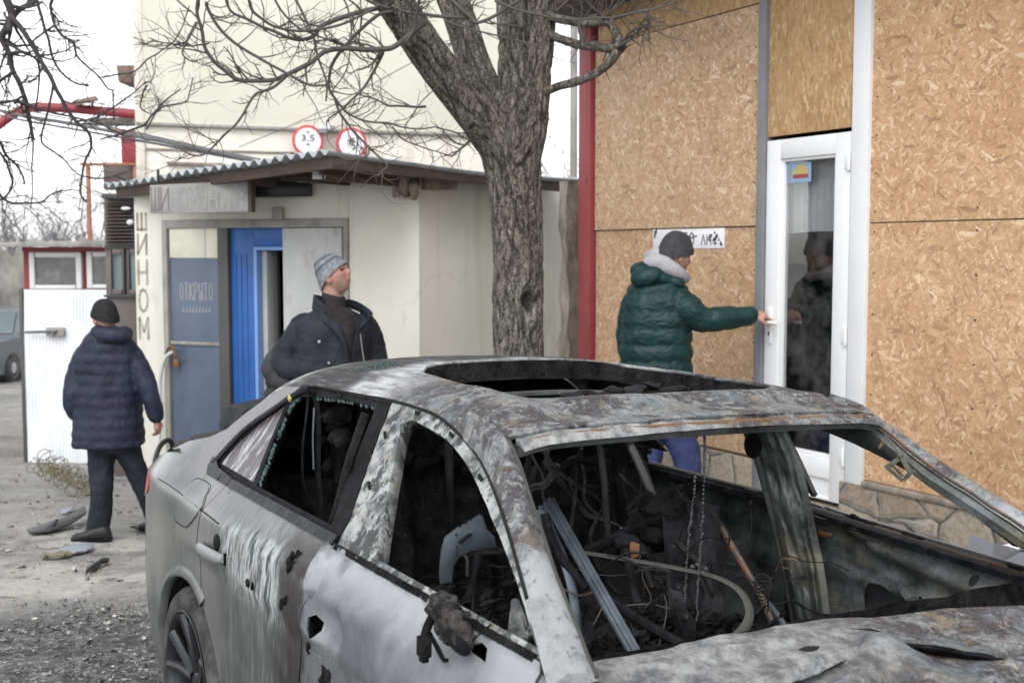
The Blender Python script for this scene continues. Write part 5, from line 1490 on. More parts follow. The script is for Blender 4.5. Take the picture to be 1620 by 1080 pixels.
for b, tws in (([(856, 20), (886, 30), (915, 36), (950, 36), (962, 32), (970, 45), (979, 62), (983, 74)], 3), ([(866, 54), (905, 68), (955, 76), (978, 74)], 1), ([(848, 147), (870, 142), (900, 132), (935, 120), (962, 100), (979, 78)], 1)):
    branch(b, .026, .028, 7.38, 7.1, M['bark'], tree, tws=tws, tl=.2, mbt=tw)
for b in ([(962, 32), (966, 10), (985, -20)], [(970, 30), (1000, 20), (1040, 12), (1080, -12)], [(915, 36), (920, 60), (926, 76)], [(880, 20), (900, 2), (930, -20)], [(958, 30), (930, 5), (915, -20)], [(1026, 22), (1026, 62)], [(984, 74), (1000, 50), (1030, 40)]):
    branch(b, .010, .005, 7.1, 6.95, M['twig'], tree, tws=8, tl=.25, mbt=tw)
tag(keep(tw.build('twigs', M['twig'], ang=180), tree), kind='stuff')
# tree whose boughs hang in from the left
lt = thing('left_tree', 'dark bare tree whose crooked boughs hang in from the left', 'tree', (PD(-420, 600, 8.6).x, 8.6, G(-5, 8.6)))
V, Fc, CR = [], [], []
bark_limb(V, Fc, CR, [(-430, 800, 8.6, 50), (-425, 600, 8.6, 42), (-420, 400, 8.6, 38), (-405, 200, 8.6, 36), (-360, 20, 8.5, 32), (-280, -130, 8.4, 26), (-160, -200, 8.3, 20), (-60, -150, 8.2, 14), (0, -30, 8.1, 9)], n=40, step=.05, seed=71)
trk = MB(); trk.v = [tuple(v) for v in V]; trk.f = Fc
t2 = keep(trk.build('trunk', M['bark'], ang=180), lt)
at = t2.data.attributes.new('crack', 'FLOAT', 'POINT'); at.data.foreach_set('value', CR)
tw = MB()
LTB = [([(0, -30), (10, 0), (19, 25), (12, 44), (3, 60), (14, 84), (21, 113), (39, 151), (46, 186), (53, 222)], .032, .012),
       ([(14, 50), (24, 22), (53, 3), (70, -20)], .022, .014),
       ([(16, 24), (49, 67), (63, 91), (84, 130), (102, 165), (120, 193), (141, 211), (144, 232), (134, 260), (127, 303), (135, 320)], .018, .006),
       ([(50, -20), (58, 0), (74, 56), (88, 102), (116, 130), (140, 136)], .012, .006),
       ([(88, -20), (84, 0), (80, 14), (86, 39), (100, 58), (116, 67), (123, 91), (155, 120), (170, 140), (179, 148), (180, 190)], .012, .005),
       ([(-20, 160), (0, 162), (25, 160), (56, 172), (102, 183), (151, 193), (190, 211)], .012, .005),
       ([(84, 130), (78, 170), (70, 197), (67, 225), (90, 243), (102, 253), (116, 270), (130, 278), (169, 281), (200, 272)], .009, .004),
       ([(-10, 210), (0, 225), (10, 245), (25, 260), (35, 276), (39, 292)], .012, .006),
       ([(-10, 290), (0, 310), (18, 320), (63, 320), (80, 308), (95, 302), (120, 300)], .010, .004),
       ([(300, 10), (280, 60), (253, 81), (232, 95), (215, 112), (185, 118), (160, 122)], .004, .006),
       ([(229, 197), (245, 178), (260, 162), (285, 141)], .008, .005),
       ([(232, 205), (253, 172), (292, 162), (300, 145), (306, 123)], .006, .004),
       ([(160, 220), (190, 212), (229, 197)], .006, .008),
       ([(232, 135), (225, 150), (222, 170), (236, 180)], .006, .004),
       ([(21, 113), (0, 128), (-20, 140)], .010, .012), ([(14, 84), (40, 84), (60, 100), (62, 130), (56, 172)], .010, .006),
       ([(86, 39), (60, 60), (49, 67)], .008, .006), ([(39, 151), (20, 160), (0, 163)], .009, .009),
       ([(0, 240), (12, 262), (20, 290), (6, 312), (-10, 320)], .009, .007), ([(53, 222), (50, 270), (52, 300), (48, 330)], .006, .003),
       ([(120, 193), (150, 186), (178, 170), (210, 148), (232, 130)], .008, .004), ([(116, 67), (128, 64)], .006, .004)]
for b, r0, r1 in LTB:
    branch(b, r0, r1, 8.1, 8.4, M['twig_dark'], lt, tws=int(1.4 * len(b)) + 2, tl=.26, mbt=tw, dep=1)
tag(keep(tw.build('twigs', M['twig_dark'], ang=180), lt), kind='stuff')
# far bare trees and the reddish thicket beyond the shed
def far_tree(px, d, h, lab, mt, seed, name='far_tree', grp='bare trees beyond the yard', spread=.5, n0=5, rr0=.10):
    rnd_ = random.Random(seed); b = PD(px, 400, d); z = G(b.x, d)
    root = thing(name, lab, 'tree', (b.x, d, z), grp)
    mt_ = MB(); mc = MB()
    top = Vector((b.x + rnd_.gauss(0, .3), d, z + h * .45))
    mt_.tube([Vector(q) for q in spline([(b.x, d, z - .2), (b.x + rnd_.gauss(0, .1), d, z + h * .22), tuple(top)], 4)], [lerp(rr0 * 1.3, rr0 * .8, k / 8) for k in range(9)], 8)
    def grow(p, dr, ln, r, lv):
        pts = [p]; dd = dr.copy()
        for k in range(4):
            dd = (dd + Vector((rnd_.gauss(0, .18), rnd_.gauss(0, .18), rnd_.gauss(.05, .12)))).normalized(); pts.append(pts[-1] + dd * ln / 4)
        mc.tube(pts, [lerp(r, r * .5, k / 4) for k in range(5)], 4 if lv < 3 else 6, caps=False)
        if lv > 0:
            for k in range(rnd_.randint(3, 5) if lv > 1 else rnd_.randint(4, 6)):
                i = rnd_.randint(1, 4)
                nd = (dd + Vector((rnd_.gauss(0, .7), rnd_.gauss(0, .7), rnd_.gauss(.1, .5)))).normalized()
                grow(pts[i], nd, ln * rnd_.uniform(.45, .75), r * .5, lv - 1)
    for k in range(n0):
        a = 2 * math.pi * k / n0 + rnd_.random()
        grow(top - Vector((0, 0, h * .16 * rnd_.random())), Vector((math.cos(a) * spread, math.sin(a) * spread, .9)).normalized(), h * .34, rr0 * .55, 3)
    keep(mt_.build('trunk', mt, ang=180), root); keep(mc.build('crown', mt, ang=180), root)
    return root
ft = far_tree(12, 46, 5.6, 'pale bare tree beyond the hut, nearest the left edge', M['far_bark'], 1)
far_tree(58, 52, 6.4, 'pale bare tree beyond the hut, second from the left edge', M['far_bark'], 2)
far_tree(104, 48, 5.6, 'pale bare tree beyond the hut, left of the orange post', M['far_bark'], 3)
far_tree(150, 44, 5.2, 'pale bare tree beyond the hut, right behind the orange post', M['far_bark'], 4)
far_tree(-40, 50, 6.6, 'pale bare tree half cut off by the left edge', M['far_bark'], 6)
far_tree(205, 40, 7.4, 'slim grey tree rising above the brown kiosk beside the cream wall', M['far_bark'], 8, spread=.3)
far_tree(886, 21, 5.6, 'reddish bare thicket seen between the tree trunk and the red post', M['red_twig'], 9, 'bare_thicket', 'thickets beyond the shed', .4, 6, .05)
far_tree(912, 24, 5.8, 'reddish bare thicket hidden partly by the red post', M['red_twig'], 10, 'bare_thicket', 'thickets beyond the shed', .4, 6, .05)
gpz = PD(905, 100, 13.0)
tag(MB().tube([Vector((gpz.x + .02, 13, -.2)), Vector((gpz.x + .02, 13, 4.6))], .04, 10).build('grey_pole', M['concrete']), 'grey pole standing behind the shed next to the red post', 'pole')
# ---------------------------------------------------------------- the burnt car (built in its own frame: x forward, y left, z up)
CARM = Matrix.Translation((-.310, 4.287, 0)) @ Matrix.Rotation(-1.043, 4, 'Z') @ Matrix.Rotation(-.026, 4, 'X')
CINV = CARM.inverted()
car = thing('burnt_car', 'burnt-out grey saloon car with no glass, scorched door and rusty roof', 'car')
car.matrix_world = CARM
CO = CINV @ ORG
def CD(px, py, d): return CINV @ PD(px, py, d)
def cray(px, py): return (CINV.to_3x3() @ ray(px, py))
def W(x, z):
    wp = .895
    if x < -.35: wp -= .175 * ((-.35 - x) / .6) ** 2.6
    if x > 1.9: wp -= .05 * ((x - 1.9) / 1.0) ** 2
    if z < .6: v = -.05 * ((.6 - z) / .4) ** 2
    elif z < .8: v = 0
    elif z < .96: v = -.012 * ((z - .8) / .12) ** 2 if z < .92 else -.012 - (z - .92) * .825
    else: v = -.045 - (z - .96) * .70 - .10 * (z - .96) ** 2
    v -= .010 * (1 - sm(.772, .792, z)) * sm(-.2, .1, x)
    return wp + v
def chit(px, py, f):
    r = cray(px, py); t = 1.0; a = f(CO + r * t)
    while t < 9:
        t2 = t + .01; b = f(CO + r * t2)
        if a * b <= 0:
            lo, hi = t, t2
            for _ in range(30):
                m = (lo + hi) / 2
                if a * f(CO + r * m) <= 0: hi = m
                else: lo = m
            return CO + r * lo
        t, a = t2, b
    return None
def near(px, py, off=0.):
    p = chit(px, py, lambda p: p.y + W(p.x, p.z) - off)
    return (p.x, p.z)
def NS(off=0.): return lambda x, z: (x, -W(x, z) - off, z)
def FS(off=0.): return lambda x, z: (x, W(x, z) - off, z)
SEAM = [(-.04, 1.045), (.026, 1.157), (.141, 1.238), (.21, 1.285), (.30, 1.318), (.5, 1.326), (.705, 1.331), (.864, 1.336), (1.041, 1.335), (1.211, 1.324), (1.455, 1.276), (1.663, 1.202), (1.885, 1.102), (2.08, 1.006)]
SEAM = [tuple(q) for q in spline(SEAM, 4)]
SX = [q[0] for q in SEAM if q[0] > .3]; SZ = [q[1] for q in SEAM if q[0] > .3]
CREST = [(-.93, .925), (-.75, .950), (-.6, .985), (-.5, 1.02), (-.385, 1.063), (-.22, 1.098), (-.12, 1.135), (-.05, 1.198), (.03, 1.255), (.12, 1.30), (.3, 1.318)]
RX = [-.05, .03, .12, .30] + SX; RZ = [1.198, 1.255, 1.30, 1.318] + SZ
zs = lambda x: interp(x, RX, RZ)
zt = lambda x: interp(x, [-.10, .0, .2, .4, .63, .8, .95, 1.1, 1.235, 1.4, 1.55, 1.7], [1.355, 1.375, 1.398, 1.409, 1.417, 1.420, 1.419, 1.414, 1.404, 1.386, 1.362, 1.33])
def RF(off=0.):
    def f(x, y):
        a = zs(x); t = min(1, abs(y) / W(x, a))
        k = sm(1.0, 1.45, x); return (x, y, zt(x) - (zt(x) - a) * (lerp(.30, .22, k) * t * t + lerp(.70, .78, k) * t ** lerp(5, 14, k)) - off)
    return f
BOW = lambda y: 1.585 - .028 * (y / .55) ** 2
BZ = lambda x: interp(x, [.1, 1.0, 1.4, 1.8, 2.1], [.978, .975, .958, .942, .935])
# ---- near flank
QP = [(.20, 1.015), (.17, .97), (.14, .914), (.138, .80), (.15, .727)]
ARC = lambda r, a0, a1, n=22: [(r * math.cos(a), .318 + r * math.sin(a)) for a in np.linspace(a0, a1, n)]
QP += ARC(.352, math.radians(63), math.radians(192))
QP += [(-.36, .22), (-.62, .22), (-.93, .30)]
QP += [(-.955, .55), (-.95, .8), (-.945, .93)] + CREST
QP += [q for q in SEAM if q[0] < .3][::-1] + [(-.03, 1.02)]
panel('rear_quarter', M['side'], QP, NS(), step=.028, parent=car)
RD = [(.196, 1.012), (.165, .965), (.146, .914), (.144, .80), (.156, .727)] + ARC(.352, math.radians(61), math.radians(6), 14) + [(.42, .235), (1.04, .235), (1.038, .65), (1.048, .782), (1.072, .85), (1.108, .892), (1.104, .95), (1.086, 1.010)]
rdoor = panel('rear_door', M['side'], RD, NS(-.001), step=.026, parent=car, warp=lambda p: -.012 * math.exp(-((p.x - .82) ** 2 + (p.z - .84) ** 2) / .006) + .004 * fbm(p * 9, 2) * sm(.5, .8, p.x))
FD = [(1.094, 1.008), (1.112, .95), (1.116, .892), (1.080, .85), (1.056, .782), (1.046, .65), (1.048, .235), (2.02, .235), (2.08, .55), (2.10, .85), (2.085, .99), (2.07, 1.004)]
def nh(pts): return [near(*p) for p in pts]
h1 = nh([(489, 976), (497, 972), (501, 985), (499, 998), (494, 1008), (488, 1012), (486, 995)])
h2 = nh([(526, 1000), (534, 1000), (537, 1012), (535, 1022), (530, 1024), (527, 1012)])
h3 = nh([(752, 1035), (740, 1027), (736, 1020), (745, 1016), (760, 1014), (769, 1024), (766, 1046)])
def dent(p):
    d = 0
    c = near(514, 990)
    r2 = ((p.x - c[0]) / .075) ** 2 + ((p.z - c[1] + .012) / .05) ** 2
    d -= .028 * math.exp(-r2 ** 2 * .8)
    d += .005 * fbm(Vector((p.x * 4, 0, p.z * 5)), 3)
    d -= .016 * math.exp(-((p.x - 1.86) ** 2 + (p.z - .92) ** 2) / .004)
    return d
fdoor = panel('front_door', M['side'], FD, NS(), holes=[h1, h2, h3], step=.022, parent=car, warp=dent)
panel('door_cavity', M['char'], [(1.1, .62), (1.98, .62), (1.98, .95), (1.1, .95)], NS(-.10), step=.2, parent=fdoor, thick=.004)
FE = [(2.108, .85), (2.09, .55), (2.03, .235), (2.28, .235)] + [(2.637 + .35 * math.cos(a), .318 + .35 * math.sin(a)) for a in np.linspace(math.radians(192), math.radians(-10), 24)] + [(3.25, .28), (3.32, .60), (3.20, .74), (2.8, .86), (2.4, .935), (2.20, .962), (2.093, .99)]
def WF(x, z): return W(x, z) - (.55 * max(0, (x - 2.75) / .6) ** 2.2)
panel('front_wing', M['hood'], FE, lambda x, z: (x, -WF(x, z), z), step=.035, parent=car, warp=lambda p: .006 * fbm(p * 5, 3))
# gap lines, raised door edge
def onS(pts, off=.001): return [Vector((x, -W(x, z) - off, z)) for x, z in pts]
mb = MB()
# fuel flap and character-line seams laid in as dark grooves
flap = nh([(283, 800), (290, 785), (304, 761), (316, 757), (333, 768), (327, 784), (318, 806), (304, 826), (294, 834), (283, 828), (276, 821), (277, 808)])
mb.tube(onS(spline(flap + flap[:1], 3), -.0012), .0022, 6)
mb.tube(onS(spline(nh([(250, 757), (270, 769), (290, 784), (322, 810), (345, 828)]), 4), -.0012), .0020, 6)
mb.build('panel_seam', M['gap'], car)
fl2 = panel('fuel_flap', M['side'], [(lerp(q[0], -.03, .06), lerp(q[1], .912, .06)) for q in [tuple(v) for v in spline(flap + flap[:1], 3)][:-1]], NS(.0025), step=.03, parent=car, thick=.003)
# door handle
hp_ = nh([(322, 860), (336, 862), (352, 880)])
c0, c1 = near(320, 863), near(357, 884)
mb = MB()
ra = []
for k in range(17):
    t = k / 16
    x, z = lerp(c0[0], c1[0], t), lerp(c0[1], c1[1], t)
    off = .003 + .019 * math.sin(math.pi * min(1, max(0, t))) ** .4
    hh = .020 * (1 - .35 * abs(2 * t - 1) ** 3)
    c = Vector((x, -W(x, z) - off, z)); r = []
    for j in range(12):
        a = 2 * math.pi * j / 12
        r.append(c + Vector((0, -.0125 * math.cos(a), hh * math.sin(a))))
    ra.append(r)
mb.loft(ra).build('door_handle', M['handle'], rdoor, fix=True)
cc = near(342, 860)
mb = MB(); mb.ell((cc[0], -W(*cc) + .0065, cc[1]), (.042, .010, .030)); mb.build('handle_cup', M['rubber'], rdoor)
cc = near(356, 893); mb = MB(); mb.box((cc[0], -W(*cc) - .001, cc[1] + .016), (.012, .01, .036)); mb.build('handle_gasket', M['rubber'], rdoor, bevel=.003)
# curled rear edge of the front door
e_ = nh([(527, 857), (522, 885), (517, 905), (505, 930), (499, 943)])
mb = MB()
top_ = spline(onS(e_, .002), 5)
rows = []
for k, p in enumerate(top_):
    t = k / (len(top_) - 1); w_ = .052 * math.sin(math.pi * min(1, t * .8 + .12))
    p = Vector(p); rows.append([p, p + Vector((-w_ * .35, -.018 * math.sin(math.pi * t), 0)), p + Vector((-w_ * .75, -.014 - .02 * math.sin(math.pi * t), 0)), p + Vector((-w_, -.006 - .02 * math.sin(math.pi * t), -.004))])
mb.loft(rows, caps=False, closed=False)
mb.loft([[q + Vector((0, .003, 0)) for q in r][::-1] for r in rows], caps=False, closed=False)
mb.build('curled_edge', M['side'], fdoor, fix=False, ang=60)
# burst patches on the doors
mb = MB(); rb = random.Random(8)
for (px, py, s) in ((392, 922, 5), (400, 926, 4), (445, 955, 5), (458, 890, 7), (463, 880, 5), (456, 898, 4), (490, 1018, 4), (488, 1030, 3), (512, 1060, 6), (518, 1072, 7), (510, 1075, 5), (452, 948, 4), (471, 875, 3)):
    q = near(px, py); p = Vector((q[0], -W(*q), q[1]))
    mb.ell(p, (.0026 * s, .006, .0030 * s), Matrix.Rotation(rb.random(), 3, 'Y'), 8, 6)
for i, v in enumerate(mb.v): mb.v[i] = tuple(Vector(v) + Vector((1, .3, 1)) * fbm(Vector(v) * 60, 2) * .009)
tag(mb.build('burst_patch', M['char'], car), kind='stuff')
# ---- window frames
RW = [tuple(q) for q in spline([(.40, 1.036), (.31, 1.14), (.225, 1.255), (.245, 1.275), (.30, 1.287), (.52, 1.304), (.765, 1.311), (.80, 1.308), (.818, 1.296), (.85, 1.25), (1.0, 1.036)], 3)]
QG = [(.008, 1.045), (.046, 1.125), (.103, 1.188), (.196, 1.256), (.25, 1.185), (.360, 1.04)]
FWn = [tuple(q) for q in spline([(1.319, 1.02), (1.225, 1.103), (1.153, 1.167), (1.074, 1.237), (1.033, 1.279), (1.034, 1.297), (1.06, 1.303), (1.119, 1.301), (1.292, 1.283), (1.473, 1.239), (1.678, 1.167), (1.857, 1.098), (2.035, 1.018)], 3)]
SPL = [(.876, 1.3335), (.90, 1.30), (.985, 1.18), (1.07, 1.07), (1.088, 1.012)]
RFR = [q for q in SEAM if q[0] < .87] + SPL + [(.03, 1.016), (-.03, 1.02)]
FFR = [(.884, 1.3335)] + [q for q in SEAM if q[0] > .90] + [(2.06, 1.004), (1.096, 1.006)] + [(x + .008, z) for x, z in SPL[::-1][:-1]]
rfr = panel('rear_door_frame', M['rubber'], RFR, NS(-.008), holes=[RW, QG], step=.018, thick=.028, parent=car)
ffr = panel('front_door_frame', M['ash'], FFR, NS(-.006), holes=[FWn], step=.018, thick=.034, parent=car, warp=lambda p: .002 * fbm(p * 22, 2))
panel('quarter_glass', M['qglass'], [(lerp(x, .15, -.06), lerp(z, 1.12, -.06)) for x, z in QG], NS(-.013), step=.06, thick=.005, parent=car)
mb = MB(); mb.tube(onS(SEAM[:-3], -.001), .0042, 6); mb.build('frame_gap', M['gap'], car)
mb = MB()
for k in range(5):      # clip slots in the frame
    pass
def slot(mb, px, py, l=.022, w_=.010, ax=None, off=.004):
    q = near(px, py, 0); p = Vector((q[0], -W(*q) + off, q[1]))
    d = Vector((ax[0], 0, ax[1])).normalized() if ax else Vector((1, 0, 0))
    n_ = Vector((0, -1, 0)); s = d.cross(n_)
    return mb.prism([p - d * l / 2 - s * w_ / 2, p + d * l / 2 - s * w_ / 2, p + d * l / 2 + s * w_ / 2, p - d * l / 2 + s * w_ / 2], n_ * .004)
for px, py, ax in ((659, 653, (1, -.1)), (713, 688, (1, -.3)), (759, 756, (1, -.5)), (608, 689, (.35, -1)), (583, 768, (.35, -1)), (586, 712, (.35, -1)), (536, 625, (1, 0)), (575, 628, (1, 0))):
    slot(mb, px, py, ax=ax)
mb.build('clip_slots', M['gap'], ffr)
# belt mouldings
BM = lambda x0, x1, z0, z1: [(x0, z0), (x1, z0), (x1, z1), (x0, z1)]
panel('belt_moulding', M['trim'], [(-.058, 1.058), (-.048, 1.028), (-.01, 1.008), (.21, 1.006), (.21, 1.030), (.05, 1.038), (-.02, 1.055)], NS(.006), step=.02, thick=.012, parent=car)
panel('belt_moulding', M['trim'], BM(.216, 1.085, 1.006, 1.029), NS(.006), step=.02, thick=.012, parent=car, warp=lambda p: .0015 * fbm(p * 30, 2))
panel('belt_moulding', M['char'], BM(1.10, 2.05, 1.000, 1.013), NS(.003), step=.012, thick=.014, parent=car, warp=lambda p: .006 * fbm(p * 40, 3))
# upper window moulding that frames the quarter glass
mb = MB(); up_ = [q for q in SEAM if q[0] < .32]
mb.tube(onS([(x + .012, z - .006) for x, z in up_], .003), .010, 8, flat=((0, -1, 0), .5))
mb.build('quarter_moulding', M['trim'], car)
# loose seals drooping across the rear window
def seal(pts, wd, mt, nm='hanging_seal', d=None):
    p = [CD(x, y, d) for x, y in pts]
    q = spline(p, 6)
    MB().tube([Vector(v) for v in q], wd, 8, flat=((0, -1, 0), .45)).build(nm, mt, car)
dW = PD(0, 0, 1).y
def dn_(px, py):
    q = near(px, py); v = CARM @ Vector((q[0], -W(*q) - .012, q[1])); return v.y
ds = dn_(492, 620) - .01
seal([(487, 613), (490, 616), (500, 632), (504, 680), (503, 740), (507, 790), (508, 832)], .0135, M['rubber'], d=ds)
seal([(488, 614), (487, 640), (482, 680), (478, 720), (480, 760), (486, 780), (493, 796)], .008, M['rubber'], d=ds + .01)
seal([(497, 645), (495, 690), (496, 742)], .006, M['steel'], d=ds - .01)
seal([(489, 612), (478, 614), (461, 628)], .007, M['trim'], d=ds)
seal([(578, 655), (566, 690), (551, 735), (537, 790), (523, 836)], .020, M['rubber'], 'charred_guide', d=dn_(552, 740) + .01)
mb = MB(); q = near(460, 630); mb.box((q[0], -W(*q) - .004, q[1]), (.022, .008, .016), Matrix.Rotation(.5, 3, 'Y')); mb.build('yellow_clip', M['sticker_y'], car, bevel=.003)
# crumbs of toughened glass left in the frame
mb = MB(); rg = random.Random(4)
for i in range(len(RW) - 1):
    (x0, z0), (x1, z1) = RW[i], RW[i + 1]
    if not (i < 9 or 12 < i < 22): continue
    for k in range(9):
        t = rg.random(); x, z = lerp(x0, x1, t) + (rg.random() * .018), lerp(z0, z1, t) - rg.random() * .006 * (1 if i > 9 else 0)
        mb.box((x, -W(x, z) + .016, z), (.011 * rg.random() + .004, .005, .011 * rg.random() + .004), Matrix.Rotation(rg.random() * 3, 3, 'Y'))
tag(mb.build('glass_crumbs', M['shard'], rfr), kind='stuff')
mb = MB()
for k in range(60):
    x, y = .42 + rg.gauss(0, .05), -.40 + rg.gauss(0, .03)
    p = RF(-.002)(x, y); mb.box(p, (.005, .005, .004), Matrix.Rotation(rg.random() * 3, 3, 'Z'))
tag(mb.build('glass_crumbs', M['shard'], car), kind='stuff')
# ---- roof with its open sunroof
SRF = [tuple(q) for q in spline([(.625, -.34), (.595, -.27), (.58, -.1), (.58, .1), (.595, .32), (.66, .405), (.80, .43), (1.1, .43), (1.28, .415), (1.345, .35), (1.36, .2), (1.375, 0), (1.365, -.25), (1.345, -.36), (1.26, -.42), (1.0, -.425), (.75, -.405), (.625, -.34)], 4)][:-1]
out = [(.0, y) for y in np.linspace(W(.0, zs(.0)), -W(.0, zs(.0)), 14)]
out += [(x, -W(x, zs(x))) for x in np.linspace(.02, 1.47, 34)]
out += [(BOW(y), y) for y in np.linspace(-.555, .555, 24)]
out += [(x, W(x, zs(x))) for x in np.linspace(1.47, .02, 34)]
def rdent(p):
    d = .0035 * fbm(p * 6, 3)
    d -= .012 * sm(1.36, 1.46, p.x) * (1 - sm(1.50, 1.57, p.x)) * (1 - sm(.40, .5, abs(p.y)))
    d += .006 * math.exp(-((p.x - 1.40) / .03) ** 2)
    return d
panel('roof', M['roof'], out, RF(), holes=[SRF], step=.026, thick=.010, parent=car, warp=rdent)
# turned-down lip and dark tray around the sunroof
mb = MB(); rr_ = []
for x, y in SRF + SRF[:1]:
    p = Vector(RF()(x, y)); c = Vector((.95, 0, p.z)); d = (c - p); d.z = 0; d.normalize()
    rr_.append([p + Vector((0, 0, -.004)), p + d * .004 + Vector((0, 0, -.022)), p + d * .012 + Vector((0, 0, -.055)), p + d * .045 + Vector((0, 0, -.060))])
mb.loft(rr_, caps=False, closed=False); mb.build('sunroof_tray', M['char'], car, ang=50)
mb = MB(); y_ = lambda k: lerp(-.43, .43, k)
pts = [Vector((.93 + .015 * math.sin(k * 7), y_(k), 1.335 + .01 * math.sin(k * 5))) for k in np.linspace(0, 1, 14)]
mb.tube(pts, .028, 8, flat=((0, 0, 1), .4)); mb.build('roof_bow', M['inner'], car)
mb = MB()
for k in range(12):
    mb.ell((.95 + random.gauss(0, .03), lerp(-.1, .4, k / 11), 1.345 + random.gauss(0, .008)), (.035, .04, .010), None, 8, 5)
for i, v in enumerate(mb.v): mb.v[i] = tuple(Vector(v) + Vector((1, 1, 1)) * fbm(Vector(v) * 30, 2) * .01)
tag(mb.build('molten_lining', M['sheet'], car), kind='stuff')
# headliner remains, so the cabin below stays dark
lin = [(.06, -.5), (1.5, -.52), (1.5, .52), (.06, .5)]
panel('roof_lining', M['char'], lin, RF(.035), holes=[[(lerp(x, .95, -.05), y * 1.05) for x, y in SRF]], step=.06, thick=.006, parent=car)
# windscreen header: bright rusty flange and dark inner beam
ys_ = np.linspace(-.565, .565, 40)
mb = MB(); r1 = []
for y in ys_:
    p = Vector(RF()(min(BOW(y), 1.575), y)); j = .0025 * math.sin(y * 37) + .002 * math.sin(y * 91)
    r1.append([p + Vector((-.012, 0, -.006)), p + Vector((.006, 0, -.008 + j)), p + Vector((.030 + j, 0, -.024)), p + Vector((.033 + j, 0, -.030)), p + Vector((.004, 0, -.020)), p + Vector((-.012, 0, -.018))])
mb.loft(r1); mb.build('windscreen_header', M['hood'], car, fix=True)
mb = MB(); r1 = []
for y in np.linspace(-.54, .54, 40):
    p = Vector(RF()(BOW(y), y)); r1.append([p + Vector((.012, 0, -.0105)), p + Vector((.0135, 0, -.0165)), p + Vector((.011, 0, -.016)), p + Vector((.010, 0, -.011))])
mb.loft(r1); mb.build('rust_line', M['rust'], car, fix=True)
mb = MB(); r1 = []
for y in np.linspace(-.56, .56, 40):
    p = Vector(RF()(BOW(y), y)); r1.append([p + Vector((-.01, 0, -.020)), p + Vector((.012, 0, -.026)), p + Vector((.004, 0, -.048)), p + Vector((-.07, 0, -.052)), p + Vector((-.08, 0, -.03))])
mb.loft(r1); mb.build('header_beam', M['inner'], car, fix=True)
# ---- windscreen pillars
def pillar(sg, skin, innr, bend=0.):
    xs = np.linspace(1.36, 2.13, 32); o1, o2 = [], []
    for x in xs:
        z = interp(x, RX, RZ) if x <= 2.06 else lerp(1.0145, .98, (x - 2.06) / .07)
        y = W(x, z)
        wI = interp(x, [1.36, 1.45, 1.52, 1.6, 1.75, 1.9, 2.13], [.02, .035, .062, .068, .072, .076, .098])
        dz = interp(x, [1.36, 1.5, 1.6, 1.7, 1.9, 2.13], [.058, .070, .046, .022, .010, .004])
        e = .0015 * math.sin(x * 60) * (1 if sg > 0 else .5)
        A = Vector((x, y + .002, z - .004)); Bc = Vector((x, y - .35 * wI, z + dz * .75 + .012)); Bd = Vector((x, y - .75 * wI, z + dz + .010)); C = Vector((x, y - wI, z + dz - .002 + e)); D = Vector((x, y - wI - .004, z + dz - .010 + e))
        o1.append([A, Bc, Bd, C, D, Vector((x, y - wI + .010, z + dz - .012)), Vector((x, y - .5 * wI, z - .002)), Vector((x, y - .012, z - .012))])
        E1 = Vector((x, y - wI - .012, z + dz - .030)); E2 = Vector((x - .004, y - wI - .008, z + dz - .052)); E3 = Vector((x - .004, y - .045, z - .036)); E4 = Vector((x, y - .036, z - .014))
        o2.append([Vector((x, y - wI + .008, z + dz - .0125)), E1, E2, E3, E4])
    s = Vector((1, sg, 1))
    f = lambda r: [Vector((p.x, p.y * sg, p.z)) for p in r]
    a = MB().loft([f(r) for r in o1]).build('windscreen_pillar', skin, car, fix=True, ang=50)
    MB().loft([f(r) for r in o2]).build('pillar_lining', innr, a, fix=True, ang=50)
    edge = [f(r)[3] for r in o1]
    MB().tube([p + Vector((.002, 0, -.001)) for p in edge[3:]], .0045, 6).build('glass_bead', M['grey_strip'] if sg < 0 else M['rod'], a)
    if sg < 0:
        MB().tube([f(r)[3] + Vector((-.004, -.010, .002)) for r in o1[22:]], .0055, 6, flat=((0, 0, 1), .4)).build('rust_edge', M['rust'], a)
    return a
pillar(-1, M['apil'], M['inner']); pa = pillar(1, M['apil'], M['inner'])
mb = MB()   # broken mirror bracket hanging from the far pillar
d_ = 2.45
def quad(pts, d, th=.004, m_=None): return [CD(x, y, d) for x, y in pts]
n3 = (CINV.to_3x3() @ Vector((0, .004, 0)))
for q in ([(1399, 738), (1422, 722), (1425, 727), (1404, 744)], [(1404, 743), (1426, 762), (1430, 759), (1409, 740)], [(1410, 737), (1427, 755), (1430, 752), (1413, 734)], [(1420, 724), (1428, 719), (1446, 748), (1431, 762), (1428, 758), (1436, 748), (1426, 730)], [(1444, 744), (1457, 760), (1459, 759), (1446, 742)]):
    mb.prism(quad(q, d_), n3)
mb.tube([CD(1424, 722, d_), CD(1418, 708, d_ + .01), CD(1400, 690, d_ + .05)], .004, 6)
mb.build('bracket', M['inner'], pa, fix=True)
mb = MB(); mb.tube([CD(1396, 700, 2.5), CD(1391, 709, 2.5)], .003, 6); mb.build('stud', M['rod'], pa)
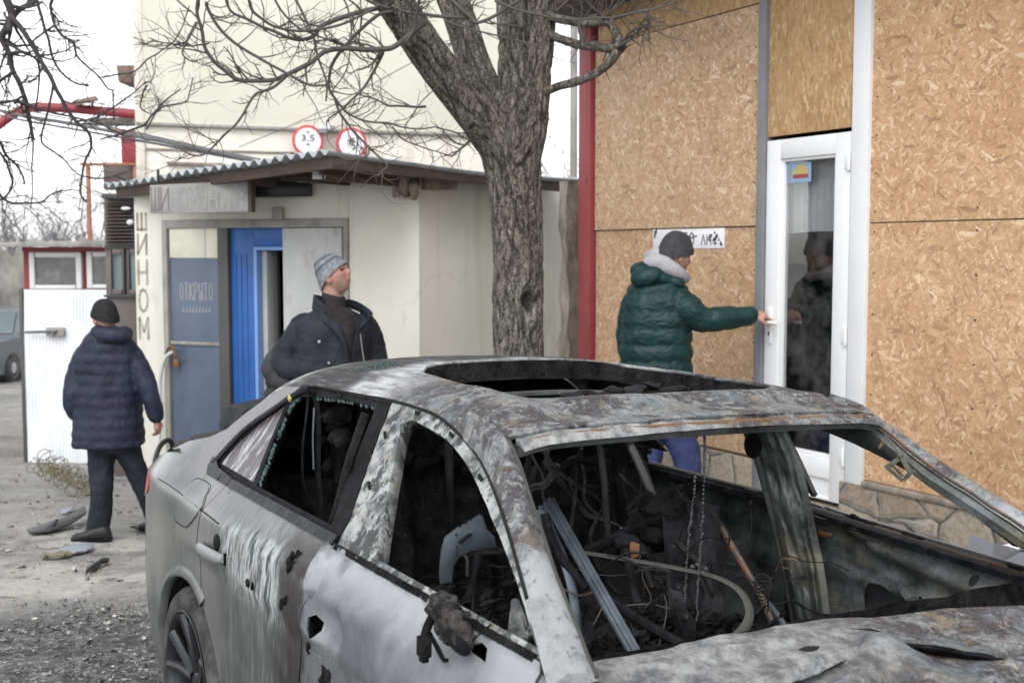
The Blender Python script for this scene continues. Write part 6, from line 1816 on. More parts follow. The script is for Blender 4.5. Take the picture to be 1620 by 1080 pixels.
# ---- tail: bumper, boot lid, rear glass, far flank
def rear(u, v):
    z = lerp(.25, .985, v); y = lerp(-1, 1, u); wy = W(-.93, max(z, .3)) * y
    return (-.93 - .07 * (1 - y * y) - .05 * math.exp(-((z - .52) / .12) ** 2), wy, z)
MB().grid(rear, 30, 24).build('rear_bumper', M['side'], car, ang=180)
def lid(u, v):
    x = lerp(-.985, -.42, v); y = lerp(-1, 1, u)
    e = max(0, abs(y) - .0)
    zc = interp(x, [c[0] for c in CREST], [c[1] for c in CREST])
    yy = y * W(max(x, -.93), min(zc, 1.0))
    zl = lerp(.995, 1.06, v)
    z = lerp(zl, min(zc, 1.03), abs(y) ** 3)
    if x < -.93: z -= (-.93 - x) * .9
    return (x - .05 * (1 - y * y) * (1 - v), yy, z)
MB().grid(lid, 30, 16).build('boot_lid', M['side'], car, ang=180)
mb = MB(); rs = []
for y in np.linspace(-.66, .66, 30):
    k = (1 - (abs(y) / .66) ** 6); x = -.97 + .23 * (abs(y) / .69) ** 2; z = 1.008 + .010 * k
    rs.append([Vector((x + .13, y, 1.006)), Vector((x + .04, y, z)), Vector((x - .025, y, z + .012)), Vector((x - .03, y, z)), Vector((x + .0, y, .985))])
mb.loft(rs).build('boot_spoiler', M['trim'], car, fix=True)
def rgl(u, v):
    x = lerp(-.48, .0, v); zc = interp(x, [c[0] for c in CREST], [c[1] for c in CREST]); y = lerp(-1, 1, u)
    return (x, y * (W(x, zc) - .012), zc - .006 + (zt(.0) - zs(.0)) * .95 * (1 - y ** 4) * v ** .7 + .03 * (1 - y * y) * (1 - v))
MB().grid(rgl, 20, 14).build('rear_window', M['soot_glass'], car, ang=180)
tl_ = [(-.94, .80), (-.70, .815), (-.54, .86), (-.53, .90), (-.60, .915), (-.945, .925)]
panel('tail_lamp', M['tail'], tl_, NS(.004), step=.04, thick=.012, parent=car)
mb = MB()
for y in (.42, .60): mb.box((-1.0 + .07 * (y / .9) ** 2, y * 1.0, .87), (.03, .17, .10))
mb.build('tail_lamp', M['tail'], car, bevel=.015)
mb = MB(); mb.box((-1.005, 0, .80), (.01, .52, .11)); mb.build('number_plate', M['grey_plastic'], car, bevel=.003)
panel('rear_quarter', M['inner'], QP, FS(), step=.05, parent=car)
panel('rear_door', M['side'], [(x, min(z, BZ(x) - .004)) for x, z in RD], FS(), step=.06, parent=car, thick=.004)
panel('front_door', M['side'], [(x, min(z, BZ(x) - .004 - .0005 * k)) for k, (x, z) in enumerate(FD)], FS(), step=.06, parent=car, thick=.004)
panel('front_wing', M['hood'], FE, lambda x, z: (x, WF(x, z), z), step=.05, parent=car)
def farp(pts, off=.03): return [tuple(chit(x, y, lambda p: p.y - (W(p.x, p.z) - off)))[::2] for x, y in pts]
FWF = farp([(1226, 655), (1232, 672), (1258, 720), (1286, 780)]) + [(1.12, .96), (2.04, .93)] + farp([(1612, 872), (1597, 859), (1555, 827), (1496, 773), (1437, 732), (1390, 704), (1340, 676), (1300, 655)])
RWF = farp([(1016, 680), (1031, 728)]) + [(.30, .965), (.86, .965)] + farp([(1210, 775), (1196, 730), (1180, 684), (1172, 664)])
panel('rear_door_frame', M['inner'], RFR, FS(.030), holes=[RWF, QG], step=.03, thick=.014, parent=car)
panel('front_door_frame', M['inner'], FFR, FS(.030), holes=[FWF], step=.03, thick=.014, parent=car)
panel('quarter_glass', M['soot_glass'], QG, FS(.01), step=.08, thick=.005, parent=car)
# inner skins of the far doors
def far_(px, py, off): 
    p = chit(px, py, lambda p: p.y - (W(p.x, min(p.z, .97)) - off)); return (p.x, p.z)
FI = [(1.06, .965), (1.06, .30), (2.04, .30), (2.08, .60), (2.08, .92), (2.04, .938), (1.4, .955)]
fo = .075
bigh = [far_(1387 + 26 * math.cos(a) * (1 if math.sin(a) > 0 else .85), 953 - 30 * math.sin(a), fo) for a in np.arange(0, 6.28, .35)]
smh = [[far_(cx + r * math.cos(a), cy + r * 1.3 * math.sin(a), fo) for a in np.arange(0, 6.28, .8)] for cx, cy, r in ((1546, 916, 7), (1597, 938, 5), (1598, 955, 5), (1368, 863, 5), (1460, 948, 3), (1482, 954, 3))]
def frel(p):
    x, z = p.x, p.z
    h = .016 * sm(.915, .94, z)                                   # belt shelf
    c = .905 - .03 * sm(1.25, 1.4, x) + .02 * math.sin((x - 1.1) * 7)
    h += .026 * math.exp(-((z - c) / .030) ** 2) * sm(1.20, 1.34, x)
    h -= .030 * math.exp(-((z - .90) / .035) ** 2 - ((x - 1.22) / .09) ** 2)
    c2 = .80 - .05 * (x - 1.1)
    h += .016 * math.exp(-((z - c2) / .016) ** 2)
    h -= .012 * math.exp(-((z - c2 + .05) / .03) ** 2)
    h += .012 * math.exp(-(((x - 1.40) / .085) ** 2 + ((z - .745) / .07) ** 2 - 1) ** 2 / .12)
    return h + .003 * fbm(p * 14, 3)
fin = panel('door_inner_panel', M['inner_pale'], FI, lambda x, z: (x, W(x, min(z, .97)) - fo, z), holes=[bigh] + smh, step=.014, thick=.004, parent=car, warp=lambda p: frel(p))
panel('door_inner_panel', M['inner'], [(.16, .985), (.16, .6), (.40, .30), (.96, .30), (.98, .985)], lambda x, z: (x, W(x, min(z, .97)) - fo, z), step=.025, thick=.004, parent=car, warp=lambda p: .012 * math.exp(-((p.z - .86) / .03) ** 2) + .006 * fbm(p * 9, 3))
mb = MB(); r1 = []
for x in np.linspace(.15, 2.07, 60):
    y = W(x, .97); j = .004 * fbm(Vector((x * 14, 0, 0)), 2)
    b_z = BZ(x) - .985; r1.append([Vector((x, y - fo - .004, .962 + b_z)), Vector((x, y - fo - .006, .980 + b_z + j)), Vector((x, y - fo + .008, .987 + j + b_z)), Vector((x, y - .030, .985 + b_z)), Vector((x, y - .028, .965 + b_z))])
mb.loft(r1).build('belt_rail', M['trim'], car, fix=True)
mb = MB()
for x in [random.uniform(1.12, 1.9) for _ in range(9)]:
    mb.box((x + random.gauss(0, .01), W(x, .97) - .03, BZ(x) + .001), (.02 + .06 * random.random(), .014, .006), Matrix.Rotation(random.gauss(0, .2), 3, 'Y'))
tag(mb.build('molten_seal', M['char'], car), kind='stuff')
# bright handle pocket on the far door
q = far_(1334, 842, fo - .02); mb = MB(); mb.box((q[0], W(q[0], .97) - fo - .012, q[1]), (.055, .012, .018)); mb.build('latch', M['rod'], car, bevel=.004)
# far centre pillar below the belt, with its ridges
def bp(u, v):
    z = lerp(.28, 1.02, v); x = lerp(.86, 1.16, u) + .06 * (1 - v)
    y = W(x, min(z, .97)) - .10 - .035 * math.sin(math.pi * u) ** .6 + .012 * math.cos(u * 19) + .005 * fbm(Vector((x * 12, z * 6, 0)), 3)
    return (x, y, z)
PLa = [(1174, 660), (1178, 676), (1196, 720), (1216, 790), (1238, 880), (1258, 990), (1266, 1030)]
PLb = [(1226, 655), (1232, 674), (1262, 740), (1282, 830), (1298, 905), (1308, 985), (1312, 1030)]
def bp2(u, v):
    ys_2 = lerp(660, 1030, v)
    xa = np.interp(ys_2, [p[1] for p in PLa], [p[0] for p in PLa]); xb = np.interp(ys_2, [p[1] for p in PLb], [p[0] for p in PLb])
    d = lerp(3.20, 3.13, u) - .03 * math.sin(math.pi * u) ** .5 + .004 * math.cos(u * 20) + .022 * fbm(Vector((u * 3, v * 6, 1)), 4)
    return CD(lerp(xa, xb, u), ys_2, d)
MB().grid(bp2, 30, 60).build('centre_pillar', M['inner'], car, ang=180)
mb = MB(); mb.tube([Vector(q) for q in spline([CD(1178, 676, 3.17), CD(1196, 720, 3.17), CD(1216, 790, 3.2), CD(1238, 880, 3.22), CD(1258, 990, 3.22)], 5)], .010, 8)
mb.tube([Vector(q) for q in spline([CD(1232, 674, 3.13), CD(1262, 740, 3.13), CD(1282, 830, 3.12), CD(1298, 905, 3.1), CD(1308, 985, 3.08)], 5)], .012, 8)
mb.build('pillar_ridge', M['inner'], car)
mb = MB(); c = CD(1192, 704, 3.1); mb.loft([[c + Vector((.006 * k, -.010 * math.sin(k), .0)) + Vector((r_ * math.cos(a), 0, r_ * math.sin(a))) for a in np.arange(16) * 2 * math.pi / 16] for k, r_ in ((0, .034), (1, .034), (2, .022), (2.4, .012))])
mb.build('belt_anchor', M['char'], car, fix=True)
# ---- floor, bulkheads, cowl, bonnet, nose
mb = MB(); mb.box((1.0, 0, .24), (2.3, 1.5, .04)); mb.box((-.45, 0, .45), (.95, 1.2, .03)); mb.build('floor_pan', M['char'], car)
def lump(x0, x1, y0, y1, z0, amp, nm, mt, nu=50, nv=50, sc=5):
    def f(u, v):
        x, y = lerp(x0, x1, u), lerp(y0, y1, v)
        return (x, y, z0 + amp * fbm(Vector((x * sc, y * sc, z0)), 5) + amp * .5 * abs(noise.noise(Vector((x * 17, y * 17, 2)))))
    return MB().grid(f, nu, nv).build(nm, mt, car, ang=180)
lump(.35, 2.0, -.76, .76, .50, .11, 'ash_heap', M['ash_debris'], 90, 80, 6)
lump(.75, 1.75, -.74, -.30, .64, .12, 'seat_ash', M['ash_debris'], 60, 40, 9)
lump(-.55, .10, -.66, .66, .985, .025, 'parcel_shelf', M['sheet'], 40, 40, 6)
def bulk(u, v):
    y = lerp(-.74, .74, u); z = lerp(.28, .99, v)
    return (.12 + .10 * (1 - v) + .03 * fbm(Vector((y * 9, z * 2.5, 1)), 4) + .02 * math.sin(y * 40), y, z)
MB().grid(bulk, 90, 30).build('rear_seat_back', M['char'], car, ang=180)
def drape(u, v):
    y = lerp(-.52, .12, u); z = lerp(.45, 1.27, v)
    return (.42 - .12 * v + .05 * fbm(Vector((y * 8, z * 2.2, 5)), 4) + .025 * math.sin(y * 45 + 2 * z), y, z)
MB().grid(drape, 100, 40).build('charred_lining', M['char'], car, ang=180)
mb = MB()
for y in (-.20, .02): mb.tube([Vector((.50, y, 1.20)), Vector((.52, y + .01, .9)), Vector((.53, y, .55))], .014, 8)
mb.build('seat_tube', M['sheet'], car)
mb = MB()
for k in range(40):
    y = random.uniform(-.56, .10); z = random.uniform(1.02, 1.30)
    mb.ell((.36 + random.gauss(0, .05), y, z), (.03, .04 * random.random() + .015, .03 * random.random() + .012), None, 9, 6)
for i, v in enumerate(mb.v): mb.v[i] = tuple(Vector(v) + Vector((1, 1, 1)) * fbm(Vector(v) * 25, 3) * .03)
tag(mb.build('melted_lumps', M['char'], car), kind='stuff')
def dashb(u, v):
    y = lerp(-.74, .74, u); z = lerp(.30, .955, v)
    return (2.02 - .05 * v + .02 * fbm(Vector((y * 7, z * 7, 9)), 4), y, z)
MB().grid(dashb, 60, 30).build('bulkhead', M['char'], car, ang=180)
mb = MB(); mb.box((2.75, 0, .52), (1.1, 1.2, .46)); mb.build('engine_bay', M['char'], car, bevel=.05)
# cowl and the sheet torn up behind the bonnet
def cowl(x, y):
    z = .968 - .006 * (y / .7) ** 2 * (1 - sm(-.1, .2, y)) + .004 * sm(-.10, .35, y) - .022 * sm(.02, .10, x - CWX(y)) * sm(.05, .3, y) - .10 * max(0, x - 2.05) ** 1.3 * (1 + 0 * y)
    z += .006 * math.exp(-((x - 2.085) / .014) ** 2) * (1 - sm(-.1, .05, y))
    z -= .010 * math.exp(-((y + .47 - (x - 2.0) * .3) / .010) ** 2) * 0
    z += .006 * sm(-.47, -.455, y) * (1 - sm(-.40, -.2, y)) * sm(2.10, 2.09, x)
    z += .014 * math.sin((y - .05) * 9) * sm(.05, .25, y) * sm(2.05, 2.2, x)
    return (x, y, z + .005 * fbm(Vector((x * 14, y * 7, 0)), 3))
CWX = lambda y: interp(y, [-.77, -.66, -.45, -.1, .02, .1, .25, .45, .77], [2.0, 2.012, 2.02, 2.005, 2.04, 2.062, 2.095, 2.14, 2.17])
CW = [(CWX(y) + .002 * math.sin(y * 40), y) for y in np.linspace(-.77, .77, 60)]
EDG = [(2.26, -.80), (2.245, -.62), (2.225, -.50), (2.205, -.43), (2.178, -.25), (2.150, -.062), (2.165, -.035), (2.22, .02), (2.30, .10), (2.37, .155), (2.46, .20), (2.60, .28), (2.72, .45), (2.72, .80)]
panel('cowl', M['hood'], CW[::-1] + [tuple(q) for q in spline(EDG[:6], 4)] + EDG[6:], cowl, step=.018, parent=car, thick=.004)
# warped bonnet below it
def segd(x, y, a, b):
    t = min(1, max(0, ((x - a[0]) * (b[0] - a[0]) + (y - a[1]) * (b[1] - a[1])) / ((b[0] - a[0]) ** 2 + (b[1] - a[1]) ** 2)))
    return math.hypot(x - lerp(a[0], b[0], t), y - lerp(a[1], b[1], t)), t
def bon(x, y):
    t = x - 2.1
    z = .925 - .03 * t - .09 * t * t - .03 * (abs(y) / .75) ** 2.5
    d1, t1 = segd(x, y, (2.14, -.04), (2.42, -.47)); d2, t2 = segd(x, y, (2.15, -.03), (2.62, -.10)); d3, t3 = segd(x, y, (2.36, .16), (2.8, .05))
    z += .030 * (1 - .4 * t1) * math.exp(-(d1 / .040) ** 2) * sm(-.02, .10, t1 + .02) + .026 * (1 - .4 * t2) * math.exp(-(d2 / .05) ** 2) + .012 * math.exp(-((x - 2.15) ** 2 + (y + .02) ** 2) / .004) + .022 * math.exp(-(d3 / .05) ** 2)
    z += .018 * math.exp(-(((x - 2.30) / .10) ** 2 + ((y + .17) / .09) ** 2))
    z += .010 * math.sin(x * 22 + y * 9) * sm(2.2, 2.35, x) * math.exp(-((y - .0) / .3) ** 2)
    z += .014 * sm(.10, .22, y - (x - 2.3) * .3)
    return (x, y, z + .018 * fbm(Vector((x * 4.2, y * 4.2, 4)), 4) + .005 * fbm(Vector((x * 16, y * 16, 4)), 3))
HO = [(2.10, .72), (2.10, -.76)]
HO = HO + [(2.5, -.80), (2.95, -.72), (3.22, -.52), (3.30, 0), (3.22, .52), (2.95, .72), (2.5, .80)]
bonnet = panel('bonnet', M['hood'], HO, bon, step=.019, parent=car, thick=.005, ang=30)
# turned-down flange along the torn edge
rows = []
for k, (x, y) in enumerate([tuple(q) for q in spline(EDG[1:6], 12)]):
    t = k / 48; e = math.sin(math.pi * min(.97, t * .9 + .06)) ** .5
    p = Vector(cowl(x, y)); n_ = .002 * math.sin(k * 2.1) + .002 * math.sin(k * .7)
    rows.append([p + Vector((-.010, 0, .0015)), p + Vector((.010 * e, 0, -.004)), p + Vector((.026 * e + n_, 0, -.022 * e + n_)), p + Vector((.024 * e + n_, 0, -.024 * e + n_)), p + Vector((.006 * e, 0, -.008)), p + Vector((-.012, 0, -.004))])
MB().loft(rows).build('torn_flange', M['hood'], bonnet, fix=True, ang=50)
rows = []
for k, (x, y) in enumerate([tuple(q) for q in spline(EDG[5:11], 8)]):
    t = k / 40; e = math.sin(math.pi * min(.98, max(.02, t)))
    p = Vector(cowl(x, y)); d = Vector((-.5, .85, 0))
    rows.append([p + Vector((0, 0, .001)), p - d * .004 + Vector((0, 0, -.006)), p + d * .028 * e + Vector((0, 0, -.028 * e)), p + d * .030 * e + Vector((0, 0, -.026 * e)), p + d * .01 + Vector((0, 0, -.004))])
MB().loft(rows).build('torn_flange', M['char'], bonnet, fix=True, ang=50)
def gash(pts, d, w_):
    P = [Vector(q) for q in spline([chit(x, y, lambda p: p.z - cowl(p.x, p.y)[2]) for x, y in pts], 5)]
    n = len(P); mb = MB()
    mb.tube([p + Vector((0, 0, .0005)) for p in P], [w_ * (.15 + math.sin(math.pi * k / (n - 1))) for k in range(n)], 8, flat=((0, 0, 1), .3))
    mb.build('gash', M['gap'], car)
gash([(1263, 1028), (1280, 1026), (1296, 1022)], 2.30, .011)
gash([(1345, 994), (1380, 996), (1400, 1001)], 2.36, .004)
# nose (out of the picture, kept whole for a step to the side)
def nose(u, v):
    y = lerp(-1, 1, u); z = lerp(.22, .80, v)
    return (3.34 + .10 * (1 - y * y) - .10 * v * v, y * .62, z)
MB().grid(lambda u, v: nose(1 - u, v), 24, 14).build('front_bumper', M['hood'], car, ang=180)
mb = MB()
for s in (-1, 1): mb.box((3.27, s * .60, .66), (.14, .20, .13), Matrix.Rotation(-s * .6, 3, 'Z'))
mb.build('lamp_socket', M['char'], car, bevel=.02)
# ---- wheels
def wheel(x, s, tyre=True):
    yo = .885; c = Vector((x, s * (yo - .11), .318))
    prof = [(.228, .104), (.240, .112), (.268, .118), (.296, .113), (.309, .098), (.316, .080), (.318, .04), (.319, 0), (.318, -.04), (.316, -.08), (.305, -.10), (.268, -.115), (.228, -.10)]
    n = 150; rings = []
    for k, (r_, y_) in enumerate(prof):
        ring = []
        for j in range(n):
            a = 2 * math.pi * j / n
            rr2 = r_
            if 4 <= k <= 10 and (j % 3 == 0): rr2 -= .008 if k in (4, 5, 9, 10) else .004
            ring.append(c + Vector((rr2 * math.cos(a), s * y_, rr2 * math.sin(a))))
        rings.append(ring)
    wh = MB().loft(rings, caps=False).build('wheel', M['tyre'], car, fix=True, ang=30)
    if tyre:
        mb = MB()
        for yy in (-.035, .0, .035):
            mb.tube([c + Vector((.3185 * math.cos(a), s * yy, .3185 * math.sin(a))) for a in np.linspace(0, 2 * math.pi, 90)], .004, 5)
        mb.build('tread_groove', M['gap'], wh)
    rm = MB()
    pr2 = [(.236, .108), (.242, .116), (.238, .118), (.228, .112), (.222, .095), (.216, .02), (.216, -.09), (.236, -.10)]
    rm.loft([[c + Vector((r_ * math.cos(a), s * y_, r_ * math.sin(a))) for a in np.arange(72) * 2 * math.pi / 72] for r_, y_ in pr2], caps=False)
    ro = None
    for k in range(5):
        for sd in (-1, 1):
            a = 2 * math.pi * k / 5 + .35
            a0, a1 = a + sd * .10, a + sd * .27
            p0 = c + Vector((.045 * math.cos(a0), s * .070, .045 * math.sin(a0))); p1 = c + Vector((.14 * math.cos(a + sd * .20), s * .086, .14 * math.sin(a + sd * .20))); p2 = c + Vector((.226 * math.cos(a1), s * .104, .226 * math.sin(a1)))
            rm.tube([p0, p1, p2], [.020, .017, .019], 8, flat=((0, 1, 0), 1.0))
    rm.loft([[c + Vector((r_ * math.cos(a), s * y_, r_ * math.sin(a))) for a in np.arange(32) * 2 * math.pi / 32] for r_, y_ in ((.001, .084), (.028, .084), (.034, .078), (.070, .074), (.075, .04), (.001, .04))], caps=False)
    rm.build('rim', M['rim'], wh, fix=True)
    mb = MB(); mb.loft([[c + Vector((r_ * math.cos(a), s * y_, r_ * math.sin(a))) for a in np.arange(40) * 2 * math.pi / 40] for r_, y_ in ((.001, .0), (.15, .0), (.155, -.02), (.001, -.02))], caps=False)
    mb.loft([[c + Vector((r_ * math.cos(a), s * y_, r_ * math.sin(a))) for a in np.arange(40) * 2 * math.pi / 40] for r_, y_ in ((.001, -.07), (.215, -.07), (.215, -.075), (.001, -.075))], caps=False)
    mb.build('brake_disc', M['brake_black'], wh, fix=True)
    return wh
for x, s in ((0, -1), (0, 1), (2.637, -1), (2.637, 1)): wheel(x, s)
mb = MB()
for x in (0, 2.637):   # inner arches
    for s in (-1, 1):
        mb = MB(); mb.loft([[Vector((x + .352 * math.cos(a), s * y_, .318 + .352 * math.sin(a))) for a in np.linspace(-.2, math.pi + .2, 26)] for y_ in (.875, .60)], caps=False, closed=False)
        mb.add([(x + .352 * math.cos(a), s * .60, .318 + .352 * math.sin(a)) for a in np.linspace(-.2, math.pi + .2, 26)], [tuple(range(26))])
        mb.build('wheel_arch', M['gap'], car, ang=60)
mb = MB(); pr_ = []
for a in np.linspace(math.radians(60), math.radians(192), 30):
    e = []
    for r_, o_ in ((.350, -.02), (.350, .006), (.358, .011), (.375, .004), (.39, -.001)):
        x, z = r_ * math.cos(a), .318 + r_ * math.sin(a); e.append(Vector((x, -W(x, z) - o_, z)))
    pr_.append(e)
mb.loft(pr_, caps=False, closed=False).build('arch_lip', M['side'], car, fix=True, ang=60)
# ---- burnt mirror stump on the front door
def cdn(px, py, off=0.):
    q = near(px, py); p = Vector((q[0], -W(*q), q[1])); return p + (CO - p).normalized() * off * 1.5
mirr = MB()
cM = cdn(712, 980, .075)
for (px, py, r_, off) in ((700, 955, .034, .07), (690, 968, .030, .085), (712, 968, .036, .08), (722, 985, .036, .07), (704, 985, .036, .085), (728, 1002, .030, .06), (716, 1006, .028, .065), (735, 1015, .026, .04), (692, 950, .022, .06)):
    mirr.ell(cdn(px, py, off * .7), (r_ * .74, r_ * .7, r_ * .74), None, 16, 12)
mrm = remesh('mirror_stump', mirr, .005, M['ash_clump'], car, 2, lambda p: .010 * fbm(p * 45, 4) + .006 * abs(noise.noise(p * 90)))
mb = MB()
mb.tube([Vector(q) for q in spline([cdn(684, 975, .09), cdn(676, 992, .08), cdn(672, 1008, .07)], 4)], .010, 8)
b_ = cdn(671, 1022, .07)
mb.box(b_, (.030, .022, .040)); mb.box(b_ + Vector((0, 0, -.024)), (.020, .016, .014))
mb.build('mirror_motor', M['char'], mrm, bevel=.004)
mb = MB()
mb.tube([Vector(q) for q in spline([cdn(680, 1000, .06), cdn(690, 1022, .03), cdn(701, 1042, .015), cdn(708, 1044, .012)], 5)], .0045, 6)
mb.tube([Vector(q) for q in spline([cdn(680, 1000, .062), cdn(694, 1024, .034), cdn(704, 1046, .012)], 5)], .003, 6)
mb.tube([cdn(748, 1012, .03), cdn(762, 1000, .035), cdn(777, 987, .03)], .0045, 6, flat=((0, 0, 1), .4))
mb.tube([Vector(q) for q in spline([cdn(690, 955, .1), cdn(683, 970, .108), cdn(693, 985, .116), cdn(701, 1003, .11)], 5)], .003, 6)
mb.build('mirror_wire', M['sheet'], mrm)
mb = MB(); mb.loft([[cdn(725, 1018, .02 + .02 * k) + Vector((.045 * s_ * math.cos(a), 0, .018 * s_ * math.sin(a))) for a in np.arange(16) * 2 * math.pi / 16] for k, s_ in ((0, 1.1), (1, .95), (1.6, .6))])
mb.build('mirror_foot', M['sheet'], mrm, fix=True)
# white corner piece at the foot of the pillar
mb = MB(); q = [(808, 948), (815, 952), (838, 1006), (830, 1020), (802, 1000)]
mb.prism([CD(x, y, 2.72) for x, y in q], CINV.to_3x3() @ Vector((0.01, .02, 0))); mb.build('corner_plate', M['ash'], car, bevel=.003, fix=True)
# ---- wreckage inside the cabin
def ctube(nm, pts, d0, d1, r, mt, n=8, flat=None, per=6):
    m = len(pts)
    p = [CD(x, y, lerp(d0, d1, k / (m - 1))) for k, (x, y) in enumerate(pts)]
    return MB().tube([Vector(q) for q in (spline(p, per) if m > 2 else p)], r, n, flat=flat).build(nm, mt, car)
def cplate(nm, pix, d, mt, th=.006, bev=.0015, dl=None):
    mb = MB(); pts = [CD(x, y, (dl[k] if dl else d)) for k, (x, y) in enumerate(pix)]
    return mb.prism(pts, CINV.to_3x3() @ Vector((.0, th, 0))).build(nm, mt, car, bevel=bev, fix=True)
# long blued channel leaning on the bulkhead
def channel(p, q, w_, dp, nm):
    d = (q - p).normalized(); toC = (CO - p).normalized(); s = d.cross(toC).normalized(); n_ = s.cross(d).normalized()
    if n_.dot(toC) < 0: n_ = -n_
    prof = [(-1, 0), (-.95, .35), (-.5, .35), (-.4, .9), (.1, 1), (.25, .5), (.7, .5), (1, .1), (.95, -.1), (-.95, -.15)]
    return MB().loft([[c + s * (a * w_) + n_ * (b * dp) for a, b in prof] for c in (p, p.lerp(q, .5) + n_ * .006, q)]).build(nm, M['steel'], car, fix=True, ang=20)
channel(CD(868, 792, 2.86), CD(1012, 1046, 2.42), .0145, .011, 'steel_channel')
ctube('door_channel', [(858, 800), (872, 840), (890, 880), (905, 930), (915, 1000)], 2.9, 2.75, .013, M['steel'], flat=((1, 0, 0), .5))
cplate('bent_plate', [(846, 806), (866, 808), (882, 850), (890, 878), (872, 872)], 2.86, M['steel'], .004)
ctube('burnt_arm', [(862, 812), (872, 850), (890, 885), (925, 930)], 2.84, 2.8, .012, M['sheet'])
ctube('trim_strip', [(922, 874), (980, 883), (1050, 895), (1110, 907), (1140, 916), (1165, 930), (1180, 948), (1186, 970), (1180, 990), (1164, 1008)], 2.92, 2.66, .0125, M['grey_strip'], 8, ((0, 0, 1), .45))
ctube('round_bar', [(972, 955), (1010, 980), (1078, 1020)], 2.8, 2.55, .0125, M['sheet'])
ctube('wire', [(928, 1010), (952, 962)], 2.7, 2.75, .0018, M['rod'])
ctube('wire', [(958, 962), (1020, 955), (1060, 962)], 2.8, 2.8, .0018, M['chain'])
ctube('thin_rod', [(790, 868), (757, 875), (748, 955), (748, 975)], 2.95, 2.9, .004, M['sheet'], per=3)
ctube('prop_rod', [(1140, 832), (1160, 868), (1185, 910), (1205, 945), (1222, 985)], 3.15, 2.95, .0095, M['rod'])
ctube('prop_rod_fork', [(1205, 945), (1222, 962), (1243, 992)], 3.03, 2.92, .008, M['steel'])
cplate('rod_tab', [(1134, 828), (1144, 826), (1150, 846), (1142, 856), (1133, 852)], 3.14, M['sheet'])
ctube('flexible_hose', [(988, 690), (1001, 712), (1016, 745), (1034, 788)], 3.55, 3.5, .012, M['chain'], 8)
mb = MB()
for k in range(30):
    t = k / 29; x, y = np.interp(t, [0, .3, .6, 1], [988, 1001, 1016, 1034]), np.interp(t, [0, .3, .6, 1], [690, 712, 745, 788]); p, q = CD(x, y, 3.54), CD(x + .6, y + 1.4, 3.54)
    mb.tube([p, q], .0145, 8)
mb.build('hose_rib', M['sheet'], car)
def sheetf(u, v):
    x = lerp(lerp(1045, 1062, v), lerp(1137, 1150, v), u); y = lerp(lerp(783, 1010, v), lerp(800, 1000, v), u)
    return CD(x, y, 3.12 - .25 * v + .02 * math.sin(u * 7) + .025 * fbm(Vector((u * 4, v * 5, 2)), 3))
mb = MB().grid(sheetf, 24, 36); mb.build('charred_sheet', M['sheet'], car, ang=180)
def chain(pts, d0, d1, nm):
    m = len(pts); p = [Vector(q) for q in spline([CD(x, y, lerp(d0, d1, k / (m - 1))) for k, (x, y) in enumerate(pts)], 14)]
    mb = MB(); rc_ = random.Random(len(pts))
    L = 0
    for a, b in zip(p, p[1:]):
        n = max(1, int((b - a).length / .006))
        for k in range(n):
            c = a.lerp(b, k / n); r_ = .0024 + .0016 * rc_.random()
            mb.ell(c + Vector((rc_.gauss(0, .0012), rc_.gauss(0, .0012), 0)), (r_, r_, r_ * 1.3), None, 6, 4)
    return mb.build(nm, M['chain'], car)
chain([(1104, 684), (1098, 780), (1089, 850), (1084, 930), (1080, 1000)], 2.95, 2.8, 'hanging_chain')
chain([(1114, 682), (1114, 755), (1109, 850), (1104, 920), (1103, 985)], 2.95, 2.78, 'hanging_chain')
ctube('chain_rod', [(1115, 678), (1114, 760)], 2.955, 2.94, .003, M['sheet'])
mb = MB()
for (x, y) in ((1103, 893), (1116, 899), (1095, 896), (1110, 906)): mb.ell(CD(x, y, 2.80), (.008, .004, .005), None, 8, 6)
tag(mb.build('molten_metal', M['chain'], car), kind='stuff')
bp_ = cplate('perforated_bracket', [(1059, 931), (1078, 937), (1088, 965), (1102, 985), (1100, 1016), (1082, 1018), (1070, 970)], 2.72, M['sheet'], .005)
mb = MB()
for (x, y) in ((1068, 945), (1072, 957), (1079, 972), (1090, 990), (1084, 1000)):
    p = CD(x, y, 2.717); a_, b_2 = CD(x + 5, y + 2, 2.717), CD(x, y + 5, 2.717)
    mb.prism([p, a_, a_ + b_2 - p, b_2], CINV.to_3x3() @ Vector((0, .001, 0)))
mb.build('bracket_hole', M['gap'], bp_)
mb = MB()
for (x, y, r_) in ((1000, 862, .030), (986, 858, .024), (1012, 872, .022), (992, 880, .022)): mb.ell(CD(x, y, 3.05), (r_, r_, r_), None, 12, 8)
mo = remesh('seat_motor', mb, .006, M['sheet'], car, 2, lambda p: .006 * fbm(p * 40, 2))
cplate('rusty_plate', [(998, 857), (1012, 860), (1011, 880), (999, 884), (995, 870)], 3.0, M['rust'])
ctube('seat_lever', [(990, 870), (997, 905), (1004, 940), (1015, 970)], 3.0, 2.85, .011, M['sheet'])
ctube('seat_lever', [(1010, 860), (1020, 895), (1033, 930)], 3.08, 3.0, .007, M['sheet'])
ctube('cross_tube', [(925, 874), (960, 858), (1000, 836)], 3.1, 3.2, .016, M['sheet'])
mb = MB(); rl = random.Random(17)
for k in range(44):
    x, y = rl.uniform(1010, 1080), rl.uniform(785, 850); mb.ell(CD(x, y, rl.uniform(3.1, 3.4)), (.02 + .02 * rl.random(),) * 3, None, 8, 6)
for k in range(70):
    x, y = rl.uniform(1000, 1260), rl.uniform(960, 1030); mb.ell(CD(x, y, rl.uniform(2.75, 3.0)), (.014 * rl.random() + .004, .016 * rl.random() + .004, .012 * rl.random() + .003), None, 7, 5)
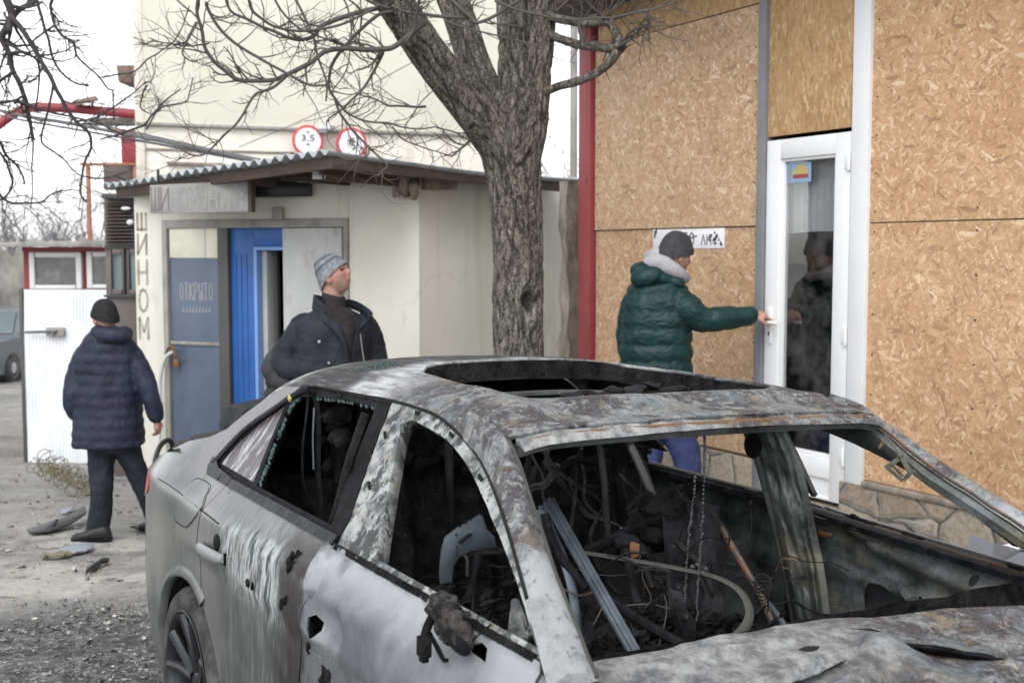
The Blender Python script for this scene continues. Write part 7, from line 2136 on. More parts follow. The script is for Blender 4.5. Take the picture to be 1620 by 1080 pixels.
for i, v in enumerate(mb.v): mb.v[i] = tuple(Vector(v) + Vector((1, 1, 1)) * fbm(Vector(v) * 34, 3) * .028)
tag(mb.build('burnt_lumps', M['char'], car), kind='stuff')
mb = MB()
for k in range(90):
    x, y = rl.uniform(905, 1010), rl.uniform(1000, 1040); c = CD(x, y, rl.uniform(2.5, 2.8))
    mb.box(c, (.05 * rl.random() + .008, .03 * rl.random() + .005, .004), Matrix.Rotation(rl.gauss(0, .7), 3, 'X') @ Matrix.Rotation(rl.random() * 6, 3, 'Z'))
tag(mb.build('ash_flakes', M['sheet'], car), kind='stuff')
ctube('roof_guide', [(948, 700), (956, 760), (960, 820), (962, 850)], 3.6, 3.5, .011, M['sheet'])
# tangle of burnt wiring, strips and springs
rw_ = random.Random(33)
def tangle(nm, n, xr, yr, dr_, mt, rr_, ln=(.08, .35), vert=.0):
    for k in range(n):
        p = CD(rw_.uniform(*xr), rw_.uniform(*yr), rw_.uniform(*dr_)); d = Vector((rw_.gauss(0, 1), rw_.gauss(0, 1), rw_.gauss(-vert, 1 if not vert else .25))).normalized()
        L_ = rw_.uniform(*ln); P = [p]
        for q in range(5):
            d = (d + Vector((rw_.gauss(0, .35), rw_.gauss(0, .35), rw_.gauss(-.05, .3)))).normalized(); P.append(P[-1] + d * L_ / 5)
        fl_ = ((1, .3, 0), rw_.choice((.25, .4, 1)))
        MB().tube([Vector(q) for q in spline(P, 4)], rw_.choice(rr_), 5, flat=fl_).build(nm, mt, car)
tangle('burnt_wire', 26, (880, 1240), (860, 1000), (2.75, 3.3), M['sheet'], (.0015, .0022, .003))
tangle('burnt_wire', 12, (880, 1240), (840, 1000), (2.75, 3.3), M['chain'], (.001, .0014))
tangle('burnt_wire', 8, (930, 1230), (900, 1000), (2.75, 3.2), M['rod'], (.0015, .0025))
tangle('burnt_strip', 14, (830, 1010), (690, 760), (3.55, 3.9), M['sheet'], (.006, .010, .016), (.18, .45), 1.6)
tangle('burnt_strip', 8, (830, 1010), (690, 780), (3.5, 3.8), M['ash_debris'], (.006, .012), (.12, .4), 1.6)
tangle('burnt_wire', 16, (640, 830), (850, 970), (2.95, 3.4), M['sheet'], (.0015, .0022, .003))
tangle('burnt_strip', 8, (420, 580), (660, 760), (3.9, 4.4), M['sheet'], (.008, .014), (.15, .4), 1.0)
tangle('burnt_strip', 6, (1040, 1140), (850, 990), (2.9, 3.1), M['ash_debris'], (.004, .010), (.06, .2), 1.2)
for k in range(3):      # seat springs
    c0_ = CD(rw_.uniform(900, 1210), rw_.uniform(930, 990), rw_.uniform(2.8, 3.2)); ax_ = Vector((rw_.gauss(0, .5), rw_.gauss(0, .5), 1)).normalized(); o1_ = ax_.orthogonal().normalized(); o2_ = ax_.cross(o1_)
    MB().tube([c0_ + ax_ * (.09 * q / 60) + (o1_ * math.cos(q * .6) + o2_ * math.sin(q * .6)) * .020 for q in range(60)], .0018, 5).build('seat_spring', M['sheet'], car)
# grey pressed bracket of the passenger seat, seen through the near window
br_ = [(703, 850), (722, 835), (758, 814), (764, 818), (770, 838), (783, 850), (785, 866), (770, 868), (745, 872), (727, 882), (718, 895), (714, 930), (706, 948), (697, 940), (694, 905), (697, 870)]
sb_ = cplate('seat_bracket', br_, 3.10, M['steel'], .016, .003, dl=[3.10 + .0006 * (x - 700) for x, y in br_])
mb = MB()
for (x, y, r_) in ((728, 832, 2.2), (737, 826, 2.6), (744, 821, 2.2), (722, 846, 2), (723, 872, 1.4), (723, 866, 1.4), (723, 878, 1.4)):
    c = CD(x, y, 3.094 + .0006 * (x - 700)); rr3 = r_ * 3.1 / F
    mb.tube([c, c + CINV.to_3x3() @ Vector((0, .004, 0))], rr3, 8)
a, b = CD(727, 858, 3.11), CD(746, 844, 3.12); mb.tube([a, b], .0045, 6)
mb.build('bracket_hole', M['gap'], sb_)
ctube('seat_tube', [(728, 885), (752, 876), (800, 872)], 3.14, 3.14, .010, M['sheet'])
ctube('seat_strut', [(756, 876), (748, 920), (740, 952)], 3.12, 3.08, .012, M['sheet'])
ctube('seat_pin', [(735, 878), (739, 886), (739, 910)], 3.09, 3.09, .004, M['chain'])
mb = MB()
for k in range(80):
    x, y = rl.uniform(645, 820), rl.uniform(925, 985); c = CD(x, y, rl.uniform(2.95, 3.35))
    mb.ell(c, (.015 * rl.random() + .004, .015 * rl.random() + .004, .010 * rl.random() + .003), None, 7, 5)
for i, v in enumerate(mb.v): mb.v[i] = tuple(Vector(v) + Vector((1, 1, 1)) * fbm(Vector(v) * 34, 3) * .02)
tag(mb.build('burnt_lumps', M['ash_debris'], car), kind='stuff')
# ---------------------------------------------------------------- people
def head_mesh(mb, C, R, k=1.0):
    """a head with brow, sockets, nose, lips, chin and ears; local +Y looks out of the face"""
    nu, nv = 44, 34
    c0 = len(mb.v)
    def p(a, b):
        x, y, z = math.sin(b) * math.cos(a), math.sin(b) * math.sin(a), math.cos(b)
        X, Y, Z = .076 * x, .096 * y, .118 * z
        if z < 0:
            X *= 1 - .34 * (-z) ** 1.4
            if y < 0: Y *= 1 - .42 * (-z) ** 1.2
            else: Y *= 1 + .10 * (-z)
        g = lambda cx, cz, sx, sz: math.exp(-((x - cx) / sx) ** 2 - ((z - cz) / sz) ** 2)
        if y > 0:
            f = min(1, y * 2)
            Y += f * (.018 * g(0, -.20, .13, .13) + .014 * g(0, -.04, .10, .20) + .010 * g(0, .19, .6, .08) - .017 * (g(.38, .02, .20, .10) + g(-.38, .02, .20, .10))
                      + .008 * g(0, -.50, .24, .055) + .007 * g(0, -.62, .22, .05) - .006 * g(0, -.555, .25, .022) - .004 * g(0, -.72, .3, .06) + .012 * g(0, -.88, .3, .12) + .006 * (g(.55, -.16, .2, .14) + g(-.55, -.16, .2, .14)) - .010 * (g(.52, -.45, .20, .2) + g(-.52, -.45, .20, .2)) + .008 * (g(.62, -.12, .16, .10) + g(-.62, -.12, .16, .10)))
        return C + R @ (Vector((X, Y, Z)) * k)
    vs = [p(0, 0)] + [p(2 * math.pi * i / nu, math.pi * j / nv) for j in range(1, nv) for i in range(nu)] + [p(0, math.pi)]
    fs = [(0, 1 + i, 1 + (i + 1) % nu) for i in range(nu)]
    for j in range(nv - 2): fs += [(1 + j * nu + i, 1 + (j + 1) * nu + i, 1 + (j + 1) * nu + (i + 1) % nu, 1 + j * nu + (i + 1) % nu) for i in range(nu)]
    L = len(vs) - 1
    fs += [(L, 1 + (nv - 2) * nu + (i + 1) % nu, 1 + (nv - 2) * nu + i) for i in range(nu)]
    mb.add(vs, fs)
    for s in (-1, 1):
        mb.ell(C + R @ (Vector((s * .077, -.008, -.012)) * k), (.011 * k, .020 * k, .033 * k), R @ Matrix.Rotation(s * .25, 3, 'Z'), 12, 8)
def face_mask(o, C, R, k):
    a = o.data.attributes.new('face', 'FLOAT_COLOR', 'POINT'); Ri = R.inverted(); vals = []
    G2 = lambda q, x, z, sx, sz: math.exp(-((abs(q.x) - x) / sx) ** 2 - ((q.z - z) / sz) ** 2)
    for v in o.data.vertices:
        q = Ri @ (v.co - C) / k
        st_ = rd = dk = 0.
        if q.length < .17 and q.z > -.15:
            fr = sm(-.02, .03, q.y)
            st_ = fr * sm(-.035, -.055, q.z) if False else fr * (1 - sm(-.060, -.038, q.z)) * .75 * sm(-.135, -.115, q.z)
            st_ += .9 * sm(.03, .05, q.z) * (1 - sm(.0, .02, q.y)) + .5 * fr * sm(.045, .06, q.z) * 0
            if q.y > .03:
                rd = min(1, .8 * G2(q, 0, -.026, .016, .022) + .6 * G2(q, .042, -.022, .018, .014) + .9 * G2(q, 0, -.064, .024, .007))
                dk = min(1, .9 * G2(q, .029, .005, .013, .0045) + .45 * G2(q, .029, .008, .020, .012) + .8 * G2(q, 0, -.0655, .021, .0022) + .8 * G2(q, .008, -.036, .004, .003) + .4 * G2(q, 0, -.078, .018, .004) + .35 * G2(q, .026, -.045, .005, .016))  # dark channel also paints shade into eye sockets, under-lip and cheek folds
            elif abs(q.x) > .07: rd = .6
        vals += [min(1, st_), rd, dk, 1.]
    a.data.foreach_set('color', vals)
def look(yaw, pitch=0, roll=0):
    """rotation whose +Y looks along yaw (0 = away from camera, + = to the left), pitched up"""
    return Matrix.Rotation(yaw, 3, 'Z') @ Matrix.Rotation(pitch, 3, 'X') @ Matrix.Rotation(roll, 3, 'Y')
def chain_tube(mb, pts, rad, n=18, puff=0, step=.012, pw=.085, fold=0, squash=1.0):
    """rounded tapered tube through points; puff = quilted bulges, fold = sleeve wrinkles"""
    P = spline([tuple(p) + (r,) for p, r in zip(pts, rad)], 10)
    L = [0]
    for a, b in zip(P, P[1:]): L.append(L[-1] + float(np.linalg.norm(b[:3] - a[:3])))
    m = max(6, int(L[-1] / step)); path, rs = [], []
    for i in range(m + 1):
        t = L[-1] * i / m
        q = [float(np.interp(t, L, [s[c] for s in P])) for c in range(4)]
        r = q[3]
        if puff: r *= 1 - puff + puff * 1.6 * abs(math.sin(math.pi * t / pw)) ** .55
        if fold: r *= 1 + fold * math.sin(t * 85 + 3 * noise.noise(Vector(q[:3]) * 9))
        path.append(Vector(q[:3])); rs.append(r)
    # rounded ends
    a, b = path[0], path[-1]
    mb.tube(path, rs, n)
    mb.ell(a, (rs[0] * .98,) * 3, None, 14, 10); mb.ell(b, (rs[-1] * .98,) * 3, None, 14, 10)
    return path, rs
def torso(mb, rings, d, yaw, puff=0, pw=.085, n=36, step=.012, tilt=0):
    """rings: (px, py, half-width px, half-depth m [, depth offset]); elliptical, front and back flattened"""
    P = spline([(r[0], r[1], r[2], r[3], r[4] if len(r) > 4 else 0) for r in rings], 10)
    k = d / F; out = []; L = 0; prev = None; last = -1
    for q in P:
        c = PD(q[0], q[1], d + q[4])
        if prev is not None: L += (c - prev).length
        prev = c
        if out and L - last < step: continue
        last = L
        s = 1 - puff + puff * 1.5 * abs(math.sin(math.pi * L / pw)) ** .55 if puff else 1
        ring = []
        for j in range(n):
            a = 2 * math.pi * j / n
            cx, cy = math.cos(a), math.sin(a)
            m_ = (abs(cx) ** 2.5 + abs(cy) ** 2.5) ** (1 / 2.5)
            ring.append(c + Vector((cx / m_ * q[2] * k * s, cy / m_ * q[3] * s, 0)))
        out.append(ring)
    mb.loft(out[::-1])
    return out
def cloth_disp(a=.006, sc=9, b=.003):
    return lambda p: a * fbm(p * sc, 3) + b * (abs(noise.noise(Vector((p.x * 26, p.y * 26, p.z * 16)))) - .25)
def eyes(C, R, k, parent, brow=True):
    mb = MB()
    for s in (-1, 1): mb.ell(C + R @ (Vector((s * .030, .0735, .006)) * k), (.013 * k, .010 * k, .008 * k), R, 10, 8)
    keep(mb.build('eye', M['knit_black'], ang=180), parent)
    if brow:
        mb = MB()
        for s in (-1, 1): mb.tube([C + R @ (Vector((s * x, y, z)) * k) for x, y, z in ((.012, .099, .024), (.030, .095, .030), (.050, .082, .024))], .0042 * k, 6)
        keep(mb.build('eyebrow', M['beard'], ang=180), parent)
def hat(C, R, k, mt, parent, low_f=.040, low_b=-.030, top=1.0, slouch=(0, 0, 0), stripe=False, name='knitted_hat'):
    """ribbed knitted hat pulled over the head: lower rim runs from brow (front) to nape (back)"""
    nu, nv = 72, 22; mb = MB(); rows = []
    for j in range(nv + 1):
        t = j / nv; row = []
        for i in range(nu):
            a = 2 * math.pi * i / nu
            ca, sa = math.cos(a), math.sin(a)
            zl = lerp(low_b, low_f, (sa + 1) / 2)
            zt_ = .132 * top
            b = t * math.pi / 2
            z = lerp(zl, zt_, math.sin(b)) if t < 1 else zt_
            # radius follows an ellipsoid a little bigger than the skull
            e = math.sqrt(max(0, 1 - (max(z, 0) / (zt_ + .002)) ** 2)) ** .82
            rib = 1 + .012 * math.cos(36 * a)
            fold = 1.045 if t < .22 else 1.0
            x, y = .086 * ca * e * rib * fold, .106 * sa * e * rib * fold
            sl = (z / zt_) ** 2 if z > 0 else 0
            row.append(C + R @ (Vector((x + slouch[0] * sl, y + slouch[1] * sl, z + slouch[2] * sl + .003 * noise.noise(Vector((x * 40, y * 40, z * 40))))) * k))
        rows.append(row)
    inner = [C + R @ (Vector((.078 * math.cos(2 * math.pi * i / nu), .098 * math.sin(2 * math.pi * i / nu), lerp(low_b, low_f, (math.sin(2 * math.pi * i / nu) + 1) / 2) + .004)) * k) for i in range(nu)]
    mb.loft([inner] + rows, caps=False); mb.f.append(tuple(len(mb.v) - nu + i for i in range(nu)))
    o = keep(mb.build(name, mt, fix=True, ang=80), parent)
    if stripe:
        for j0, j1 in ((7, 9), (12, 14)):
            m2 = MB(); m2.loft([[C + (v - C) * 1.012 for v in rows[j]] for j in range(j0, j1 + 1)], caps=False)
            o2 = m2.build('hat_stripe', M['knit_stripe'], fix=True, ang=80); keep(o2, o)
    return o
def hand(mb, wrist, along, palm_n, side=1, k=1.0, curl=.5, spread=.06):
    """palm plus five fingers; along = towards the fingertips, palm_n = out of the palm"""
    a = along.normalized(); n = (palm_n - a * palm_n.dot(a)).normalized(); s = a.cross(n) * side
    P = lambda x, y, z: wrist + (a * x + s * y + n * z) * k
    for (x, y) in ((.02, 0), (.04, .012), (.04, -.012), (.065, .02), (.065, -.02), (.075, 0)): mb.ell(P(x, y, 0), (.024 * k,) * 3, None, 10, 8)
    for y, L, c in ((-.030, .060, 1.15), (-.010, .074, 1.0), (.010, .078, .95), (.030, .068, .85)):
        pts = [P(.078, y, 0)]; ang_ = .12
        for q in range(3):
            ang_ += curl * c * (.55 if q == 0 else .8)
            l_ = L * (.45, .32, .26)[q]
            pr = pts[-1]
            pts.append(pr + (a * math.cos(ang_) + n * math.sin(ang_) + s * (y * 1.2)) * l_ * k)
        mb.tube(pts, [.0095 * k, .009 * k, .0085 * k, .0065 * k], 8)
        for q, r_ in zip(pts, (.0095, .0092, .0085, .0066)): mb.ell(q, (r_ * k,) * 3, None, 8, 6)
    th = [P(.025, .026, .004), P(.05, .050, .016), P(.075, .058, .034), P(.095, .056, .046)]
    mb.tube(th, [.013 * k, .011 * k, .010 * k, .007 * k], 8)
    for q, r_ in zip(th, (.013, .011, .010, .007)): mb.ell(q, (r_ * k,) * 3, None, 8, 6)
def shoe(mb, ankle, toe_dir, L=.27, sc=1.0):
    t = Vector((toe_dir.x, toe_dir.y, 0)).normalized(); s = t.cross(Vector((0, 0, 1)))
    g = ankle.z
    rings = []
    for u, w_, h in ((-.07, .020, .05), (-.06, .034, .085), (-.02, .040, .105), (.03, .041, .10), (.08, .043, .075), (.13, .046, .058), (.17, .042, .048), (.195, .026, .035), (.203, .010, .02)):
        c = Vector((ankle.x, ankle.y, 0)) + t * u * sc
        rings.append([c + s * (w_ * math.cos(a) * (abs(math.cos(a)) ** -.25 if abs(math.cos(a)) > .01 else 1)) + Vector((0, 0, max(0, h * (.5 + .5 * math.sin(a))))) for a in np.linspace(0, 2 * math.pi, 16, endpoint=False)])
    return rings
def person(lab, px, d, gz):
    b = PD(px, 600, d)
    return thing('person', lab, 'person', (b.x, d, gz))
def J(px, py, d): return PD(px, py, d)
# ---- man in navy walking away on the left
d = 8.3
gz = G(PD(165, 800, d).x, d)
pm = person('man in navy padded jacket, dark trousers and black hat walking away on the left', 170, d, gz)
R = look(.85, -.12)
HC = J(166, 503, d - .02)
mb = MB(); head_mesh(mb, HC, R)
chain_tube(mb, [J(168, 518, d), J(171, 548, d - .02)], [.058, .064])
torso(mb, [(171, 545, 30, .09), (171, 570, 42, .11), (172, 640, 38, .11), (178, 690, 30, .10)], d, 0)
chain_tube(mb, [J(132, 566, d), J(115, 638, d - .05), J(140, 654, d + .16)], [.045, .04, .032])
chain_tube(mb, [J(214, 566, d), J(238, 620, d - .04), J(248, 660, d)], [.045, .04, .03])
hand(mb, J(248, 661, d), J(253, 690, d + .02) - J(248, 661, d), Vector((-.8, .3, 0)), 1, .95, .5)
face_mask
chain_tube(mb, [J(162, 690, d), J(160, 770, d - .03), J(154, 840, d - .02)], [.05, .05, .04])
chain_tube(mb, [J(200, 690, d + .02), J(226, 766, d + .08), J(250, 836, d + .24)], [.05, .045, .04])
body = remesh('body', mb, .006, M['skin'], None, 2); keep(body, pm)
hat(HC, R, 1.0, M['knit_black'], pm, .038, -.045)
jk = MB()
torso(jk, [(168, 524, 26, .10, -.02), (170, 540, 40, .13, -.02), (171, 558, 49, .155), (171, 580, 50, .165), (171, 620, 51, .175), (172, 660, 53, .185), (172, 692, 55, .19), (172, 704, 54, .185), (172, 707, 48, .16)], d, 0, .030, .075)
chain_tube(jk, [J(136, 562, d), J(122, 600, d - .04), J(118, 638, d - .05), J(134, 654, d + .05), J(150, 650, d + .16)], [.082, .080, .080, .076, .06], 20, .025, fold=.012, pw=.075)
chain_tube(jk, [J(208, 562, d), J(228, 600, d - .03), J(238, 628, d - .04), J(247, 657, d - .01)], [.082, .074, .066, .053], 20, .025, fold=.014, pw=.075)
hem = lambda a: a
j1 = remesh('padded_jacket', jk, .009, M['navy_puffer'], None, 3, cloth_disp(.008, 7, .005)); keep(j1, pm)
mb = MB()
mb.ell(J(178, 530, d - .12), (.128, .075, .062), Matrix.Rotation(.12, 3, 'Y')); mb.ell(J(160, 524, d - .05), (.07, .10, .05)); mb.ell(J(196, 528, d - .06), (.06, .08, .055)); mb.ell(J(172, 540, d - .10), (.10, .06, .04))
hd = remesh('jacket_hood', mb, .008, M['navy_puffer'], None, 4, cloth_disp(.006, 10, .003)); keep(hd, j1)
tr = MB()
torso(tr, [(176, 690, 38, .13), (178, 708, 36, .13), (179, 716, 32, .12)], d, 0)
chain_tube(tr, [J(160, 705, d), J(160, 745, d - .02), J(161, 780, d - .04), J(158, 815, d - .03), J(154, 842, d - .02)], [.096, .086, .080, .080, .080], 20, fold=.016)
chain_tube(tr, [J(199, 705, d + .02), J(217, 745, d + .05), J(228, 772, d + .08), J(241, 806, d + .17), J(251, 836, d + .24)], [.094, .080, .072, .068, .066], 20, fold=.012)
t1 = remesh('trousers', tr, .009, M['trouser'], None, 3, cloth_disp(.008, 8, .005)); keep(t1, pm)
sh = MB(); an = gp_(158, 853)
for an, td in ((gp_(160, 856), Vector((-1, -.12, 0))), (gp_(252, 843), Vector((-.8, .5, 0)))):
    an = Vector((an.x, an.y, G(an.x, an.y) + .0)); rg_ = shoe(None, an, td)
    s_ = MB().loft([[p + Vector((0, 0, G(an.x, an.y) + .012)) for p in r] for r in rg_]); o = s_.build('shoe', M['shoe'], fix=True, ang=60); keep(o, pm)
    mb = MB(); t = td.normalized(); s2 = t.cross(Vector((0, 0, 1)))
    mb.prism([an + t * u + s2 * v + Vector((0, 0, .006)) for u, v in ((-.075, -.03), (-.075, .03), (.0, .04), (.12, .05), (.19, .03), (.205, 0), (.19, -.03), (.12, -.05), (.0, -.04))], Vector((0, 0, .022)))
    keep(mb.build('sole', M['rubber'], bevel=.004), o)
# ---- man looking up, in the middle
d = 7.6; gz = G(PD(530, 600, d).x, d)
def sfd(px, py, cx, hw, hd): return d - hd * max(0, 1 - abs((px - cx) / hw) ** 2.5) ** .4
pm = person('man in open black parka and striped grey hat looking up beside the shed', 530, d, gz)
R = look(-1.92, .46)
HC = J(529, 437, d)
mb = MB(); head_mesh(mb, HC, R, 1.04)
chain_tube(mb, [J(525, 450, d), J(527, 500, d + .02)], [.058, .066])
torso(mb, [(527, 495, 34, .09), (527, 515, 44, .11), (525, 600, 46, .12), (524, 690, 44, .13)], d, 0)
chain_tube(mb, [J(478, 520, d), J(452, 575, d - .08), J(492, 587, d - .19)], [.045, .04, .032])
chain_tube(mb, [J(580, 520, d), J(596, 575, d + .05), J(585, 640, d - .02)], [.045, .04, .03])
hand(mb, J(492, 588, d - .19), Vector((1, .9, -.5)), Vector((0, 1, 0)), 1, .85, .9)
hand(mb, J(585, 640, d - .02), Vector((-.3, -.2, -1)), Vector((-.6, .6, 0)), 1, .9, .5)
for x0, x1 in ((508, 506), (540, 545)): chain_tube(mb, [J(x0, 690, d), J(x1, 770, d - .02), J(x1, 850, d + .02)], [.08, .055, .042])
body = remesh('body', mb, .006, M['skin'], None, 2); keep(body, pm)
eyes(HC, R, 1.04, body); face_mask(body, HC, R, 1.04)
hat(HC, R, 1.05, M['knit_grey'], pm, .036, -.052, 1.08, (0, -.022, .006), True)
jk = MB()
torso(jk, [(526, 490, 30, .10), (527, 500, 46, .13), (528, 512, 60, .155), (528, 530, 64, .17), (526, 560, 62, .18), (524, 600, 64, .19), (522, 680, 66, .20), (521, 748, 66, .20), (521, 752, 58, .17)], d, 0)
chain_tube(jk, [J(482, 516, d), J(462, 545, d - .03), J(450, 572, d - .07), J(470, 585, d - .15), J(512, 588, d - .24)], [.088, .092, .086, .074, .058], 20, fold=.016)
chain_tube(jk, [J(576, 516, d), J(592, 550, d + .04), J(597, 590, d + .05), J(588, 632, d)], [.086, .080, .070, .056], 20, fold=.016)
j1 = remesh('parka', jk, .008, M['black_parka'], None, 3, cloth_disp(.008, 8, .006)); keep(j1, pm)
def flapg(pix, dz, th, mt, nm, par, cx=527, hw=66, hd=.185, step=4, noisea=.0):
    pl = dense(pix, step); pts = [J(x, y, sfd(x, y, cx, hw, hd) - dz) for x, y in pl]
    mb = MB().prism(pts, Vector((0, th, 0)))
    return keep(mb.build(nm, mt, bevel=.0), par)
# roll-neck pullover seen in the open front, laid over the torso
def pull(u, v):
    yy = lerp(486, 592, v); xl = interp(yy, [486, 500, 520, 545, 575, 592], [508, 517, 530, 541, 550, 552]); xr = interp(yy, [486, 500, 520, 545, 575, 592], [555, 560, 561, 559, 555, 553])
    x = lerp(xl, xr, u); return J(x, yy, sfd(x, yy, 527, 66, .180) - .010 + .02 * abs(2 * u - 1) ** 2)
keep(MB().grid(pull, 20, 40).build('pullover', M['sweater'], ang=180), pm)
rn = MB(); rings = []
for (cx, cy, r1, r2) in ((529, 494, .090, .080), (530, 486, .080, .076), (529, 476, .074, .070), (528, 470, .076, .072), (528, 466, .072, .068), (528, 472, .064, .060)):
    c = J(cx, cy, d - .01); rings.append([c + Vector((r1 * math.cos(a), r2 * math.sin(a), .018 * math.cos(a) * -1)) for a in np.arange(36) * 2 * math.pi / 36])
keep(rn.loft(rings, caps=False).build('roll_neck', M['sweater'], ang=80, fix=True), pm)
def cl(pts3, th, nm, mt=M['black_parka']):
    """a stand-up collar half: strip of two edges"""
    lo = spline([J(*p[0]) for p in pts3], 6); hi = spline([J(*p[1]) for p in pts3], 6)
    rows = []
    for a, b in zip(lo, hi):
        a, b = Vector(a), Vector(b); m_ = (a + b) / 2 + Vector((0, -.012, 0))
        rows.append([a, m_, b, b + Vector((0, th, 0)), m_ + Vector((0, th, 0)), a + Vector((0, th, 0))])
    return keep(MB().loft(rows).build(nm, mt, fix=True, ang=60), j1)
cl([((515, 496, d + .10), (516, 470, d + .09)), ((496, 494, d + .03), (497, 466, d + .04)), ((494, 496, d - .08), (500, 470, d - .06)), ((512, 508, d - .16), (520, 488, d - .13)), ((534, 530, d - .20), (536, 510, d - .18)), ((547, 555, d - .21), (549, 540, d - .20)), ((551, 585, d - .21), (555, 575, d - .205))], .016, 'collar')
cl([((540, 494, d + .10), (542, 474, d + .09)), ((560, 490, d + .04), (556, 474, d + .03)), ((580, 505, d - .06), (574, 482, d - .05)), ((578, 516, d - .15), (590, 497, d - .15)), ((567, 530, d - .19), (572, 510, d - .18)), ((562, 555, d - .205), (564, 540, d - .20)), ((560, 585, d - .21), (562, 575, d - .205))], .016, 'collar')
mb = MB(); mb.tube([Vector(q) for q in spline([J(570, 528, sfd(570, 528, 527, 66, .18) - .016), J(573, 552, sfd(573, 552, 527, 66, .18) - .016), J(577, 580, sfd(577, 580, 527, 66, .18) - .016)], 5)], .0045, 6)
keep(mb.build('zip', M['zip']), j1)
for x, y, dd in ((520, 574, .03), (505, 540, .02), (492, 490, .0)):
    p = J(x, y, sfd(x, y, 527, 66, .19) - dd); mb = MB().tube([p, p + Vector((0, -.006, 0))], .009, 10)
    keep(mb.build('press_stud', M['zip']), j1)
tr = MB()
torso(tr, [(523, 690, 46, .15), (524, 715, 44, .15), (524, 730, 40, .13)], d, 0)
for x0, x1 in ((507, 505), (541, 546)): chain_tube(tr, [J(x0, 705, d), J(x1, 770, d - .02), J(x1, 838, d + .01)], [.095, .082, .07], 20, fold=.012)
keep(remesh('trousers', tr, .011, M['trouser'], None, 3, cloth_disp(.008, 8, .004)), pm)
for x in (505, 546):
    p = PD(x, 840, d); an = Vector((p.x, p.y, 0)); rg_ = shoe(None, an, Vector((.8, -.6, 0)))
    keep(MB().loft([[q + Vector((0, 0, G(an.x, an.y))) for q in r] for r in rg_]).build('shoe', M['shoe'], fix=True, ang=60), pm)
# ---- figure behind him, bent over
d2 = 8.2; gz = G(PD(455, 600, d2).x, d2)
pm = person('person in charcoal padded jacket half hidden behind the man in the black parka', 458, d2, gz)
R = look(-1.2, -.3); HC = J(500, 522, d2 - .05)
mb = MB(); head_mesh(mb, HC, R, .98)
chain_tube(mb, [J(496, 532, d2), J(482, 552, d2)], [.056, .062])
torso(mb, [(480, 548, 30, .09), (466, 580, 36, .11), (460, 640, 36, .12), (458, 690, 34, .12)], d2, 0)
chain_tube(mb, [J(448, 558, d2 - .05), J(432, 586, d2 - .12), J(470, 606, d2 - .2)], [.045, .04, .032])
chain_tube(mb, [J(494, 562, d2 + .05), J(500, 610, d2), J(490, 650, d2 - .1)], [.045, .04, .032])
hand(mb, J(470, 606, d2 - .2), Vector((1, -.1, -.1)), Vector((0, 1, 0)), 1, .9, .6); hand(mb, J(490, 650, d2 - .1), Vector((0, -.2, -1)), Vector((-.7, .4, 0)), 1, .9, .5)
for x0, x1 in ((446, 444), (472, 476)): chain_tube(mb, [J(x0, 690, d2), J(x1, 750, d2 - .03), J(x1, 815, d2 + .02)], [.08, .055, .042])
keep(remesh('body', mb, .007, M['skin'], None, 2), pm)
hat(HC, R, 1.0, M['knit_black'], pm)
jk = MB()
torso(jk, [(488, 540, 20, .09), (478, 550, 34, .13), (466, 575, 40, .16), (461, 610, 40, .17), (459, 660, 42, .18), (458, 700, 42, .18), (458, 704, 36, .16)], d2, 0, .08, .085)
chain_tube(jk, [J(452, 556, d2 - .05), J(438, 570, d2 - .1), J(432, 586, d2 - .12), J(446, 602, d2 - .16), J(470, 606, d2 - .2)], [.078, .078, .076, .068, .055], 20, .07, pw=.07)
chain_tube(jk, [J(492, 560, d2 + .05), J(500, 605, d2), J(492, 642, d2 - .08)], [.08, .07, .055], 20, .07, pw=.07)
keep(remesh('padded_jacket', jk, .009, M['charcoal_puffer'], None, 3, cloth_disp(.006, 8, .004)), pm)
tr = MB(); torso(tr, [(458, 685, 38, .14), (459, 715, 36, .13)], d2, 0)
for x0, x1 in ((446, 444), (472, 476)): chain_tube(tr, [J(x0, 700, d2), J(x1, 750, d2 - .03), J(x1, 806, d2 + .02)], [.09, .08, .07], 18)
keep(remesh('trousers', tr, .012, M['trouser'], None, 3), pm)
for x in (444, 476):
    p = PD(x, 800, d2); rg_ = shoe(None, Vector((p.x, p.y, 0)), Vector((.9, -.4, 0)))
    keep(MB().loft([[q + Vector((0, 0, G(p.x, p.y))) for q in r] for r in rg_]).build('shoe', M['shoe'], fix=True, ang=60), pm)
# ---- man in green reaching for the door handle
d = 7.2; gz = G(PD(1045, 600, d).x, d)
pm = person('man in green quilted jacket and dark hat reaching for the white door handle', 1045, d, gz)
R = look(-1.12, -.20); HC = J(1068, 404, d - .02)
HW = J(1188, 500, 7.17)
HD = WQ(hs_ - .02, hz, .10)
mb = MB(); head_mesh(mb, HC, R, 1.02)
chain_tube(mb, [J(1064, 420, d), J(1050, 452, d)], [.058, .066])
torso(mb, [(1045, 452, 34, .09), (1042, 480, 44, .11), (1040, 560, 46, .12), (1040, 660, 42, .12)], d, 0)
chain_tube(mb, [J(1075, 474, d - .05), J(1118, 504, d - .1), HW], [.045, .042, .031])
chain_tube(mb, [J(1005, 474, d), J(996, 540, d + .05), J(1010, 600, d + .16)], [.045, .04, .03])
hand(mb, HW + Vector((.004, 0, .004)), HD - HW + Vector((-.0, 0, .035)), Vector((.15, .3, -1)), -1, 1.0, .62)
hand(mb, J(1010, 600, d + .16), Vector((.2, .2, -1)), Vector((-.3, .8, 0)), 1, .95, .5)
LG = (((1024, 655), (1024, 725), (1012, 792), .0), ((1056, 655), (1086, 722), (1084, 792), -.04))
for a, b, c, o in LG: chain_tube(mb, [J(*a, d + o), J(*b, d + o - .02), J(*c, d + o)], [.08, .055, .042])
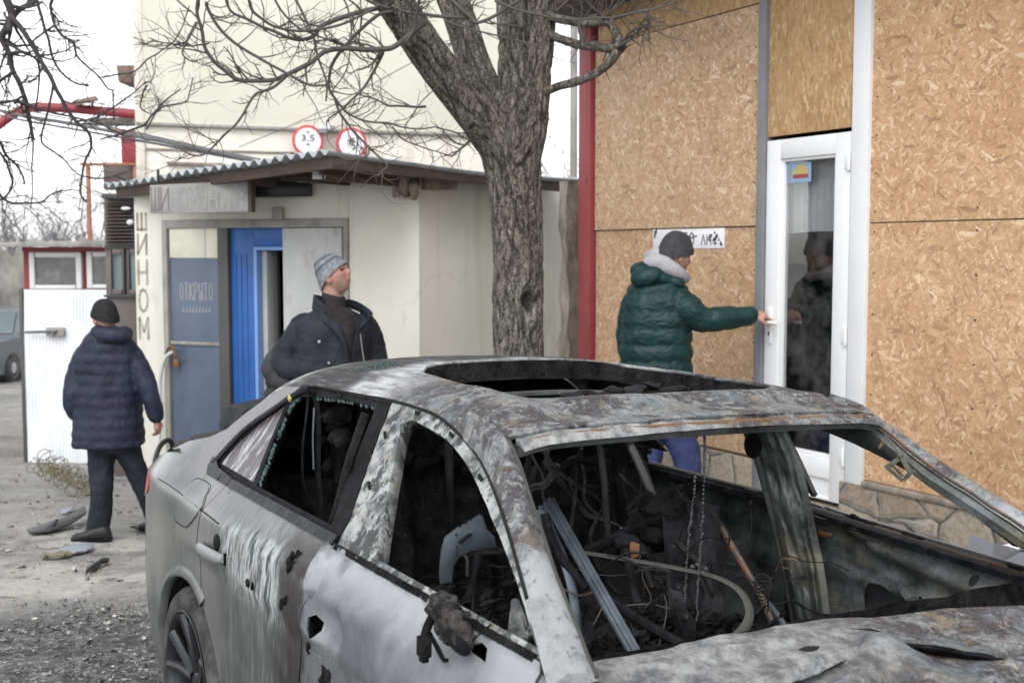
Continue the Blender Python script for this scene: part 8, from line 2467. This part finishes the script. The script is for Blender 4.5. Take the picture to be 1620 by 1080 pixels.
body = remesh('body', mb, .0055, M['skin'], None, 2); keep(body, pm)
eyes(HC, R, 1.02, body); face_mask(body, HC, R, 1.02)
hat(HC, R, 1.04, M['knit_dark'], pm, .030, -.050, 1.06)
jk = MB()
torso(jk, [(1042, 440, 26, .11), (1041, 452, 44, .15), (1040, 472, 52, .175), (1038, 500, 55, .19), (1037, 540, 56, .195), (1038, 580, 57, .195), (1040, 630, 58, .19), (1041, 655, 58, .185), (1041, 660, 50, .16)], d, 0, .055, .098)
chain_tube(jk, [J(1062, 474, d - .04), J(1086, 490, d - .10), J(1112, 505, d - .10), J(1145, 504, d - .08), J(1188, 500, 7.17)], [.112, .100, .080, .070, .053], 22, .045, pw=.09, fold=.008)
chain_tube(jk, [J(1008, 474, d), J(997, 510, d + .03), J(995, 545, d + .06), J(1008, 596, d + .15)], [.088, .078, .072, .056], 22, .05, pw=.09)
j1 = remesh('quilted_jacket', jk, .0065, M['green_puffer'], None, 2, lambda p: .007 * fbm(p * 9, 3) + .007 * (abs(noise.noise(Vector((p.x * 20, p.y * 20, p.z * 38)))) - .2)); keep(j1, pm)
mb = MB(); mb.ell(J(1024, 438, d - .10), (.105, .085, .062), Matrix.Rotation(-.2, 3, 'Y')); mb.ell(J(1016, 428, d - .06), (.075, .08, .055)); mb.ell(J(1046, 440, d - .08), (.085, .08, .05), Matrix.Rotation(.4, 3, 'Y')); mb.ell(J(1070, 446, d - .08), (.06, .07, .042), Matrix.Rotation(.5, 3, 'Y'))
keep(remesh('jacket_hood', mb, .007, M['green_puffer'], None, 4, cloth_disp(.007, 12, .003)), j1)
mb = MB()
chain_tube(mb, [J(1020, 426, d + .06), J(1026, 418, d - .05), J(1042, 415, d - .10), J(1062, 425, d - .11), J(1078, 436, d - .07), J(1084, 440, d + .02)], [.036, .044, .050, .047, .040, .032], 20)
chain_tube(mb, [J(1030, 408, d + .04), J(1042, 406, d - .02), J(1058, 416, d - .05)], [.05, .055, .05], 20)
keep(remesh('hoodie_hood', mb, .006, M['hood_grey'], None, 6, cloth_disp(.006, 7, .0015)), pm)
tr = MB(); torso(tr, [(1040, 650, 48, .15), (1040, 680, 46, .14), (1042, 692, 40, .12)], d, 0)
for a, b, c, o in LG: chain_tube(tr, [J(*a, d + o), J(*b, d + o - .02), J(c[0], c[1] - 4, d + o)], [.10, .088, .072], 20, fold=.014)
keep(remesh('jeans', tr, .010, M['jeans'], None, 3, cloth_disp(.008, 9, .004)), pm)
for a, b, c, o in LG:
    p = J(*c, d + o); rg_ = shoe(None, Vector((p.x, p.y, 0)), Vector((.9, .4, 0)))
    keep(MB().loft([[q + Vector((0, 0, G(p.x, p.y))) for q in r] for r in rg_]).build('shoe', M['shoe'], fix=True, ang=60), pm)
bpy.context.view_layer.update()
